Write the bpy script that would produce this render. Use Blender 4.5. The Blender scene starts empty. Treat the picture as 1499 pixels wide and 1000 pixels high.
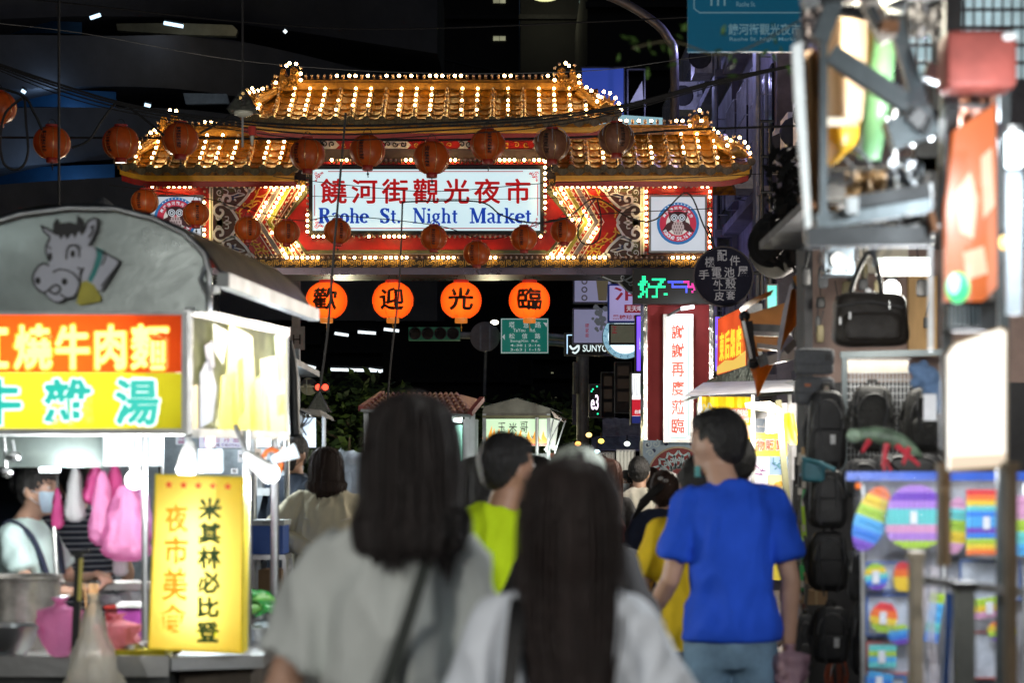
import bpy, math, random
from mathutils import Vector, Matrix, noise
R = math.radians
random.seed(7)
SC = bpy.context.scene
COL = SC.collection
F = 3000.0          # focal length in photograph pixels
CAMZ = 1.53

# ------------------------------------------------------------------ camera, world, moon, exposure
cam = bpy.data.cameras.new('camera'); camo = bpy.data.objects.new('camera', cam); COL.objects.link(camo)
camo.location = (0, 0, CAMZ); camo.rotation_euler = (R(90), 0, 0)
cam.sensor_width = 36; cam.lens = 36 * F / 1499
cam.shift_y = (702 - 500) / 1499; cam.clip_start = .1; cam.clip_end = 2000
cam.dof.use_dof = True; cam.dof.focus_distance = 30.6; cam.dof.aperture_fstop = 3.4
SC.camera = camo
W = bpy.data.worlds.new('World'); SC.world = W; W.use_nodes = True
wn = W.node_tree.nodes; wl = W.node_tree.links
sky = wn.new('ShaderNodeTexSky'); sky.sky_type = 'NISHITA'; sky.sun_disc = False
MOON_E, MOON_R = R(35), R(205)
sky.sun_elevation = MOON_E; sky.sun_rotation = MOON_R
wn['Background'].inputs[1].default_value = 0.0034
wl.new(sky.outputs[0], wn['Background'].inputs[0])
sun = bpy.data.lights.new('moon', 'SUN'); sun.energy = .035; sun.angle = R(12); sun.color = (.85, .92, 1)
suno = bpy.data.objects.new('moon', sun); COL.objects.link(suno)
d_ = Vector((math.sin(MOON_R) * math.cos(MOON_E), math.cos(MOON_R) * math.cos(MOON_E), math.sin(MOON_E)))
suno.rotation_euler = d_.to_track_quat('Z', 'Y').to_euler(); suno.location = (0, -20, 30)
vs = SC.view_settings; vs.view_transform = 'Standard'; vs.look = 'None'; vs.exposure = 0; vs.gamma = 1
vs.use_curve_mapping = False
SC.cycles.use_denoising = True
SC.cycles.max_bounces = 6; SC.cycles.diffuse_bounces = 3; SC.cycles.glossy_bounces = 3
SC.cycles.transmission_bounces = 4; SC.cycles.transparent_max_bounces = 12
SC.cycles.caustics_reflective = False; SC.cycles.caustics_refractive = False
SC.cycles.sample_clamp_indirect = 3.0
SC.cycles.use_light_tree = True

# ------------------------------------------------------------------ helpers
def P(px, py, Y):
    return Vector(((px - 749.5) * Y / F, Y, CAMZ + (702 - py) * Y / F))
def lerp(a, b, t): return a + (b - a) * t
def tag(o, label=None, cat=None, group=None, kind=None):
    if label: o['label'] = label
    if cat: o['category'] = cat
    if group: o['group'] = group
    if kind: o['kind'] = kind
    return o
def thing(name, loc, label, cat, group=None, rz=0):
    o = bpy.data.objects.new(name, None); COL.objects.link(o)
    o.location = loc; o.rotation_euler = (0, 0, rz); o.empty_display_size = .1
    return tag(o, label, cat, group)
def origin(o):
    v = Vector((0, 0, 0))
    while o is not None:
        v += Vector(o.location); o = o.parent
    return v

_m = {}
def M(name, col=(.5, .5, .5), rough=.6, metal=0, emit=0, ecol=None, var=.18, scale=6, bump=.15, stretch=(1, 1, 1),
      trans=0, alpha=1, bscale=None, coat=0, sub=0):
    """procedural material: base colour broken up by noise, fine bump, roughness wear"""
    if name in _m: return _m[name]
    m = bpy.data.materials.new(name); m.use_nodes = True; _m[name] = m
    nt = m.node_tree; n = nt.nodes; l = nt.links; b = n['Principled BSDF']
    b.inputs['Base Color'].default_value = (*col, 1); b.inputs['Roughness'].default_value = rough
    b.inputs['Metallic'].default_value = metal; b.inputs['Alpha'].default_value = alpha
    b.inputs['Transmission Weight'].default_value = trans; b.inputs['Coat Weight'].default_value = coat
    if var or bump:
        tc = n.new('ShaderNodeTexCoord'); mp = n.new('ShaderNodeMapping'); mp.inputs['Scale'].default_value = stretch
        nz = n.new('ShaderNodeTexNoise'); nz.inputs['Scale'].default_value = scale; nz.inputs['Detail'].default_value = 6
        nz.inputs['Roughness'].default_value = .65
        l.new(tc.outputs['Object'], mp.inputs[0]); l.new(mp.outputs[0], nz.inputs[0])
        if var:
            rp = n.new('ShaderNodeMapRange'); rp.inputs[1].default_value = .3; rp.inputs[2].default_value = .7
            rp.inputs[3].default_value = 1 - var * 1.6; rp.inputs[4].default_value = 1 + var * .6
            l.new(nz.outputs[0], rp.inputs[0])
            mx = n.new('ShaderNodeVectorMath'); mx.operation = 'SCALE'
            mx.inputs[0].default_value = col; l.new(rp.outputs[0], mx.inputs['Scale'])
            l.new(mx.outputs[0], b.inputs['Base Color'])
            r2 = n.new('ShaderNodeMapRange'); r2.inputs[3].default_value = min(1, rough + .12); r2.inputs[4].default_value = max(.04, rough - .1)
            l.new(nz.outputs[0], r2.inputs[0]); l.new(r2.outputs[0], b.inputs['Roughness'])
        if bump:
            bp = n.new('ShaderNodeBump'); bp.inputs['Strength'].default_value = bump; bp.inputs['Distance'].default_value = .02
            if bscale:
                n2 = n.new('ShaderNodeTexNoise'); n2.inputs['Scale'].default_value = bscale; n2.inputs['Detail'].default_value = 4
                l.new(mp.outputs[0], n2.inputs[0]); l.new(n2.outputs[0], bp.inputs['Height'])
            else: l.new(nz.outputs[0], bp.inputs['Height'])
            l.new(bp.outputs[0], b.inputs['Normal'])
    if emit:
        b.inputs['Emission Color'].default_value = (*(ecol or col), 1); b.inputs['Emission Strength'].default_value = emit
    return m
def glow(name, col, s, base=.3, rough=.3, var=0, scale=5):
    """lit surface: lamp or backlit print; faint unevenness when var"""
    if name in _m: return _m[name]
    m = M(name, tuple(c * base for c in col), rough, var=0, bump=0, emit=s, ecol=col)
    if var:
        n = m.node_tree.nodes; l = m.node_tree.links
        tc = n.new('ShaderNodeTexCoord'); nz = n.new('ShaderNodeTexNoise'); nz.inputs['Scale'].default_value = scale
        nz.inputs['Detail'].default_value = 5
        rp = n.new('ShaderNodeMapRange'); rp.inputs[1].default_value = .3; rp.inputs[2].default_value = .7
        rp.inputs[3].default_value = s * (1 - var); rp.inputs[4].default_value = s * (1 + var)
        l.new(tc.outputs['Object'], nz.inputs[0]); l.new(nz.outputs[0], rp.inputs[0])
        l.new(rp.outputs[0], n['Principled BSDF'].inputs['Emission Strength'])
    return m
def skin_of_light(name, col, gloss=.25, var=.08, scale=4):
    """print or paper that the lamp behind it shines through"""
    if name in _m: return _m[name]
    m = bpy.data.materials.new(name); m.use_nodes = True; _m[name] = m
    n = m.node_tree.nodes; l = m.node_tree.links; n.clear()
    out = n.new('ShaderNodeOutputMaterial'); t = n.new('ShaderNodeBsdfTranslucent'); p = n.new('ShaderNodeBsdfPrincipled')
    mix = n.new('ShaderNodeMixShader'); mix.inputs[0].default_value = gloss
    tc = n.new('ShaderNodeTexCoord'); nz = n.new('ShaderNodeTexNoise'); nz.inputs['Scale'].default_value = scale
    rp = n.new('ShaderNodeMapRange'); rp.inputs[3].default_value = 1 - 2 * var; rp.inputs[4].default_value = 1 + var
    vm = n.new('ShaderNodeVectorMath'); vm.operation = 'SCALE'; vm.inputs[0].default_value = col
    l.new(tc.outputs['Object'], nz.inputs[0]); l.new(nz.outputs[0], rp.inputs[0]); l.new(rp.outputs[0], vm.inputs['Scale'])
    l.new(vm.outputs[0], t.inputs[0]); l.new(vm.outputs[0], p.inputs['Base Color']); p.inputs['Roughness'].default_value = .4
    l.new(t.outputs[0], mix.inputs[1]); l.new(p.outputs[0], mix.inputs[2]); l.new(mix.outputs[0], out.inputs[0])
    return m
def film(name, col, opac=.45, rough=.15):
    """thin plastic bag: part clear, part translucent, part gloss"""
    if name in _m: return _m[name]
    m = bpy.data.materials.new(name); m.use_nodes = True; _m[name] = m
    n = m.node_tree.nodes; l = m.node_tree.links; n.clear()
    out = n.new('ShaderNodeOutputMaterial'); t = n.new('ShaderNodeBsdfTranslucent'); p = n.new('ShaderNodeBsdfPrincipled')
    tr = n.new('ShaderNodeBsdfTransparent'); m1 = n.new('ShaderNodeMixShader'); m2 = n.new('ShaderNodeMixShader')
    t.inputs[0].default_value = (*col, 1); p.inputs['Base Color'].default_value = (*col, 1); p.inputs['Roughness'].default_value = rough
    tr.inputs[0].default_value = (*[lerp(1, c, .5) for c in col], 1)
    nz = n.new('ShaderNodeTexNoise'); nz.inputs['Scale'].default_value = 26; nz.inputs['Detail'].default_value = 5
    tc = n.new('ShaderNodeTexCoord'); l.new(tc.outputs['Object'], nz.inputs[0])
    bp = n.new('ShaderNodeBump'); bp.inputs['Strength'].default_value = 1; bp.inputs['Distance'].default_value = .04
    l.new(nz.outputs[0], bp.inputs['Height']); l.new(bp.outputs[0], p.inputs['Normal'])
    m1.inputs[0].default_value = .5; l.new(t.outputs[0], m1.inputs[1]); l.new(p.outputs[0], m1.inputs[2])
    m2.inputs[0].default_value = opac; l.new(tr.outputs[0], m2.inputs[1]); l.new(m1.outputs[0], m2.inputs[2])
    l.new(m2.outputs[0], out.inputs[0])
    return m

class MB:
    def __init__(s): s.v = []; s.f = []; s.mi = []; s.m = 0
    def add(s, vs, fs):
        k = len(s.v); s.v += [Vector(v) for v in vs]
        for f in fs: s.f.append([i + k for i in f]); s.mi.append(s.m)
    def box(s, c, sz, rz=0, rot=None, tap=1):
        c = Vector(c); hx, hy, hz = sz[0] / 2, sz[1] / 2, sz[2] / 2
        q = rot if rot is not None else Matrix.Rotation(rz, 3, 'Z')
        vs = [c + q @ Vector((x * hx * (tap if z > 0 else 1), y * hy * (tap if z > 0 else 1), z * hz)) for z in (-1, 1) for y in (-1, 1) for x in (-1, 1)]
        s.add(vs, [(0, 2, 3, 1), (4, 5, 7, 6), (0, 1, 5, 4), (2, 6, 7, 3), (0, 4, 6, 2), (1, 3, 7, 5)])
        return s
    def bb(s, a, b):
        a = Vector(a); b = Vector(b)
        return s.box((a + b) / 2, [abs(q) for q in (b - a)])
    def beam(s, a, b, w, h=None):
        """rectangular bar from a to b"""
        a = Vector(a); b = Vector(b); d = b - a; q = d.to_track_quat('Z', 'Y').to_matrix()
        return s.box((a + b) / 2, (w, h or w, d.length), rot=q)
    def tube(s, pts, r, n=8, caps=True):
        pts = [Vector(p) for p in pts]; N = len(pts)
        rr = r if isinstance(r, (list, tuple)) else [r] * N
        t0 = (pts[1] - pts[0]).normalized(); u = t0.orthogonal().normalized(); vs = []
        for i, p in enumerate(pts):
            t = (pts[min(i + 1, N - 1)] - pts[max(i - 1, 0)]).normalized()
            u = (u - t * u.dot(t)); u = u.normalized() if u.length > 1e-6 else t.orthogonal().normalized()
            w = t.cross(u)
            vs += [p + (u * math.cos(2 * math.pi * k / n) + w * math.sin(2 * math.pi * k / n)) * rr[i] for k in range(n)]
        fs = [(i * n + k, i * n + (k + 1) % n, (i + 1) * n + (k + 1) % n, (i + 1) * n + k) for i in range(N - 1) for k in range(n)]
        if caps: fs += [tuple(range(n))[::-1], tuple((N - 1) * n + k for k in range(n))]
        s.add(vs, fs); return s
    def lathe(s, prof, c=(0, 0, 0), n=20, axis='Z', flute=0, fn=8):
        c = Vector(c); vs = []
        for r, z in prof:
            for k in range(n):
                a = 2 * math.pi * k / n; q = r * (1 - flute * (.5 + .5 * math.cos(a * fn)))
                if axis == 'Z': vs.append(c + Vector((q * math.cos(a), q * math.sin(a), z)))
                else: vs.append(c + Vector((q * math.cos(a), z, q * math.sin(a))))
        N = len(prof)
        fs = [(i * n + k, i * n + (k + 1) % n, (i + 1) * n + (k + 1) % n, (i + 1) * n + k) for i in range(N - 1) for k in range(n)]
        if axis != 'Z': fs = [f[::-1] for f in fs]
        fs += [tuple(range(n))[::-1], tuple((N - 1) * n + k for k in range(n))]
        s.add(vs, fs); return s
    def ball(s, c, r, seg=12, rings=8, rot=None):
        c = Vector(c); r = (r, r, r) if not isinstance(r, (list, tuple)) else r; vs = []
        q = rot or Matrix.Identity(3)
        vs.append(c + q @ Vector((0, 0, -r[2])))
        for i in range(1, rings):
            t = math.pi * i / rings - math.pi / 2
            for k in range(seg):
                a = 2 * math.pi * k / seg
                vs.append(c + q @ Vector((r[0] * math.cos(t) * math.cos(a), r[1] * math.cos(t) * math.sin(a), r[2] * math.sin(t))))
        vs.append(c + q @ Vector((0, 0, r[2]))); L = len(vs) - 1
        fs = [(0, 1 + (k + 1) % seg, 1 + k) for k in range(seg)]
        for i in range(rings - 2):
            b = 1 + i * seg; fs += [(b + k, b + (k + 1) % seg, b + seg + (k + 1) % seg, b + seg + k) for k in range(seg)]
        b = 1 + (rings - 2) * seg; fs += [(b + k, b + (k + 1) % seg, L) for k in range(seg)]
        s.add(vs, fs); return s
    def loft(s, rings, caps=True, closed=True):
        n = len(rings[0]); vs = [p for r in rings for p in r]; e = n if closed else n - 1
        fs = [(i * n + k, i * n + (k + 1) % n, (i + 1) * n + (k + 1) % n, (i + 1) * n + k) for i in range(len(rings) - 1) for k in range(e)]
        if caps and closed: fs += [tuple(range(n))[::-1], tuple((len(rings) - 1) * n + k for k in range(n))]
        s.add(vs, fs); return s
    def plate(s, poly, Y, t=.02, mp=None):
        """outline in photograph pixels at distance Y, solid, t metres thick behind its face"""
        a = sum(poly[i][0] * poly[(i + 1) % len(poly)][1] - poly[(i + 1) % len(poly)][0] * poly[i][1] for i in range(len(poly)))
        if a > 0: poly = poly[::-1]
        f = mp or (lambda x, y: P(x, y, Y)); n = len(poly)
        A = [f(*p) for p in poly]
        if mp:
            nn = Vector((0, 0, 0))
            for i in range(n): nn += (A[i] - A[0]).cross(A[(i + 1) % n] - A[0])
            off = -nn.normalized() * t
        else: off = Vector((0, t, 0))
        B = [p + off for p in A]
        s.add(A + B, [tuple(range(n)), tuple(range(2 * n - 1, n - 1, -1))] + [(i, i + n, (i + 1) % n + n, (i + 1) % n) for i in range(n)])
        return s
    def sheet(s, poly, Y=0, mp=None):
        f = mp or (lambda x, y: P(x, y, Y)); s.add([f(*p) for p in poly], [tuple(range(len(poly)))]); return s
    def rect(s, x0, y0, x1, y1, Y, t=.02): return s.plate([(x0, y0), (x1, y0), (x1, y1), (x0, y1)], Y, t)
    def frame(s, x0, y0, x1, y1, w, Y, t=.05):
        for q in ((x0, y0, x1, y0 + w), (x0, y1 - w, x1, y1), (x0, y0 + w, x0 + w, y1 - w), (x1 - w, y0 + w, x1, y1 - w)): s.rect(*q, Y, t)
        return s
    def disc(s, cx, cy, r, Y, t=.02, n=28, ry=None):
        ry = ry or r
        return s.plate([(cx + r * math.cos(2 * math.pi * k / n), cy + ry * math.sin(2 * math.pi * k / n)) for k in range(n)], Y, t)
    def ring(s, cx, cy, r0, r1, Y, t=.02, n=28):
        f = [P(cx + r * math.cos(2 * math.pi * k / n), cy + r * math.sin(2 * math.pi * k / n), Y + d) for r, d in ((r0, t), (r0, 0), (r1, 0), (r1, t)) for k in range(n)]
        s.add(f, [(i * n + k, (i + 1) * n + k, (i + 1) * n + (k + 1) % n, i * n + (k + 1) % n) for i in range(3) for k in range(n)])
        return s
    def ribbon(s, pts, w, Y, t=.012, mp=None):
        """flat stroke of width w px (or list) along a pixel polyline, raised t metres"""
        f = mp or (lambda x, y: P(x, y, Y)); n = len(pts); ww = w if isinstance(w, (list, tuple)) else [w] * n
        A = []; B = []
        for i, (x, y) in enumerate(pts):
            a = pts[max(i - 1, 0)]; b = pts[min(i + 1, n - 1)]; dx, dy = b[0] - a[0], b[1] - a[1]
            q = math.hypot(dx, dy) or 1; nx, ny = -dy / q * ww[i] / 2, dx / q * ww[i] / 2
            A.append(f(x + nx, y + ny)); B.append(f(x - nx, y - ny))
        o = Vector((0, -t, 0))
        if mp: o = (f(1, 0) - f(0, 0)).cross(f(0, 1) - f(0, 0)).normalized() * -t; o = o if o.y < 0 else -o
        vs = A + B + [p + o for p in A] + [p + o for p in B]
        fs = []
        for i in range(n - 1):
            fs += [(2 * n + i, 2 * n + i + 1, 3 * n + i + 1, 3 * n + i), (i, i + 1, 2 * n + i + 1, 2 * n + i), (3 * n + i, 3 * n + i + 1, n + i + 1, n + i)]
        fs += [(0, 2 * n, 3 * n, n), (n - 1, 2 * n - 1, 4 * n - 1, 3 * n - 1)]
        s.add(vs, fs); return s
    def mesh(s, name, mats, off=Vector((0, 0, 0)), smooth=False):
        me = bpy.data.meshes.new(name)
        me.from_pydata([tuple(v - off) for v in s.v], [], s.f)
        mats = mats if isinstance(mats, (list, tuple)) else [mats]
        for m in mats: me.materials.append(m)
        for p, i in zip(me.polygons, s.mi): p.material_index = i
        if smooth: me.shade_smooth()
        if smooth is True or smooth == 1:
            pass
        elif smooth: me.set_sharp_from_angle(angle=R(smooth))
        me.update(); return me
    def build(s, name, mats, parent=None, smooth=False, loc=None, **kw):
        if parent is not None:
            off = origin(parent); l = Vector((0, 0, 0))
        elif loc is not None: off = Vector(loc); l = off
        elif s.v:
            lo = Vector([min(v[i] for v in s.v) for i in range(3)]); hi = Vector([max(v[i] for v in s.v) for i in range(3)])
            off = Vector(((lo.x + hi.x) / 2, (lo.y + hi.y) / 2, lo.z)); l = off
        o = bpy.data.objects.new(name, s.mesh(name, mats, off, smooth)); COL.objects.link(o)
        o.location = l; o.parent = parent
        tag(o, kw.get('label'), kw.get('cat'), kw.get('group'), kw.get('kind'))
        return o
def inst(name, me, loc, parent, rot=(0, 0, 0), scale=(1, 1, 1)):
    o = bpy.data.objects.new(name, me); COL.objects.link(o); o.parent = parent
    o.location = Vector(loc) - origin(parent) if parent is not None else loc
    o.rotation_euler = rot; o.scale = scale; return o
def copy_tree(o, parent=None, label=None):
    c = o.copy(); COL.objects.link(c); c.parent = parent
    if label: c['label'] = label
    for ch in [q for q in KIDS(o)]: copy_tree(ch, c)
    return c
def KIDS(o): return [q for q in bpy.data.objects if q.parent == o]
def lamp(name, loc, watt, col=(1, .95, .85), r=.05, parent=None, typ='POINT', size=None, rot=None):
    L = bpy.data.lights.new(name, typ); L.energy = watt; L.color = col
    if typ == 'POINT': L.shadow_soft_size = r
    else: L.shape = 'RECTANGLE'; L.size, L.size_y = size
    o = bpy.data.objects.new(name, L); COL.objects.link(o)
    o.location = Vector(loc) - (origin(parent) if parent is not None else Vector((0, 0, 0))); o.parent = parent
    if rot: o.rotation_euler = rot
    return o

_txt = {}
def glyphs(s, bold=0.0, ext=.02, spacing=1.0):
    k = (s, bold, ext, spacing)
    if k in _txt: return _txt[k]
    cu = bpy.data.curves.new('t', 'FONT'); cu.body = s; cu.offset = bold; cu.extrude = ext / 2; cu.resolution_u = 4
    cu.space_character = spacing; cu.align_x = 'CENTER'
    o = bpy.data.objects.new('t', cu); COL.objects.link(o)
    bpy.context.view_layer.update()
    dg = bpy.context.evaluated_depsgraph_get(); me = bpy.data.meshes.new_from_object(o.evaluated_get(dg))
    vs = [v.co.copy() for v in me.vertices]; fs = [tuple(p.vertices) for p in me.polygons]
    bpy.data.objects.remove(o); bpy.data.curves.remove(cu); bpy.data.meshes.remove(me)
    if not vs: vs = [Vector((0, 0, 0)), Vector((1, 0, 0)), Vector((0, 1, 0))]
    _txt[k] = (vs, fs); return _txt[k]
def put_text(mb, s, x0, y0, x1, y1, Y, t=.01, bold=.0, shear=0, mp=None, spacing=1.0, rough=0, turn=0):
    """letters fitted to a pixel box standing t metres proud of distance Y"""
    vs, fs = glyphs(s, bold, .1, spacing)
    lx = min(v.x for v in vs); hx = max(v.x for v in vs); ly = min(v.y for v in vs); hy = max(v.y for v in vs)
    f = mp or (lambda x, y: P(x, y, Y))
    if mp: nn = (f(x1, y0) - f(x0, y0)).cross(f(x0, y1) - f(x0, y0)).normalized(); nn = nn if nn.y < 0 else -nn
    else: nn = Vector((0, -1, 0))
    out = []; cx, cy = (x0 + x1) / 2, (y0 + y1) / 2; ct, st = math.cos(turn), math.sin(turn)
    for v in vs:
        a = (v.x - lx) / max(hx - lx, 1e-6); b = (v.y - ly) / max(hy - ly, 1e-6)
        x = lerp(x0, x1, a) + shear * (b - .5) * (y1 - y0); y = lerp(y1, y0, b)
        if rough:
            x += noise.noise(Vector((x * .35, y * .35, 1))) * rough; y += noise.noise(Vector((x * .35, y * .35, 9))) * rough
        if turn: x, y = cx + (x - cx) * ct - (y - cy) * st, cy + (x - cx) * st + (y - cy) * ct
        out.append(f(x, y) + nn * ((v.z + .05) / .1 * t + .002))
    mb.add(out, fs); return mb
def spiral(cx, cy, r, turns=1.4, start=0, d=1, r0=.15, n=16):
    return [(cx + r * lerp(1, r0, k / n) * math.cos(start + d * turns * 2 * math.pi * k / n), cy + r * lerp(1, r0, k / n) * math.sin(start + d * turns * 2 * math.pi * k / n)) for k in range(n + 1)]
def smoothpts(pts, n=5):
    """Catmull-Rom through the points"""
    out = []; L = len(pts)
    for i in range(L - 1):
        p0, p1, p2, p3 = pts[max(i - 1, 0)], pts[i], pts[i + 1], pts[min(i + 2, L - 1)]
        for k in range(n):
            t = k / n
            out.append(tuple(.5 * ((2 * p1[j]) + (-p0[j] + p2[j]) * t + (2 * p0[j] - 5 * p1[j] + 4 * p2[j] - p3[j]) * t * t + (-p0[j] + 3 * p1[j] - 3 * p2[j] + p3[j]) * t ** 3) for j in range(len(p1))))
    out.append(tuple(pts[-1])); return out
def sphere_mesh(name, r, mats, seg=8, rings=6): return MB().ball((0, 0, 0), r, seg, rings).mesh(name, mats, smooth=True)

# ------------------------------------------------------------------ shared materials
STEEL = M('stainless_steel', (.55, .57, .58), .32, 1, var=.15, scale=5, bump=.12)
STEEL_D = M('dull_steel', (.3, .32, .33), .5, .8, var=.25, scale=8)
BLACK = M('black_rubber', (.012, .012, .013), .6, var=.1, bump=.05)
DARKMET = M('dark_painted_metal', (.03, .032, .036), .45, .3, var=.3, scale=9)
GREYMET = M('grey_painted_metal', (.22, .23, .24), .45, .2, var=.25, scale=7)
WHITEP = M('white_paint', (.75, .76, .76), .4, var=.15, scale=5, bump=.08)
GOLD = M('gilded_plaster', (.42, .21, .035), .38, .25, var=.35, scale=14, bump=.3)
GOLD2 = M('gold_leaf_trim', (.55, .33, .07), .35, .5, var=.3, scale=20, bump=.2)
TILE = M('glazed_yellow_tile', (.40, .155, .01), .28, 0, var=.6, scale=11, bump=.35, coat=.4)
TILEEND = M('weathered_tile_end', (.16, .12, .055), .6, var=.4, scale=20, bump=.4)
RED = M('lacquer_red', (.42, .012, .01), .38, var=.2, scale=6, bump=.1, coat=.2)
NAVY = M('navy_paint', (.012, .016, .05), .5, var=.3)
BULB_ON = glow('bulb_lit', (1, .62, .22), 50, 1)
BULB_OFF = M('bulb_unlit', (.45, .36, .32), .15, var=.2, scale=40, bump=0, coat=.5)
SOCKET = M('bulb_socket', (.22, .12, .05), .5, .4)
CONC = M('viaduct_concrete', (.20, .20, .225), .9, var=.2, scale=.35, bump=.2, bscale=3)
# ================================================================== GROUND
GROUND = MB().bb((-60, -10, -.02), (60, 400, 0)).build('street_asphalt', M('wet_asphalt', (.045, .045, .048), .45, var=.35, scale=3, bump=.3, bscale=60), kind='structure', loc=(0, 0, 0))
mb = MB(); mb.bb((2.75, -5, 0), (6, 26, .12)); mb.build('right_pavement', M('pavement_tile', (.22, .2, .18), .6, var=.3, scale=5), kind='structure', loc=(0, 0, 0))
mb = MB(); mb.bb((-.06, 34, 0.004), (.06, 60, .008)); mb.build('lane_marking', M('road_paint', (.7, .7, .68), .6), kind='structure', loc=(0, 0, 0))

# ================================================================== NIGHT MARKET GATE
GY = 31.0
gate = thing('market_gate', (0, GY + .4, 0), 'ornate red and gold night market gateway with bulb-studded tiled roofs and lit sign', 'gate')
def gp(name, mb, mats, smooth=False, parent=None, **kw): return mb.build(name, mats, parent or gate, smooth, **kw)
mb = MB(); mb.rect(213, 262, 1043, 392, GY + .02, .75); gp('beam_box', mb, [RED])
mb = MB(); mb.rect(430, 232, 818, 262, GY + .06, .6); mb.rect(440, 178, 812, 232, GY + .25, .5); gp('upper_wall', mb, M('upper_wall_paint', (.05, .045, .07), .6, var=.3))
for a_ in (305, 800): gp('navy_fascia', MB().rect(a_, 248, a_ + 142, 263, GY - .01, .1), NAVY)
for a_, b_ in ((213, 304.9), (942.1, 1043)): gp('red_fascia', MB().rect(a_, 248, b_, 263, GY - .01, .1), RED)
SOFF = M('polished_soffit', (.22, .19, .25), .28, .8, var=.15, scale=2)
mb = MB(); mb.rect(305, 392, 1043, 402, GY - .12, .95); mb.rect(213, 392, 304.6, 402, GY - .12, .95); gp('soffit_beam', mb, SOFF)
# side painted panels
GB = M('panel_brown_ground', (.1, .055, .05), .5, var=.15); OL = M('panel_olive', (.09, .10, .045), .5); PB = M('panel_cloud_blue', (.58, .66, .74), .5, var=.1, scale=10)
LIME = M('chevron_green', (.28, .30, .05), .45, var=.15); SLATE = M('chevron_slate', (.17, .17, .22), .45, var=.15); ORG = M('chevron_orange', (.42, .075, .02), .45, var=.2)
YEL = M('arabesque_yellow', (.65, .40, .06), .45, var=.15); WHT = M('painted_white_line', (.72, .72, .68), .5, var=.1); CRIM = M('chevron_red_line', (.5, .02, .02), .4)
BLU = M('panel_blue', (.03, .07, .22), .5)
def side_panel(mir):
    fx = (lambda x: 1252 - x) if mir else (lambda x: x)
    root = MB(); root.plate([(fx(312), 272), (fx(452), 272), (fx(452), 377), (fx(312), 377)], GY, .05)
    pan = gp('painted_panel', root, RED)
    cp = lambda pts: [(fx(300 + x / 7.69), 255 + y / 7.69) for x, y in pts]
    def both(pts): return [cp(pts), cp([(x, 1090 - y) for x, y in pts])]
    mb = MB()
    mb.plate([(fx(312), 272), (fx(366), 272), (fx(372), 276), (fx(360), 292), (fx(344), 305), (fx(350), 322), (fx(346), 338), (fx(352), 352), (fx(366), 366), (fx(372), 377), (fx(312), 377)], GY - .004, .02)
    gp('brown_ground', mb, GB, parent=pan)
    mb = MB()
    main = [[(505, 148), (500, 205), (455, 275), (395, 335), (340, 378), (285, 380), (232, 352), (202, 305), (212, 255), (250, 238), (285, 262), (280, 300), (250, 300)],
            [(340, 378), (250, 350), (160, 340), (108, 380), (108, 440), (160, 478), (200, 455), (200, 410), (165, 400)],
            [(285, 380), (330, 440), (372, 520), (345, 545)], [(560, 150), (520, 190), (470, 180), (455, 155)]]
    for st in main:
        for q in both(st): mb.ribbon(smoothpts(q, 4), [3.6] * 3 + [3.6] * (4 * (len(st) - 1) - 2), GY - .014, .03)
    thin = [[(210, 225), (300, 240), (380, 215), (450, 228), (400, 245), (330, 262)], [(330, 290), (350, 300), (340, 280), (330, 290)],
            [(120, 470), (150, 510), (190, 490)], [(205, 545), (250, 530), (300, 545)], [(225, 480), (262, 480), (262, 515), (235, 520)], [(200, 160), (260, 190), (250, 230)], [(270, 150), (330, 160), (350, 200)]]
    for st in thin:
        for q in both(st): mb.ribbon(smoothpts(q, 4), 1.3, GY - .014, .026)
    for cx, cy, r in ((165, 205, 38), (170, 285, 28), (150, 490, 30), (390, 190, 26)):
        for yy in (cy, 1090 - cy):
            c = cp([(cx, yy)])[0]; mb.ribbon(spiral(c[0], c[1], r / 7.69, 1.2, 1, -1 if mir else 1), 1.1, GY - .014, .022)
    gp('cloud_scroll', mb, PB, parent=pan, kind='stuff')
    mb = MB()
    for cx, cy, rx, ry in ((170, 210, 42, 50), (300, 175, 70, 26), (165, 530, 38, 60), (160, 800, 40, 40), (260, 545, 40, 25)):
        for yy in ({cy, 1090 - cy}):
            c = cp([(cx, yy)])[0]; mb.disc(c[0], c[1], rx / 7.69, GY - .008, .02, 14, ry / 7.69)
    gp('olive_leaf', mb, OL, parent=pan, kind='stuff')
    mb = MB()
    for st in ([(300, 235), (340, 262), (375, 245), (365, 225)], [(310, 800), (350, 850), (380, 840)]):
        for q in both(st): mb.ribbon(smoothpts(q, 3), 2.6, GY - .010, .016)
    gp('blue_leaf', mb, BLU, parent=pan, kind='stuff')
    mb = MB()
    ar = [[(400, 490), (390, 420), (440, 370), (520, 320), (570, 250), (610, 170), (640, 150)], [(520, 320), (600, 300), (630, 320)], [(570, 250), (640, 250), (700, 210), (720, 165)],
          [(640, 240), (670, 270), (655, 285)], [(600, 215), (570, 205), (575, 180)], [(440, 370), (430, 330), (460, 330)], [(470, 350), (520, 370), (590, 330)], [(480, 430), (500, 400), (520, 380)],
          [(520, 780), (600, 800), (640, 860), (700, 930)], [(560, 880), (620, 870), (650, 830)], [(620, 850), (680, 870), (720, 860)], [(640, 900), (650, 930)], [(345, 420), (375, 440), (420, 440)], [(540, 345), (520, 300), (550, 290)]]
    for st in ar:
        for q in both(st) if st[0][1] < 600 else [cp(st)]:
            n = 4 * (len(st) - 1) + 1; mb.ribbon(smoothpts(q, 4), [lerp(2.1, 1.0, i / n) for i in range(n)], GY - .012, .02)
    gp('golden_arabesque', mb, YEL, parent=pan, kind='stuff')
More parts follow.
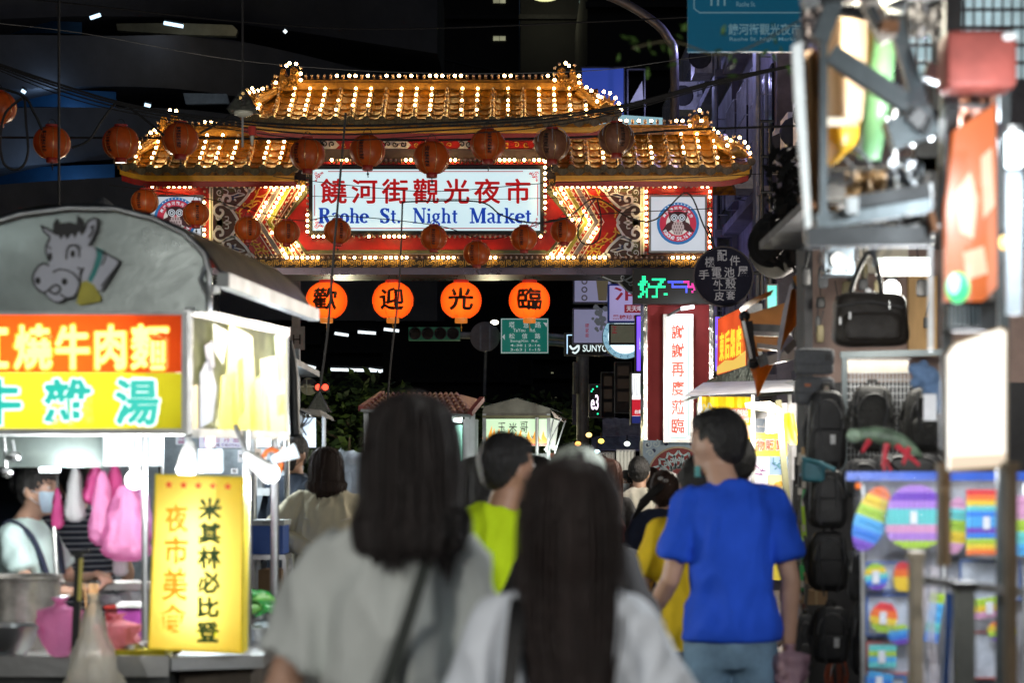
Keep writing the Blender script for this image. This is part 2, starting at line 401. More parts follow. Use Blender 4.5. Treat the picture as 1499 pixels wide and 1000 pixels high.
    # chevrons: outer to inner, (x at top, apex x)
    ch = [(406, 376, 6.2, SLATE, 'slate_stripe'), (421, 391, 6.2, LIME, 'green_stripe'), (436, 405, 5.4, ORG, 'orange_stripe')]
    top, mid, bot = 272, 325, 377
    for xt, xa, w, m_, nm in ch:
        xa2 = xa - 1
        mb = MB(); a = [(xt, top), (xa, mid), (xt + 3, bot)]; b = [(xt + w * 1.25, top), (xa + w * 1.3, mid), (xt + 3 + w * 1.25, bot)]
        for i in range(2): mb.plate([(fx(a[i][0]), a[i][1]), (fx(b[i][0]), b[i][1]), (fx(b[i + 1][0]), b[i + 1][1]), (fx(a[i + 1][0]), a[i + 1][1])], GY - .012, .012)
        gp(nm, mb, m_, parent=pan)
    mb = MB(); mb.plate([(fx(444), 272), (fx(452), 272), (fx(452), 281), (fx(416), 325), (fx(448), 366), (fx(452), 368), (fx(452), 372), (fx(445), 372), (fx(409), 325)], GY - .012, .012); gp('olive_stripe', mb, OL, parent=pan)
    mb = MB(); lines = []
    for xt, xa in ((398.5, 368), (413.5, 383), (428.5, 397), (441, 407)):
        pts = [(fx(xt), top), (fx(xa), mid), (fx(xt + 3), bot)]; mb.ribbon(pts, 1.2, GY - .026, .012); lines.append((xt, xa))
    for xt, xa in lines: mb.ribbon([(fx(xt + 6.6), top), (fx(xa + 7), mid), (fx(xt + 9), bot)], .8, GY - .026, .012)
    gp('cream_piping', mb, WHT, parent=pan)
    return pan, lines, fx
ON = MB(); OFF = MB(); SOK = MB(); rb = random.Random(3)
def bulb(p, lit, r=.0215, up=None):
    (ON if lit else OFF).ball(p, r, 8, 6)
    d = up or Vector((0, .05, 0)); SOK.tube([Vector(p) + d * .4, Vector(p) + d], .021, 6)
def brow(pts, Y, n, plit=.5, run=0, up=None):
    """a row of n bulbs along a pixel polyline, some burning, some not"""
    L = [0]
    for a, b in zip(pts, pts[1:]): L.append(L[-1] + math.dist(a, b))
    st = rb.random() < plit
    for k in range(n):
        s = L[-1] * (k + .5) / n; i = max(j for j in range(len(L)) if L[j] <= s); i = min(i, len(pts) - 2)
        t = (s - L[i]) / (L[i + 1] - L[i]); x, y = lerp(pts[i][0], pts[i + 1][0], t), lerp(pts[i][1], pts[i + 1][1], t)
        if rb.random() < .45: st = rb.random() < plit
        bulb(P(x, y, Y), st, up=up)
for mir in (0, 1):
    pan, lines, fx = side_panel(mir)
    for (xt, xa) in lines:
        brow([(fx(xt + 4.2), 274), (fx(xa + 5), 325)], GY - .06, 8, .36); brow([(fx(xa + 5), 325), (fx(xt + 6), 375)], GY - .06, 8, .36)
# centre: red field, olive and white stripes
mb = MB(); mb.rect(452, 345, 796, 366, GY, .04); gp('red_field', mb, RED)
mb = MB(); mb.plate([(452, 368), (456, 366), (798, 366), (800, 368), (800, 371), (452, 371)], GY - .01, .03); gp('olive_border', mb, OL)
mb = MB(); mb.rect(448, 371, 804, 377, GY - .006, .03); gp('white_border', mb, WHT)
# vertical divider stripes
mb = MB(); mb.rect(306, 272, 308.5, 377, GY - .03, .05); mb.rect(310.2, 272, 311.6, 377, GY - .03, .05); mb.rect(941, 272, 943.5, 377, GY - .03, .05); mb.rect(937.6, 272, 939, 377, GY - .03, .05); gp('white_divider', mb, WHT)
mb = MB(); mb.rect(308.6, 272, 310.1, 377, GY - .03, .05); mb.rect(939.1, 272, 940.9, 377, GY - .03, .05); gp('green_divider', mb, M('divider_green', (.16, .22, .12), .5))
# scroll friezes
def scroll_band(x0, x1, y0, y1, Y, step, name, m):
    back = MB(); back.rect(x0, y0, x1, y1, Y, .03); gp(name + '_back', back, M('frieze_dark', (.035, .03, .035), .6))  # plain dark ground behind the gilt scrolls
    mb = MB(); h = (y1 - y0); cy = (y0 + y1) / 2; n = max(1, round((x1 - x0) / step)); s = (x1 - x0) / n
    for i in range(n):
        x = x0 + i * s; g = s * .07
        for sx, d in ((.28, 1), (.72, 1)):
            mb.ribbon(spiral(x + s * sx, cy, h * .36, 1.35, math.pi * .9, d, .12, 12), h * .13, Y - .002, .022)
        mb.ribbon([(x + g, y1 - 1.2), (x + g, y0 + 1), (x + s * .4, y0 + 1)], 1.1, Y - .002, .02)
        mb.ribbon([(x + s - g, y0 + 1.2), (x + s - g, y1 - 1), (x + s * .6, y1 - 1)], 1.1, Y - .002, .02)
    gp(name, mb, m, kind='stuff')
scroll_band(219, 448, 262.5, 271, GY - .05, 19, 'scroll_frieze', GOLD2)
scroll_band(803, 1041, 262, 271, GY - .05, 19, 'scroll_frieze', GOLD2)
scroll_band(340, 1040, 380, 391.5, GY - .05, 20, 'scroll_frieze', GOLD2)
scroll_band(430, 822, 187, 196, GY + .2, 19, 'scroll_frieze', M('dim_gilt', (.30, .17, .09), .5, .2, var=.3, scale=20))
mb = MB(); mb.rect(213, 372, 1043, 380, GY - .03, .05); gp('bulb_rail', mb, M('rail_brown', (.1, .05, .03), .6))
# upper decorated panel
mb = MB(); mb.rect(480, 205, 800, 218, GY + .15, .08); up = gp('dragon_band', mb, RED)
mb = MB()
for a, b in ((470, 497), (560, 602), (670, 690), (779, 790)): mb.plate([(a, 206), (b - 6, 206), (b, 212), (b - 6, 217.6), (a, 217.6), (a + 5, 212)], GY + .14, .012)
gp('white_medallion', mb, WHT, parent=up)
mb = MB()
for a in (475, 486, 568, 578, 590, 676, 686): mb.ribbon(spiral(a, 211, 4.5, 1.1, a), 1.6, GY + .13, .012)
gp('black_flourish', mb, BLACK, parent=up)
mb = MB()
for a in range(503, 556, 12): mb.ribbon(spiral(a, 212, 4, 1.1, a * 2), 1.2, GY + .135, .012)
for a in range(610, 664, 12): mb.ribbon(spiral(a, 212, 4, 1.1, a * 2), 1.2, GY + .135, .012)
for a in range(700, 776, 14): mb.ribbon(spiral(a, 212, 4.5, 1.0, a * 2), 1.4, GY + .135, .012)
gp('gold_flourish', mb, YEL, parent=up)
mb = MB(); mb.rect(448, 200, 812, 204, GY + .05, .4); gp('navy_ledge', mb, NAVY)
mb = MB(); mb.rect(476, 218, 802, 232, GY + .12, .2); gp('grey_recess', mb, M('recess_grey', (.08, .065, .07), .6))
mb = MB(); mb.rect(470, 237, 806, 240.5, GY - .1, .2); gp('red_ledge', mb, RED)
mb = MB(); mb.rect(462, 205, 470, 240, GY + .1, .2); mb.rect(802, 205, 808, 240, GY + .1, .2); gp('end_post', mb, NAVY)
# ---- centre light box
mb = MB(); mb.frame(452, 242, 796, 343, 5.5, GY - .22, .2); gp('sign_frame', mb, DARKMET)
mb = MB(); mb.rect(457.2, 247.2, 790.8, 337.8, GY - .2, .1)
face = gp('sign_face', mb, glow('sign_white', (.66, .87, .93), .86, .5, var=.05, scale=.7))
mb = MB(); [put_text(mb, '饒河街觀光夜市', 470 + a, 262 + b, 776 + a, 297.5 + b, GY - .203 - i * .0004, .006, 0, spacing=1.28) for i, (a, b) in enumerate(((0, 0), (-.8, 0), (.8, 0), (0, -.8), (0, .8), (.6, .6), (-.6, -.6)))]
gp('red_lettering', mb, glow('sign_red_ink', (.62, .006, .01), .5, .5), parent=face)
# serif latin letters drawn as strokes: unit x 0..adv, y 0 baseline..1 cap height
def arc(cx, cy, rx, ry, a0, a1, th, tn, n=14, ph=0):
    p = []; w = []
    for i in range(n + 1):
        a = R(lerp(a0, a1, i / n)); p.append((cx + rx * math.cos(a), cy + ry * math.sin(a))); w.append(lerp(tn, th, abs(math.cos(a + ph)) ** 1.5))
    return p, w
T, N_ = .21, .06
G = {
 'R': (.80, [([(.19, 0), (.19, 1)], T), ([(.02, .03), (.37, .03)], .06), ([(.02, .97), (.42, .97)], .06), arc(.40, .75, .20, .22, 90, -90, T, .06), ([(.19, .53), (.42, .53)], .06), ([(.19, .97), (.42, .97)], .06), ([(.40, .52), (.52, .28), (.64, .04)], T), ([(.58, .03), (.82, .03)], .06)]),
 'a': (.56, [([(.40, .08), (.40, .50)], .15), arc(.25, .50, .15, .15, 0, 165, .15, .07), arc(.24, .17, .13, .14, 80, 300, .15, .06), ([(.25, .31), (.40, .38)], .06), ([(.38, .06), (.46, .02), (.54, .08)], .06)]),
 'o': (.60, [arc(.29, .325, .20, .29, 0, 360, T, .06, 24)]),
 'h': (.66, [([(.16, 0), (.16, 1)], .15), ([(.03, .97), (.16, .97)], .06), ([(.02, .03), (.30, .03)], .06), arc(.33, .42, .17, .20, 150, 0, .15, .07), ([(.49, 0), (.49, .44)], .15), ([(.37, .03), (.63, .03)], .06)]),
 'e': (.56, [arc(.28, .325, .20, .29, 5, 320, T, .06, 20), ([(.10, .36), (.48, .36)], .06)]),
 'S': (.66, [([(.56, .98), (.56, .72)], .05), arc(.32, .76, .20, .20, 20, 200, T, .07), ([(.13, .70), (.22, .58), (.42, .46), (.52, .34)], T), arc(.31, .25, .22, .23, 20, -160, T, .07), ([(.07, .02), (.07, .30)], .05)]),
 't': (.44, [([(.20, .12), (.20, .84)], .15), ([(.04, .62), (.38, .62)], .07), arc(.28, .14, .09, .11, 180, 320, .12, .06)]),
 '.': (.26, [([(.12, 0), (.12, .15)], .15)]),
 'N': (.88, [([(.16, 0), (.16, .98)], .07), ([(.02, .03), (.30, .03)], .06), ([(.02, .97), (.22, .97)], .06), ([(.16, .97), (.70, .02)], .19), ([(.72, .02), (.72, 1)], .07), ([(.58, .97), (.86, .97)], .06)]),
 'i': (.34, [([(.16, 0), (.16, .64)], .15), ([(.03, .61), (.16, .61)], .06), ([(.02, .03), (.31, .03)], .06), ([(.16, .80), (.16, .97)], .16)]),
 'g': (.60, [arc(.27, .42, .16, .20, 0, 360, .15, .06, 20), ([(.36, .58), (.54, .62)], .08), ([(.16, .26), (.12, .16), (.24, .09), (.42, .06)], .12), arc(.28, -.09, .20, .14, 60, -240, .12, .07, 18)]),
 'M': (1.02, [([(.17, 0), (.17, .98)], .06), ([(.02, .03), (.31, .03)], .06), ([(.02, .97), (.26, .97)], .06), ([(.20, .97), (.50, .03)], .18), ([(.50, .03), (.78, .97)], .06), ([(.84, 0), (.84, 1)], T), ([(.68, .03), (1.0, .03)], .06), ([(.74, .97), (1.0, .97)], .06)]),
 'r': (.48, [([(.16, 0), (.16, .62)], .15), ([(.03, .61), (.16, .61)], .06), ([(.02, .03), (.32, .03)], .06), ([(.22, .46), (.30, .58), (.42, .58)], .12)]),
 'k': (.66, [([(.16, 0), (.16, 1)], .15), ([(.03, .97), (.16, .97)], .06), ([(.02, .03), (.30, .03)], .06), ([(.18, .28), (.48, .61)], .06), ([(.36, .61), (.60, .61)], .06), ([(.27, .38), (.52, .04)], .15), ([(.42, .03), (.65, .03)], .06)]),
}
for word, x0, x1 in (('Raohe', 466, 540), ('St.', 556, 587), ('Night', 604, 671), ('Market', 687, 779)):
    mb = MB(); tot = sum(G[c][0] for c in word); k = (x1 - x0) / tot; x = x0; H_ = 22.0; yb = 326.5; z = 0
    for c in word:
        adv, st = G[c]
        for pts, w in st:
            z += .0006
            kk = (k * .55 + H_ * .45); ww = [max(q, .085) * kk * 1.05 for q in w] if isinstance(w, list) else max(w, .085) * kk * 1.05
            mb.ribbon([(x + px * k, yb - py * H_) for px, py in pts], ww, GY - .203, .004 + z)
        x += adv * k
    gp('blue_word', mb, glow('sign_blue_ink', (.006, .05, .42), .75, .5), parent=face)
mb = MB()
mb.rect(480, 250.2, 766, 251.4, GY - .203, .004); mb.rect(480, 333.6, 766, 334.8, GY - .203, .004); mb.rect(460, 270, 461.2, 316, GY - .203, .004); mb.rect(786.5, 270, 787.7, 316, GY - .203, .004)
for cx, sx in ((463, 1), (785, -1)):
    for cy, sy in ((254, 1), (331, -1)):
        for dx, dy, r in ((0, 0, 3.2), (5, 1, 2.6), (1, 5, 2.6), (9, -.6, 1.8), (-1, 10, 1.8), (4, 5, 1.6)): mb.ribbon(spiral(cx + dx * sx, cy + dy * sy, r, 1.2, dx, sx), 1, GY - .203, .004)
gp('corner_ornament', mb, glow('sign_red_ink', (.62, .006, .01), .5, .5), parent=face)
# bulb rows
brow([(450, 245), (450, 343)], GY - .26, 12, .75); brow([(798, 232), (798, 343)], GY - .26, 13, .7)
brow([(455, 346), (795, 346)], GY - .26, 46, .35); brow([(482, 234), (800, 234)], GY - .16, 44, .45, up=Vector((0, .02, -.05)))
brow([(219, 273), (448, 273)], GY - .1, 29, .6); brow([(802, 273), (1040, 273)], GY - .1, 30, .75)
brow([(370, 377), (1042, 377)], GY - .1, 88, .62)
for x, a, b in ((299, 276, 372), (946, 276, 374), (1039, 276, 374), (216, 276, 372)): brow([(x, a), (x, b)], GY - .08, 12, .7)
# ---- owl light boxes
def owl(cx, cy, k, x0, y0, x1, y1, sc):
    mb = MB(); mb.frame(x0 - 3, y0 - 3, x1 + 3, y1 + 3, 3, GY - .12, .12); fr = gp('emblem_frame', mb, STEEL)
    mb = MB(); mb.rect(x0, y0, x1, y1, GY - .1, .05); f = gp('emblem_face', mb, glow('emblem_white', (.62, .68, .75), .8 * sc, .5, var=.06, scale=2))
    def lay(name, m, fn, Y):
        q = MB(); fn(q, Y); gp(name, q, m, parent=f)
    g = lambda n, c, s=.6: glow('emblem_' + n, c, s, .5)
    r = 31 * k
    lay('blue_ring', g('blue', (.03, .2, .5)), lambda q, Y: q.disc(cx, cy, r, Y, .004), GY - .104)
    lay('pink_ring', g('pink', (.55, .04, .08)), lambda q, Y: q.disc(cx, cy, r * .87, Y, .004), GY - .108)
    lay('white_disc', g('cream', (.62, .62, .58), .75), lambda q, Y: q.disc(cx, cy, r * .56, Y, .004), GY - .112)
    def body(q, Y):
        q.disc(cx, cy - 1 * k, 11.5 * k, Y, .004, ry=16 * k); q.disc(cx, cy - 10 * k, 13.5 * k, Y, .0035, ry=8 * k)
        for s in (-1, 1): q.plate([(cx + s * 8 * k, cy - 4 * k), (cx + s * 16 * k, cy), (cx + s * 24 * k, cy + 12 * k), (cx + s * 16 * k, cy + 13 * k), (cx + s * 9 * k, cy + 9 * k)], Y - .001, .004); q.plate([(cx + s * 7 * k, cy - 15 * k), (cx + s * 15 * k, cy - 18 * k), (cx + s * 12 * k, cy - 10 * k)], Y - .002, .004)
    lay('owl_body', g('brown', (.075, .03, .035), .5), body, GY - .116)
    def feath(q, Y):
        q.disc(cx, cy + 6 * k, 9 * k, Y, .004, ry=11 * k)
    lay('owl_belly', g('belly', (.45, .36, .36), .7), feath, GY - .121)
    def scales(q, Y):
        for j in range(4):
            for i in range(-2 + j % 2, 3): q.ribbon([(cx + (i * 3.6 - (j % 2) * 1.8) * k, cy + (-1 + j * 4.6) * k), (cx + (i * 3.6 - (j % 2) * 1.8) * k, cy + (1.8 + j * 4.6) * k)], 1.1 * k, Y, .002)
    lay('owl_feather', g('brown', (.075, .03, .035), .5), scales, GY - .1262)
    lay('owl_eye', g('white', (.7, .7, .7), .8), lambda q, Y: [q.disc(cx + s * 5.6 * k, cy - 8.5 * k, 5.2 * k, Y, .003, 16) for s in (-1, 1)], GY - .1262)
    lay('owl_pupil', g('black', (.01, .01, .01), .1), lambda q, Y: [q.ring(cx + s * 5.6 * k, cy - 8.5 * k, 3 * k, 4.1 * k, Y, .002, 14) for s in (-1, 1)] + [q.disc(cx + s * 5.6 * k, cy - 8.5 * k, 1.6 * k, Y, .002, 10) for s in (-1, 1)], GY - .13)
    lay('owl_beak', g('beak', (.6, .12, .16)), lambda q, Y: q.plate([(cx - 2 * k, cy - 5 * k), (cx + 2 * k, cy - 5 * k), (cx, cy - .5 * k)], Y, .003), GY - .13)
    q = MB(); s = 'Raohe St.N.M.'
    for i, c in enumerate(s):
        if c == ' ': continue
        a = R(148 - i * (116 / (len(s) - 1))); x, y = cx + math.cos(a) * r * .72, cy + math.sin(a) * r * .72
        if c == '.': q.disc(x, y + 2.2 * k, .9 * k, GY - .1125, .003, 8)
        else: put_text(q, c, x - 2.1 * k, y - 2.8 * k, x + 2.1 * k, y + 2.8 * k, GY - .1125, .003, .02, turn=a - math.pi / 2)
    for i, c in enumerate('臺灣饒河觀光夜市'):
        a = R(-150 + i * 17.2); x, y = cx + math.cos(a) * r * .72, cy + math.sin(a) * r * .72
        put_text(q, c, x - 2.6 * k, y - 2.6 * k, x + 2.6 * k, y + 2.6 * k, GY - .1125, .003, .02, turn=a + math.pi / 2)
    for i in range(9):
        a = R(-130 + i * 10); q.disc(cx + math.cos(a) * r * .935, cy + math.sin(a) * r * .935, 1 * k, GY - .1085, .003, 8)
    gp('emblem_lettering', q, g('white', (.7, .7, .7), .8), parent=f)
owl(992.5, 327, 1.0, 953, 288, 1032, 367, .95); owl(257, 320, 1.02, 220, 288, 294, 392 - 24, 1.15)

# ---- pillars
def pillar(x0, x1):
    mb = MB(); mb.rect(x0 + 2, 402.2, x1 - 2, 645, GY - .02, .6); gp('pillar_shaft', mb, M('pillar_red', (.36, .014, .018), .6, var=.15, scale=3))
    mb = MB(); mb.rect(x0, 402.2, x0 + 6, 645, GY - .08, .72); mb.rect(x1 - 6, 402.2, x1, 645, GY - .08, .72); gp('mirror_edge', mb, M('mirror_strip', (.7, .72, .75), .12, 1, bump=.3, scale=10))
    mb = MB(); mb.rect(x0 - 1, 645, x1 + 1, 722, GY - .1, .75)
    base = gp('pillar_base', mb, M('base_cloud_blue', (.42, .62, .80), .45, var=.12))
    return base
pillar(213, 311)
base = pillar(942, 1044)
cx, cy = 993, 700
def lay(nm, m, fn, Y):
    q = MB(); fn(q, Y); return gp(nm, q, m, parent=base)
arcp = lambda r, a0, a1, n=20: [(cx + r * math.cos(R(lerp(a0, a1, i / n))), cy + r * math.sin(R(lerp(a0, a1, i / n)))) for i in range(n + 1)]
lay('red_lotus', M('lotus_red', (.30, .02, .025), .5), lambda q, Y: q.plate(arcp(44, 180, 360) + arcp(44, 0, 180)[1:-1], Y, .01), GY - .108)
lay('cream_rim', M('lotus_rim', (.6, .5, .35), .5), lambda q, Y: q.ribbon(arcp(45, 0, 360, 40), 2.6, Y, .01), GY - .112)
def petals(q, Y):
    for i in range(16):
        a = R(i * 22.5); c, s = math.cos(a), math.sin(a)
        f = lambda u, v: (cx + (u * c - v * s), cy + (u * s + v * c))
        q.ribbon(smoothpts([f(14, 0), f(22, 5.5), f(31, 6.5), f(36, 2.5), f(40, 0)], 3), 3.0, Y, .012)
        q.ribbon(smoothpts([f(14, 0), f(22, -5.5), f(31, -6.5), f(36, -2.5), f(40, 0)], 3), 3.0, Y, .012)
        q.ribbon(spiral(*f(27, 0), 3.2, 1, a), 2.0, Y, .012); q.ribbon(spiral(*f(16, 0), 2.6, 1, a), 1.9, Y, .012)
    for (sx, sy) in ((948, 651), (1037, 651), (952, 664), (1033, 664), (960, 650), (1026, 650)): q.ribbon(spiral(sx, sy, 6, 1.3, sx), 2.2, Y, .012)
lay('lotus_petal', M('lotus_cloud', (.62, .80, .88), .5, var=.08), petals, GY - .116)
def darks(q, Y):
    for i in range(16):
        a = R(i * 22.5 + 11.25); q.disc(cx + 31 * math.cos(a), cy + 31 * math.sin(a), 2.6, Y, .01, 8); q.disc(cx + 20 * math.cos(a), cy + 20 * math.sin(a), 2.2, Y, .01, 8)
    for sx, sy in ((947, 652), (957, 660), (1036, 653), (1029, 661), (975, 650), (1012, 650)): q.disc(sx, sy, 3, Y, .01, 10)
lay('lotus_inlay', M('lotus_navy', (.02, .05, .16), .5), darks, GY - .114)
# pillar lightbox
mb = MB(); mb.frame(971, 460, 1015, 648, 4, GY - .28, .25); mb.rect(971.5, 460.5, 1014.5, 647.5, GY - .1, .04); gp('pillar_sign_frame', mb, STEEL)
mb = MB(); mb.rect(975, 464, 1011, 644, GY - .27, .05); pf = gp('pillar_sign_face', mb, glow('pillar_sign_white', (.86, .95, .95), 1.0, .5, var=.05, scale=2))
mb = MB()
for i, c in enumerate('謝謝再度蒞臨'): put_text(mb, c, 983, 475 + i * 27.6, 1001.5, 475 + i * 27.6 + 21.5, GY - .272, .006, .014, rough=1.0)
gp('red_lettering', mb, glow('pillar_red_ink', (.75, .10, .05), .75, .5), parent=pf)
mb = MB()
for w, in ((0,),):
    mb.ribbon([(982, 467), (1004, 467), (1008, 471), (1008, 637), (1004, 641), (982, 641), (978, 637), (978, 471), (982, 467)], .9, GY - .272, .004)
gp('green_border', mb, glow('pillar_green', (.25, .5, .4), .8, .5), parent=pf)
fl = gp('flood_lamp', MB().beam(P(997, 452, GY - .55), P(1016, 449, GY - .55), .07, .05), glow('flood_white', (.9, .95, 1), 3)); gp('flood_arm', MB().beam(P(978, 462, GY - .3), P(998, 451, GY - .5), .03), STEEL_D); lamp('flood_light', P(1008, 457, GY - .75), 12, (.85, .93, 1), .03, gate)
# cloud bracket
mb = MB(); mb.plate([(877, 402.3), (940, 402.3), (940, 425), (932, 432), (918, 424), (908, 414), (893, 410)], GY + .05, .25); br = gp('cloud_bracket', mb, M('bracket_dark', (.03, .035, .035), .5))
mb = MB()
for st in ([(882, 405), (900, 412), (915, 410), (926, 404)], [(905, 414), (914, 422), (922, 428), (934, 426)], [(912, 408), (922, 414), (930, 408)]): mb.ribbon(smoothpts(st, 4), 1.8, GY + .048, .012)
for a, b in ((923, 415), (932, 421), (912, 406)): mb.ribbon(spiral(a, b, 4, 1.2, a), 1.2, GY + .048, .012)
gp('bracket_cloud', mb, PB, parent=br)
# ---- LED board
mb = MB(); mb.rect(927, 393, 1046, 445, GY - .5, .2); led = gp('led_board', mb, M('led_black', (.008, .01, .012), .35, bump=0))
rows = {}
art = ['..XX........................', '..XX...XXXXXXX..............', '.XXXX......XX..BBBBBBBBPPP..P', 'XXXX.X....XX.....B.......P.PP', '.XX..XXXXXXXXX...BBBBBBBBPPPRR', '.XX.X....X..............B...P', '..XXX....X..............B..P.', '.XX.X....X...GG..............', 'XX..X..XXX...................']
mg, mbl, mp_ = MB(), MB(), MB()
for j, rw in enumerate(art):
    for i, c in enumerate(rw):
        if c == '.': continue
        q = {'X': mg, 'G': mg, 'B': mbl}.get(c, mp_)
        for a in (0, 1):
            for b in (0, 1): x = 934 + i * 2.9 + a * 1.45; y = 404 + j * 3.6 + b * 1.8; q.rect(x, y, x + 1.05, y + 1.15, GY - .503, .002)
gp('green_diode', mg, glow('led_green', (.02, 1, .42), 2.2), parent=led, kind='stuff'); gp('blue_diode', mbl, glow('led_blue', (.08, .12, 1), 2.4), parent=led, kind='stuff'); gp('pink_diode', mp_, glow('led_pink', (1, .05, .45), 1.8), parent=led, kind='stuff')

# ---- roofs
def roof(x0, x1, xr0, xr1, ye, yr, Ye, Yr, ribs, endl, endr, prows):
    """tiled slope from the eave (ye at Ye) to the ridge (yr at Yr); x in photograph pixels at the eave plane"""
    ze, zr = P(0, ye, Ye).z, P(0, yr, Yr).z; X0, X1 = P(x0, 0, Ye).x, P(x1, 0, Ye).x; XR0, XR1 = P(xr0, 0, Yr).x, P(xr1, 0, Yr).x
    def S(X, t, lift=0):
        u = max(0, (X0 + .5 - X) / .5 if endl else 0, (X - X1 + .5) / .5 if endr else 0) * (1 - t)
        return Vector((X, lerp(Ye, Yr, t), lerp(ze, zr, t * (.72 + .28 * t)) + lift + .10 * u * u))
    mb = MB(); n = 10
    rows_ = [[S(lerp(lerp(X0, XR0, t / 6), lerp(X1, XR1, t / 6), i / n), t / 6) for i in range(n + 1)] for t in range(7)]
    bot = [[p - Vector((0, 0, .1)) for p in r] for r in rows_]
    mb.loft([rows_[0], rows_[6]] if 0 else rows_, closed=False); mb.loft(bot[::-1], closed=False); mb.loft([bot[0], rows_[0]], closed=False)
    gp('roof_deck', mb, TILE)
    # back slope
    mb = MB(); bk = [Vector((XR0, Yr + .02, zr)), Vector((XR1, Yr + .02, zr)), Vector((X1, 2 * Yr - Ye, ze)), Vector((X0, 2 * Yr - Ye, ze))]
    mb.add(bk + [p - Vector((0, 0, .1)) for p in bk], [(0, 1, 2, 3), (7, 6, 5, 4), (0, 4, 5, 1), (1, 5, 6, 2), (2, 6, 7, 3), (3, 7, 4, 0)]); gp('back_slope', mb, TILE)
    # yellow board and rafters under the eave
    mb = MB(); nn = 14
    A = [S(lerp(X0 + .02, X1 - .02, i / nn), 0) + Vector((0, .06, -.09)) for i in range(nn + 1)]
    mb.loft([A, [p + Vector((0, .02, -.07)) for p in A], [p + Vector((0, .1, -.07)) for p in A]], closed=False); gp('eave_board', mb, M('eave_yellow', (.85, .42, .02), .4, var=.15))
    mb = MB(); A = [p + Vector((0, .14, -.055)) for p in A]; mb.loft([A, [p + Vector((0, .02, -.09)) for p in A], [p + Vector((0, .5, .06)) for p in A]], closed=False); gp('eave_red_board', mb, RED)
    # shared pieces
    w = (X1 - X0) / ribs; L = (S(0, 1) - S(0, 0)).length / prows
    m1 = MB(); seg = 6; rr = .052
    arcs = lambda r, y, z: [Vector((r * math.cos(math.pi * k / seg), y, z + r * math.sin(math.pi * k / seg))) for k in range(seg + 1)]
    m1.loft([arcs(rr, 0, .0), arcs(rr * .88, L * .9, 0), arcs(rr * .88, L * 1.02, 0)], closed=False); m1.loft([arcs(rr, 0, 0), arcs(rr * .5, 0, 0)], closed=False)
    cov = m1.mesh('cover_tile', TILE, smooth=True)
    m2 = MB(); hw = w / 2 - .02; m2.loft([[Vector((lerp(-hw, hw, k / 4), 0, .03 - .022 * math.sin(math.pi * k / 4))) for k in range(5)], [Vector((lerp(-hw, hw, k / 4), L, .008 - .022 * math.sin(math.pi * k / 4))) for k in range(5)]], closed=False)
    m2.loft([[Vector((lerp(-hw, hw, k / 4), 0, .0)) for k in range(5)], [Vector((lerp(-hw, hw, k / 4), 0, .03 - .022 * math.sin(math.pi * k / 4))) for k in range(5)]], closed=False)
    pan = m2.mesh('pan_tile', TILE)
    m3 = MB(); m3.lathe([(.0, -.045), (.03, -.045), (.034, -.035), (.05, -.035), (.058, -.025), (.058, .03)], n=14, axis='Y')
    cap = m3.mesh('end_cap', TILEEND, smooth=40)
    m4 = MB(); m4.plate([(-1, 0), (1, 0), (.9, .5), (.4, .85), (0, 1), (-.4, .85), (-.9, .5)], 0, .03, mp=lambda x, y: Vector((x * hw * .95, 0, -y * .1))); drip = m4.mesh('drip_tile', TILEEND)
    for i in range(ribs + 1):
        X = lerp(X0, X1, i / ribs); Xt = lerp(XR0, XR1, i / ribs)
        X = lerp(X, Xt, 0); tm = 1
        if X < XR0: tm = max(.25, (X - X0) / max(XR0 - X0, 1e-3))
        if X > XR1: tm = max(.25, (X1 - X) / max(X1 - XR1, 1e-3))
        for k in range(prows):
            t = k / prows
            if t > tm: break
            a = S(X, t, .015); b = S(X, t + 1 / prows, .015); ang = math.atan2(b.z - a.z, b.y - a.y)
            inst('cover_tile', cov, a, gate, (ang, 0, 0))
            if i < ribs:
                Xm = X + w / 2
                if (t <= (Xm - X0) / max(XR0 - X0, 1e-3) + .1) and (t <= (X1 - Xm) / max(X1 - XR1, 1e-3) + .1):
                    a = S(Xm, t, .01); inst('pan_tile', pan, a, gate, (ang, 0, 0))
        inst('end_cap', cap, S(X, 0, .015) - Vector((0, .01, .01)), gate)
        if i < ribs: inst('drip_tile', drip, S(X + w / 2, 0, .0) - Vector((0, .02, 0)), gate)
        lit = rb.random() < .62
        for k in range(5):
            t = .16 + k * .17
            if t > tm: break
            bulb(S(X, t, .11), lit and rb.random() < .8, .021, Vector((0, 0, -.05)))
    # ridge
    mb = MB(); a = Vector((XR0, Yr, zr)); b = Vector((XR1, Yr, zr)); mb.beam(a + Vector((0, 0, .03)), b + Vector((0, 0, .03)), .16, .10); mb.tube([a + Vector((0, 0, .10)), b + Vector((0, 0, .10))], .045, 8)
    gp('roof_ridge', mb, GOLD)
    nb = round((xr1 - xr0) / 9)
    for i in range(nb):
        p = a.lerp(b, (i + .5) / nb) + Vector((0, -.02, .2)); bulb(p, rb.random() < .35, .024, Vector((0, 0, -.05)))
    return S, (X0, X1, XR0, XR1, ze, zr)
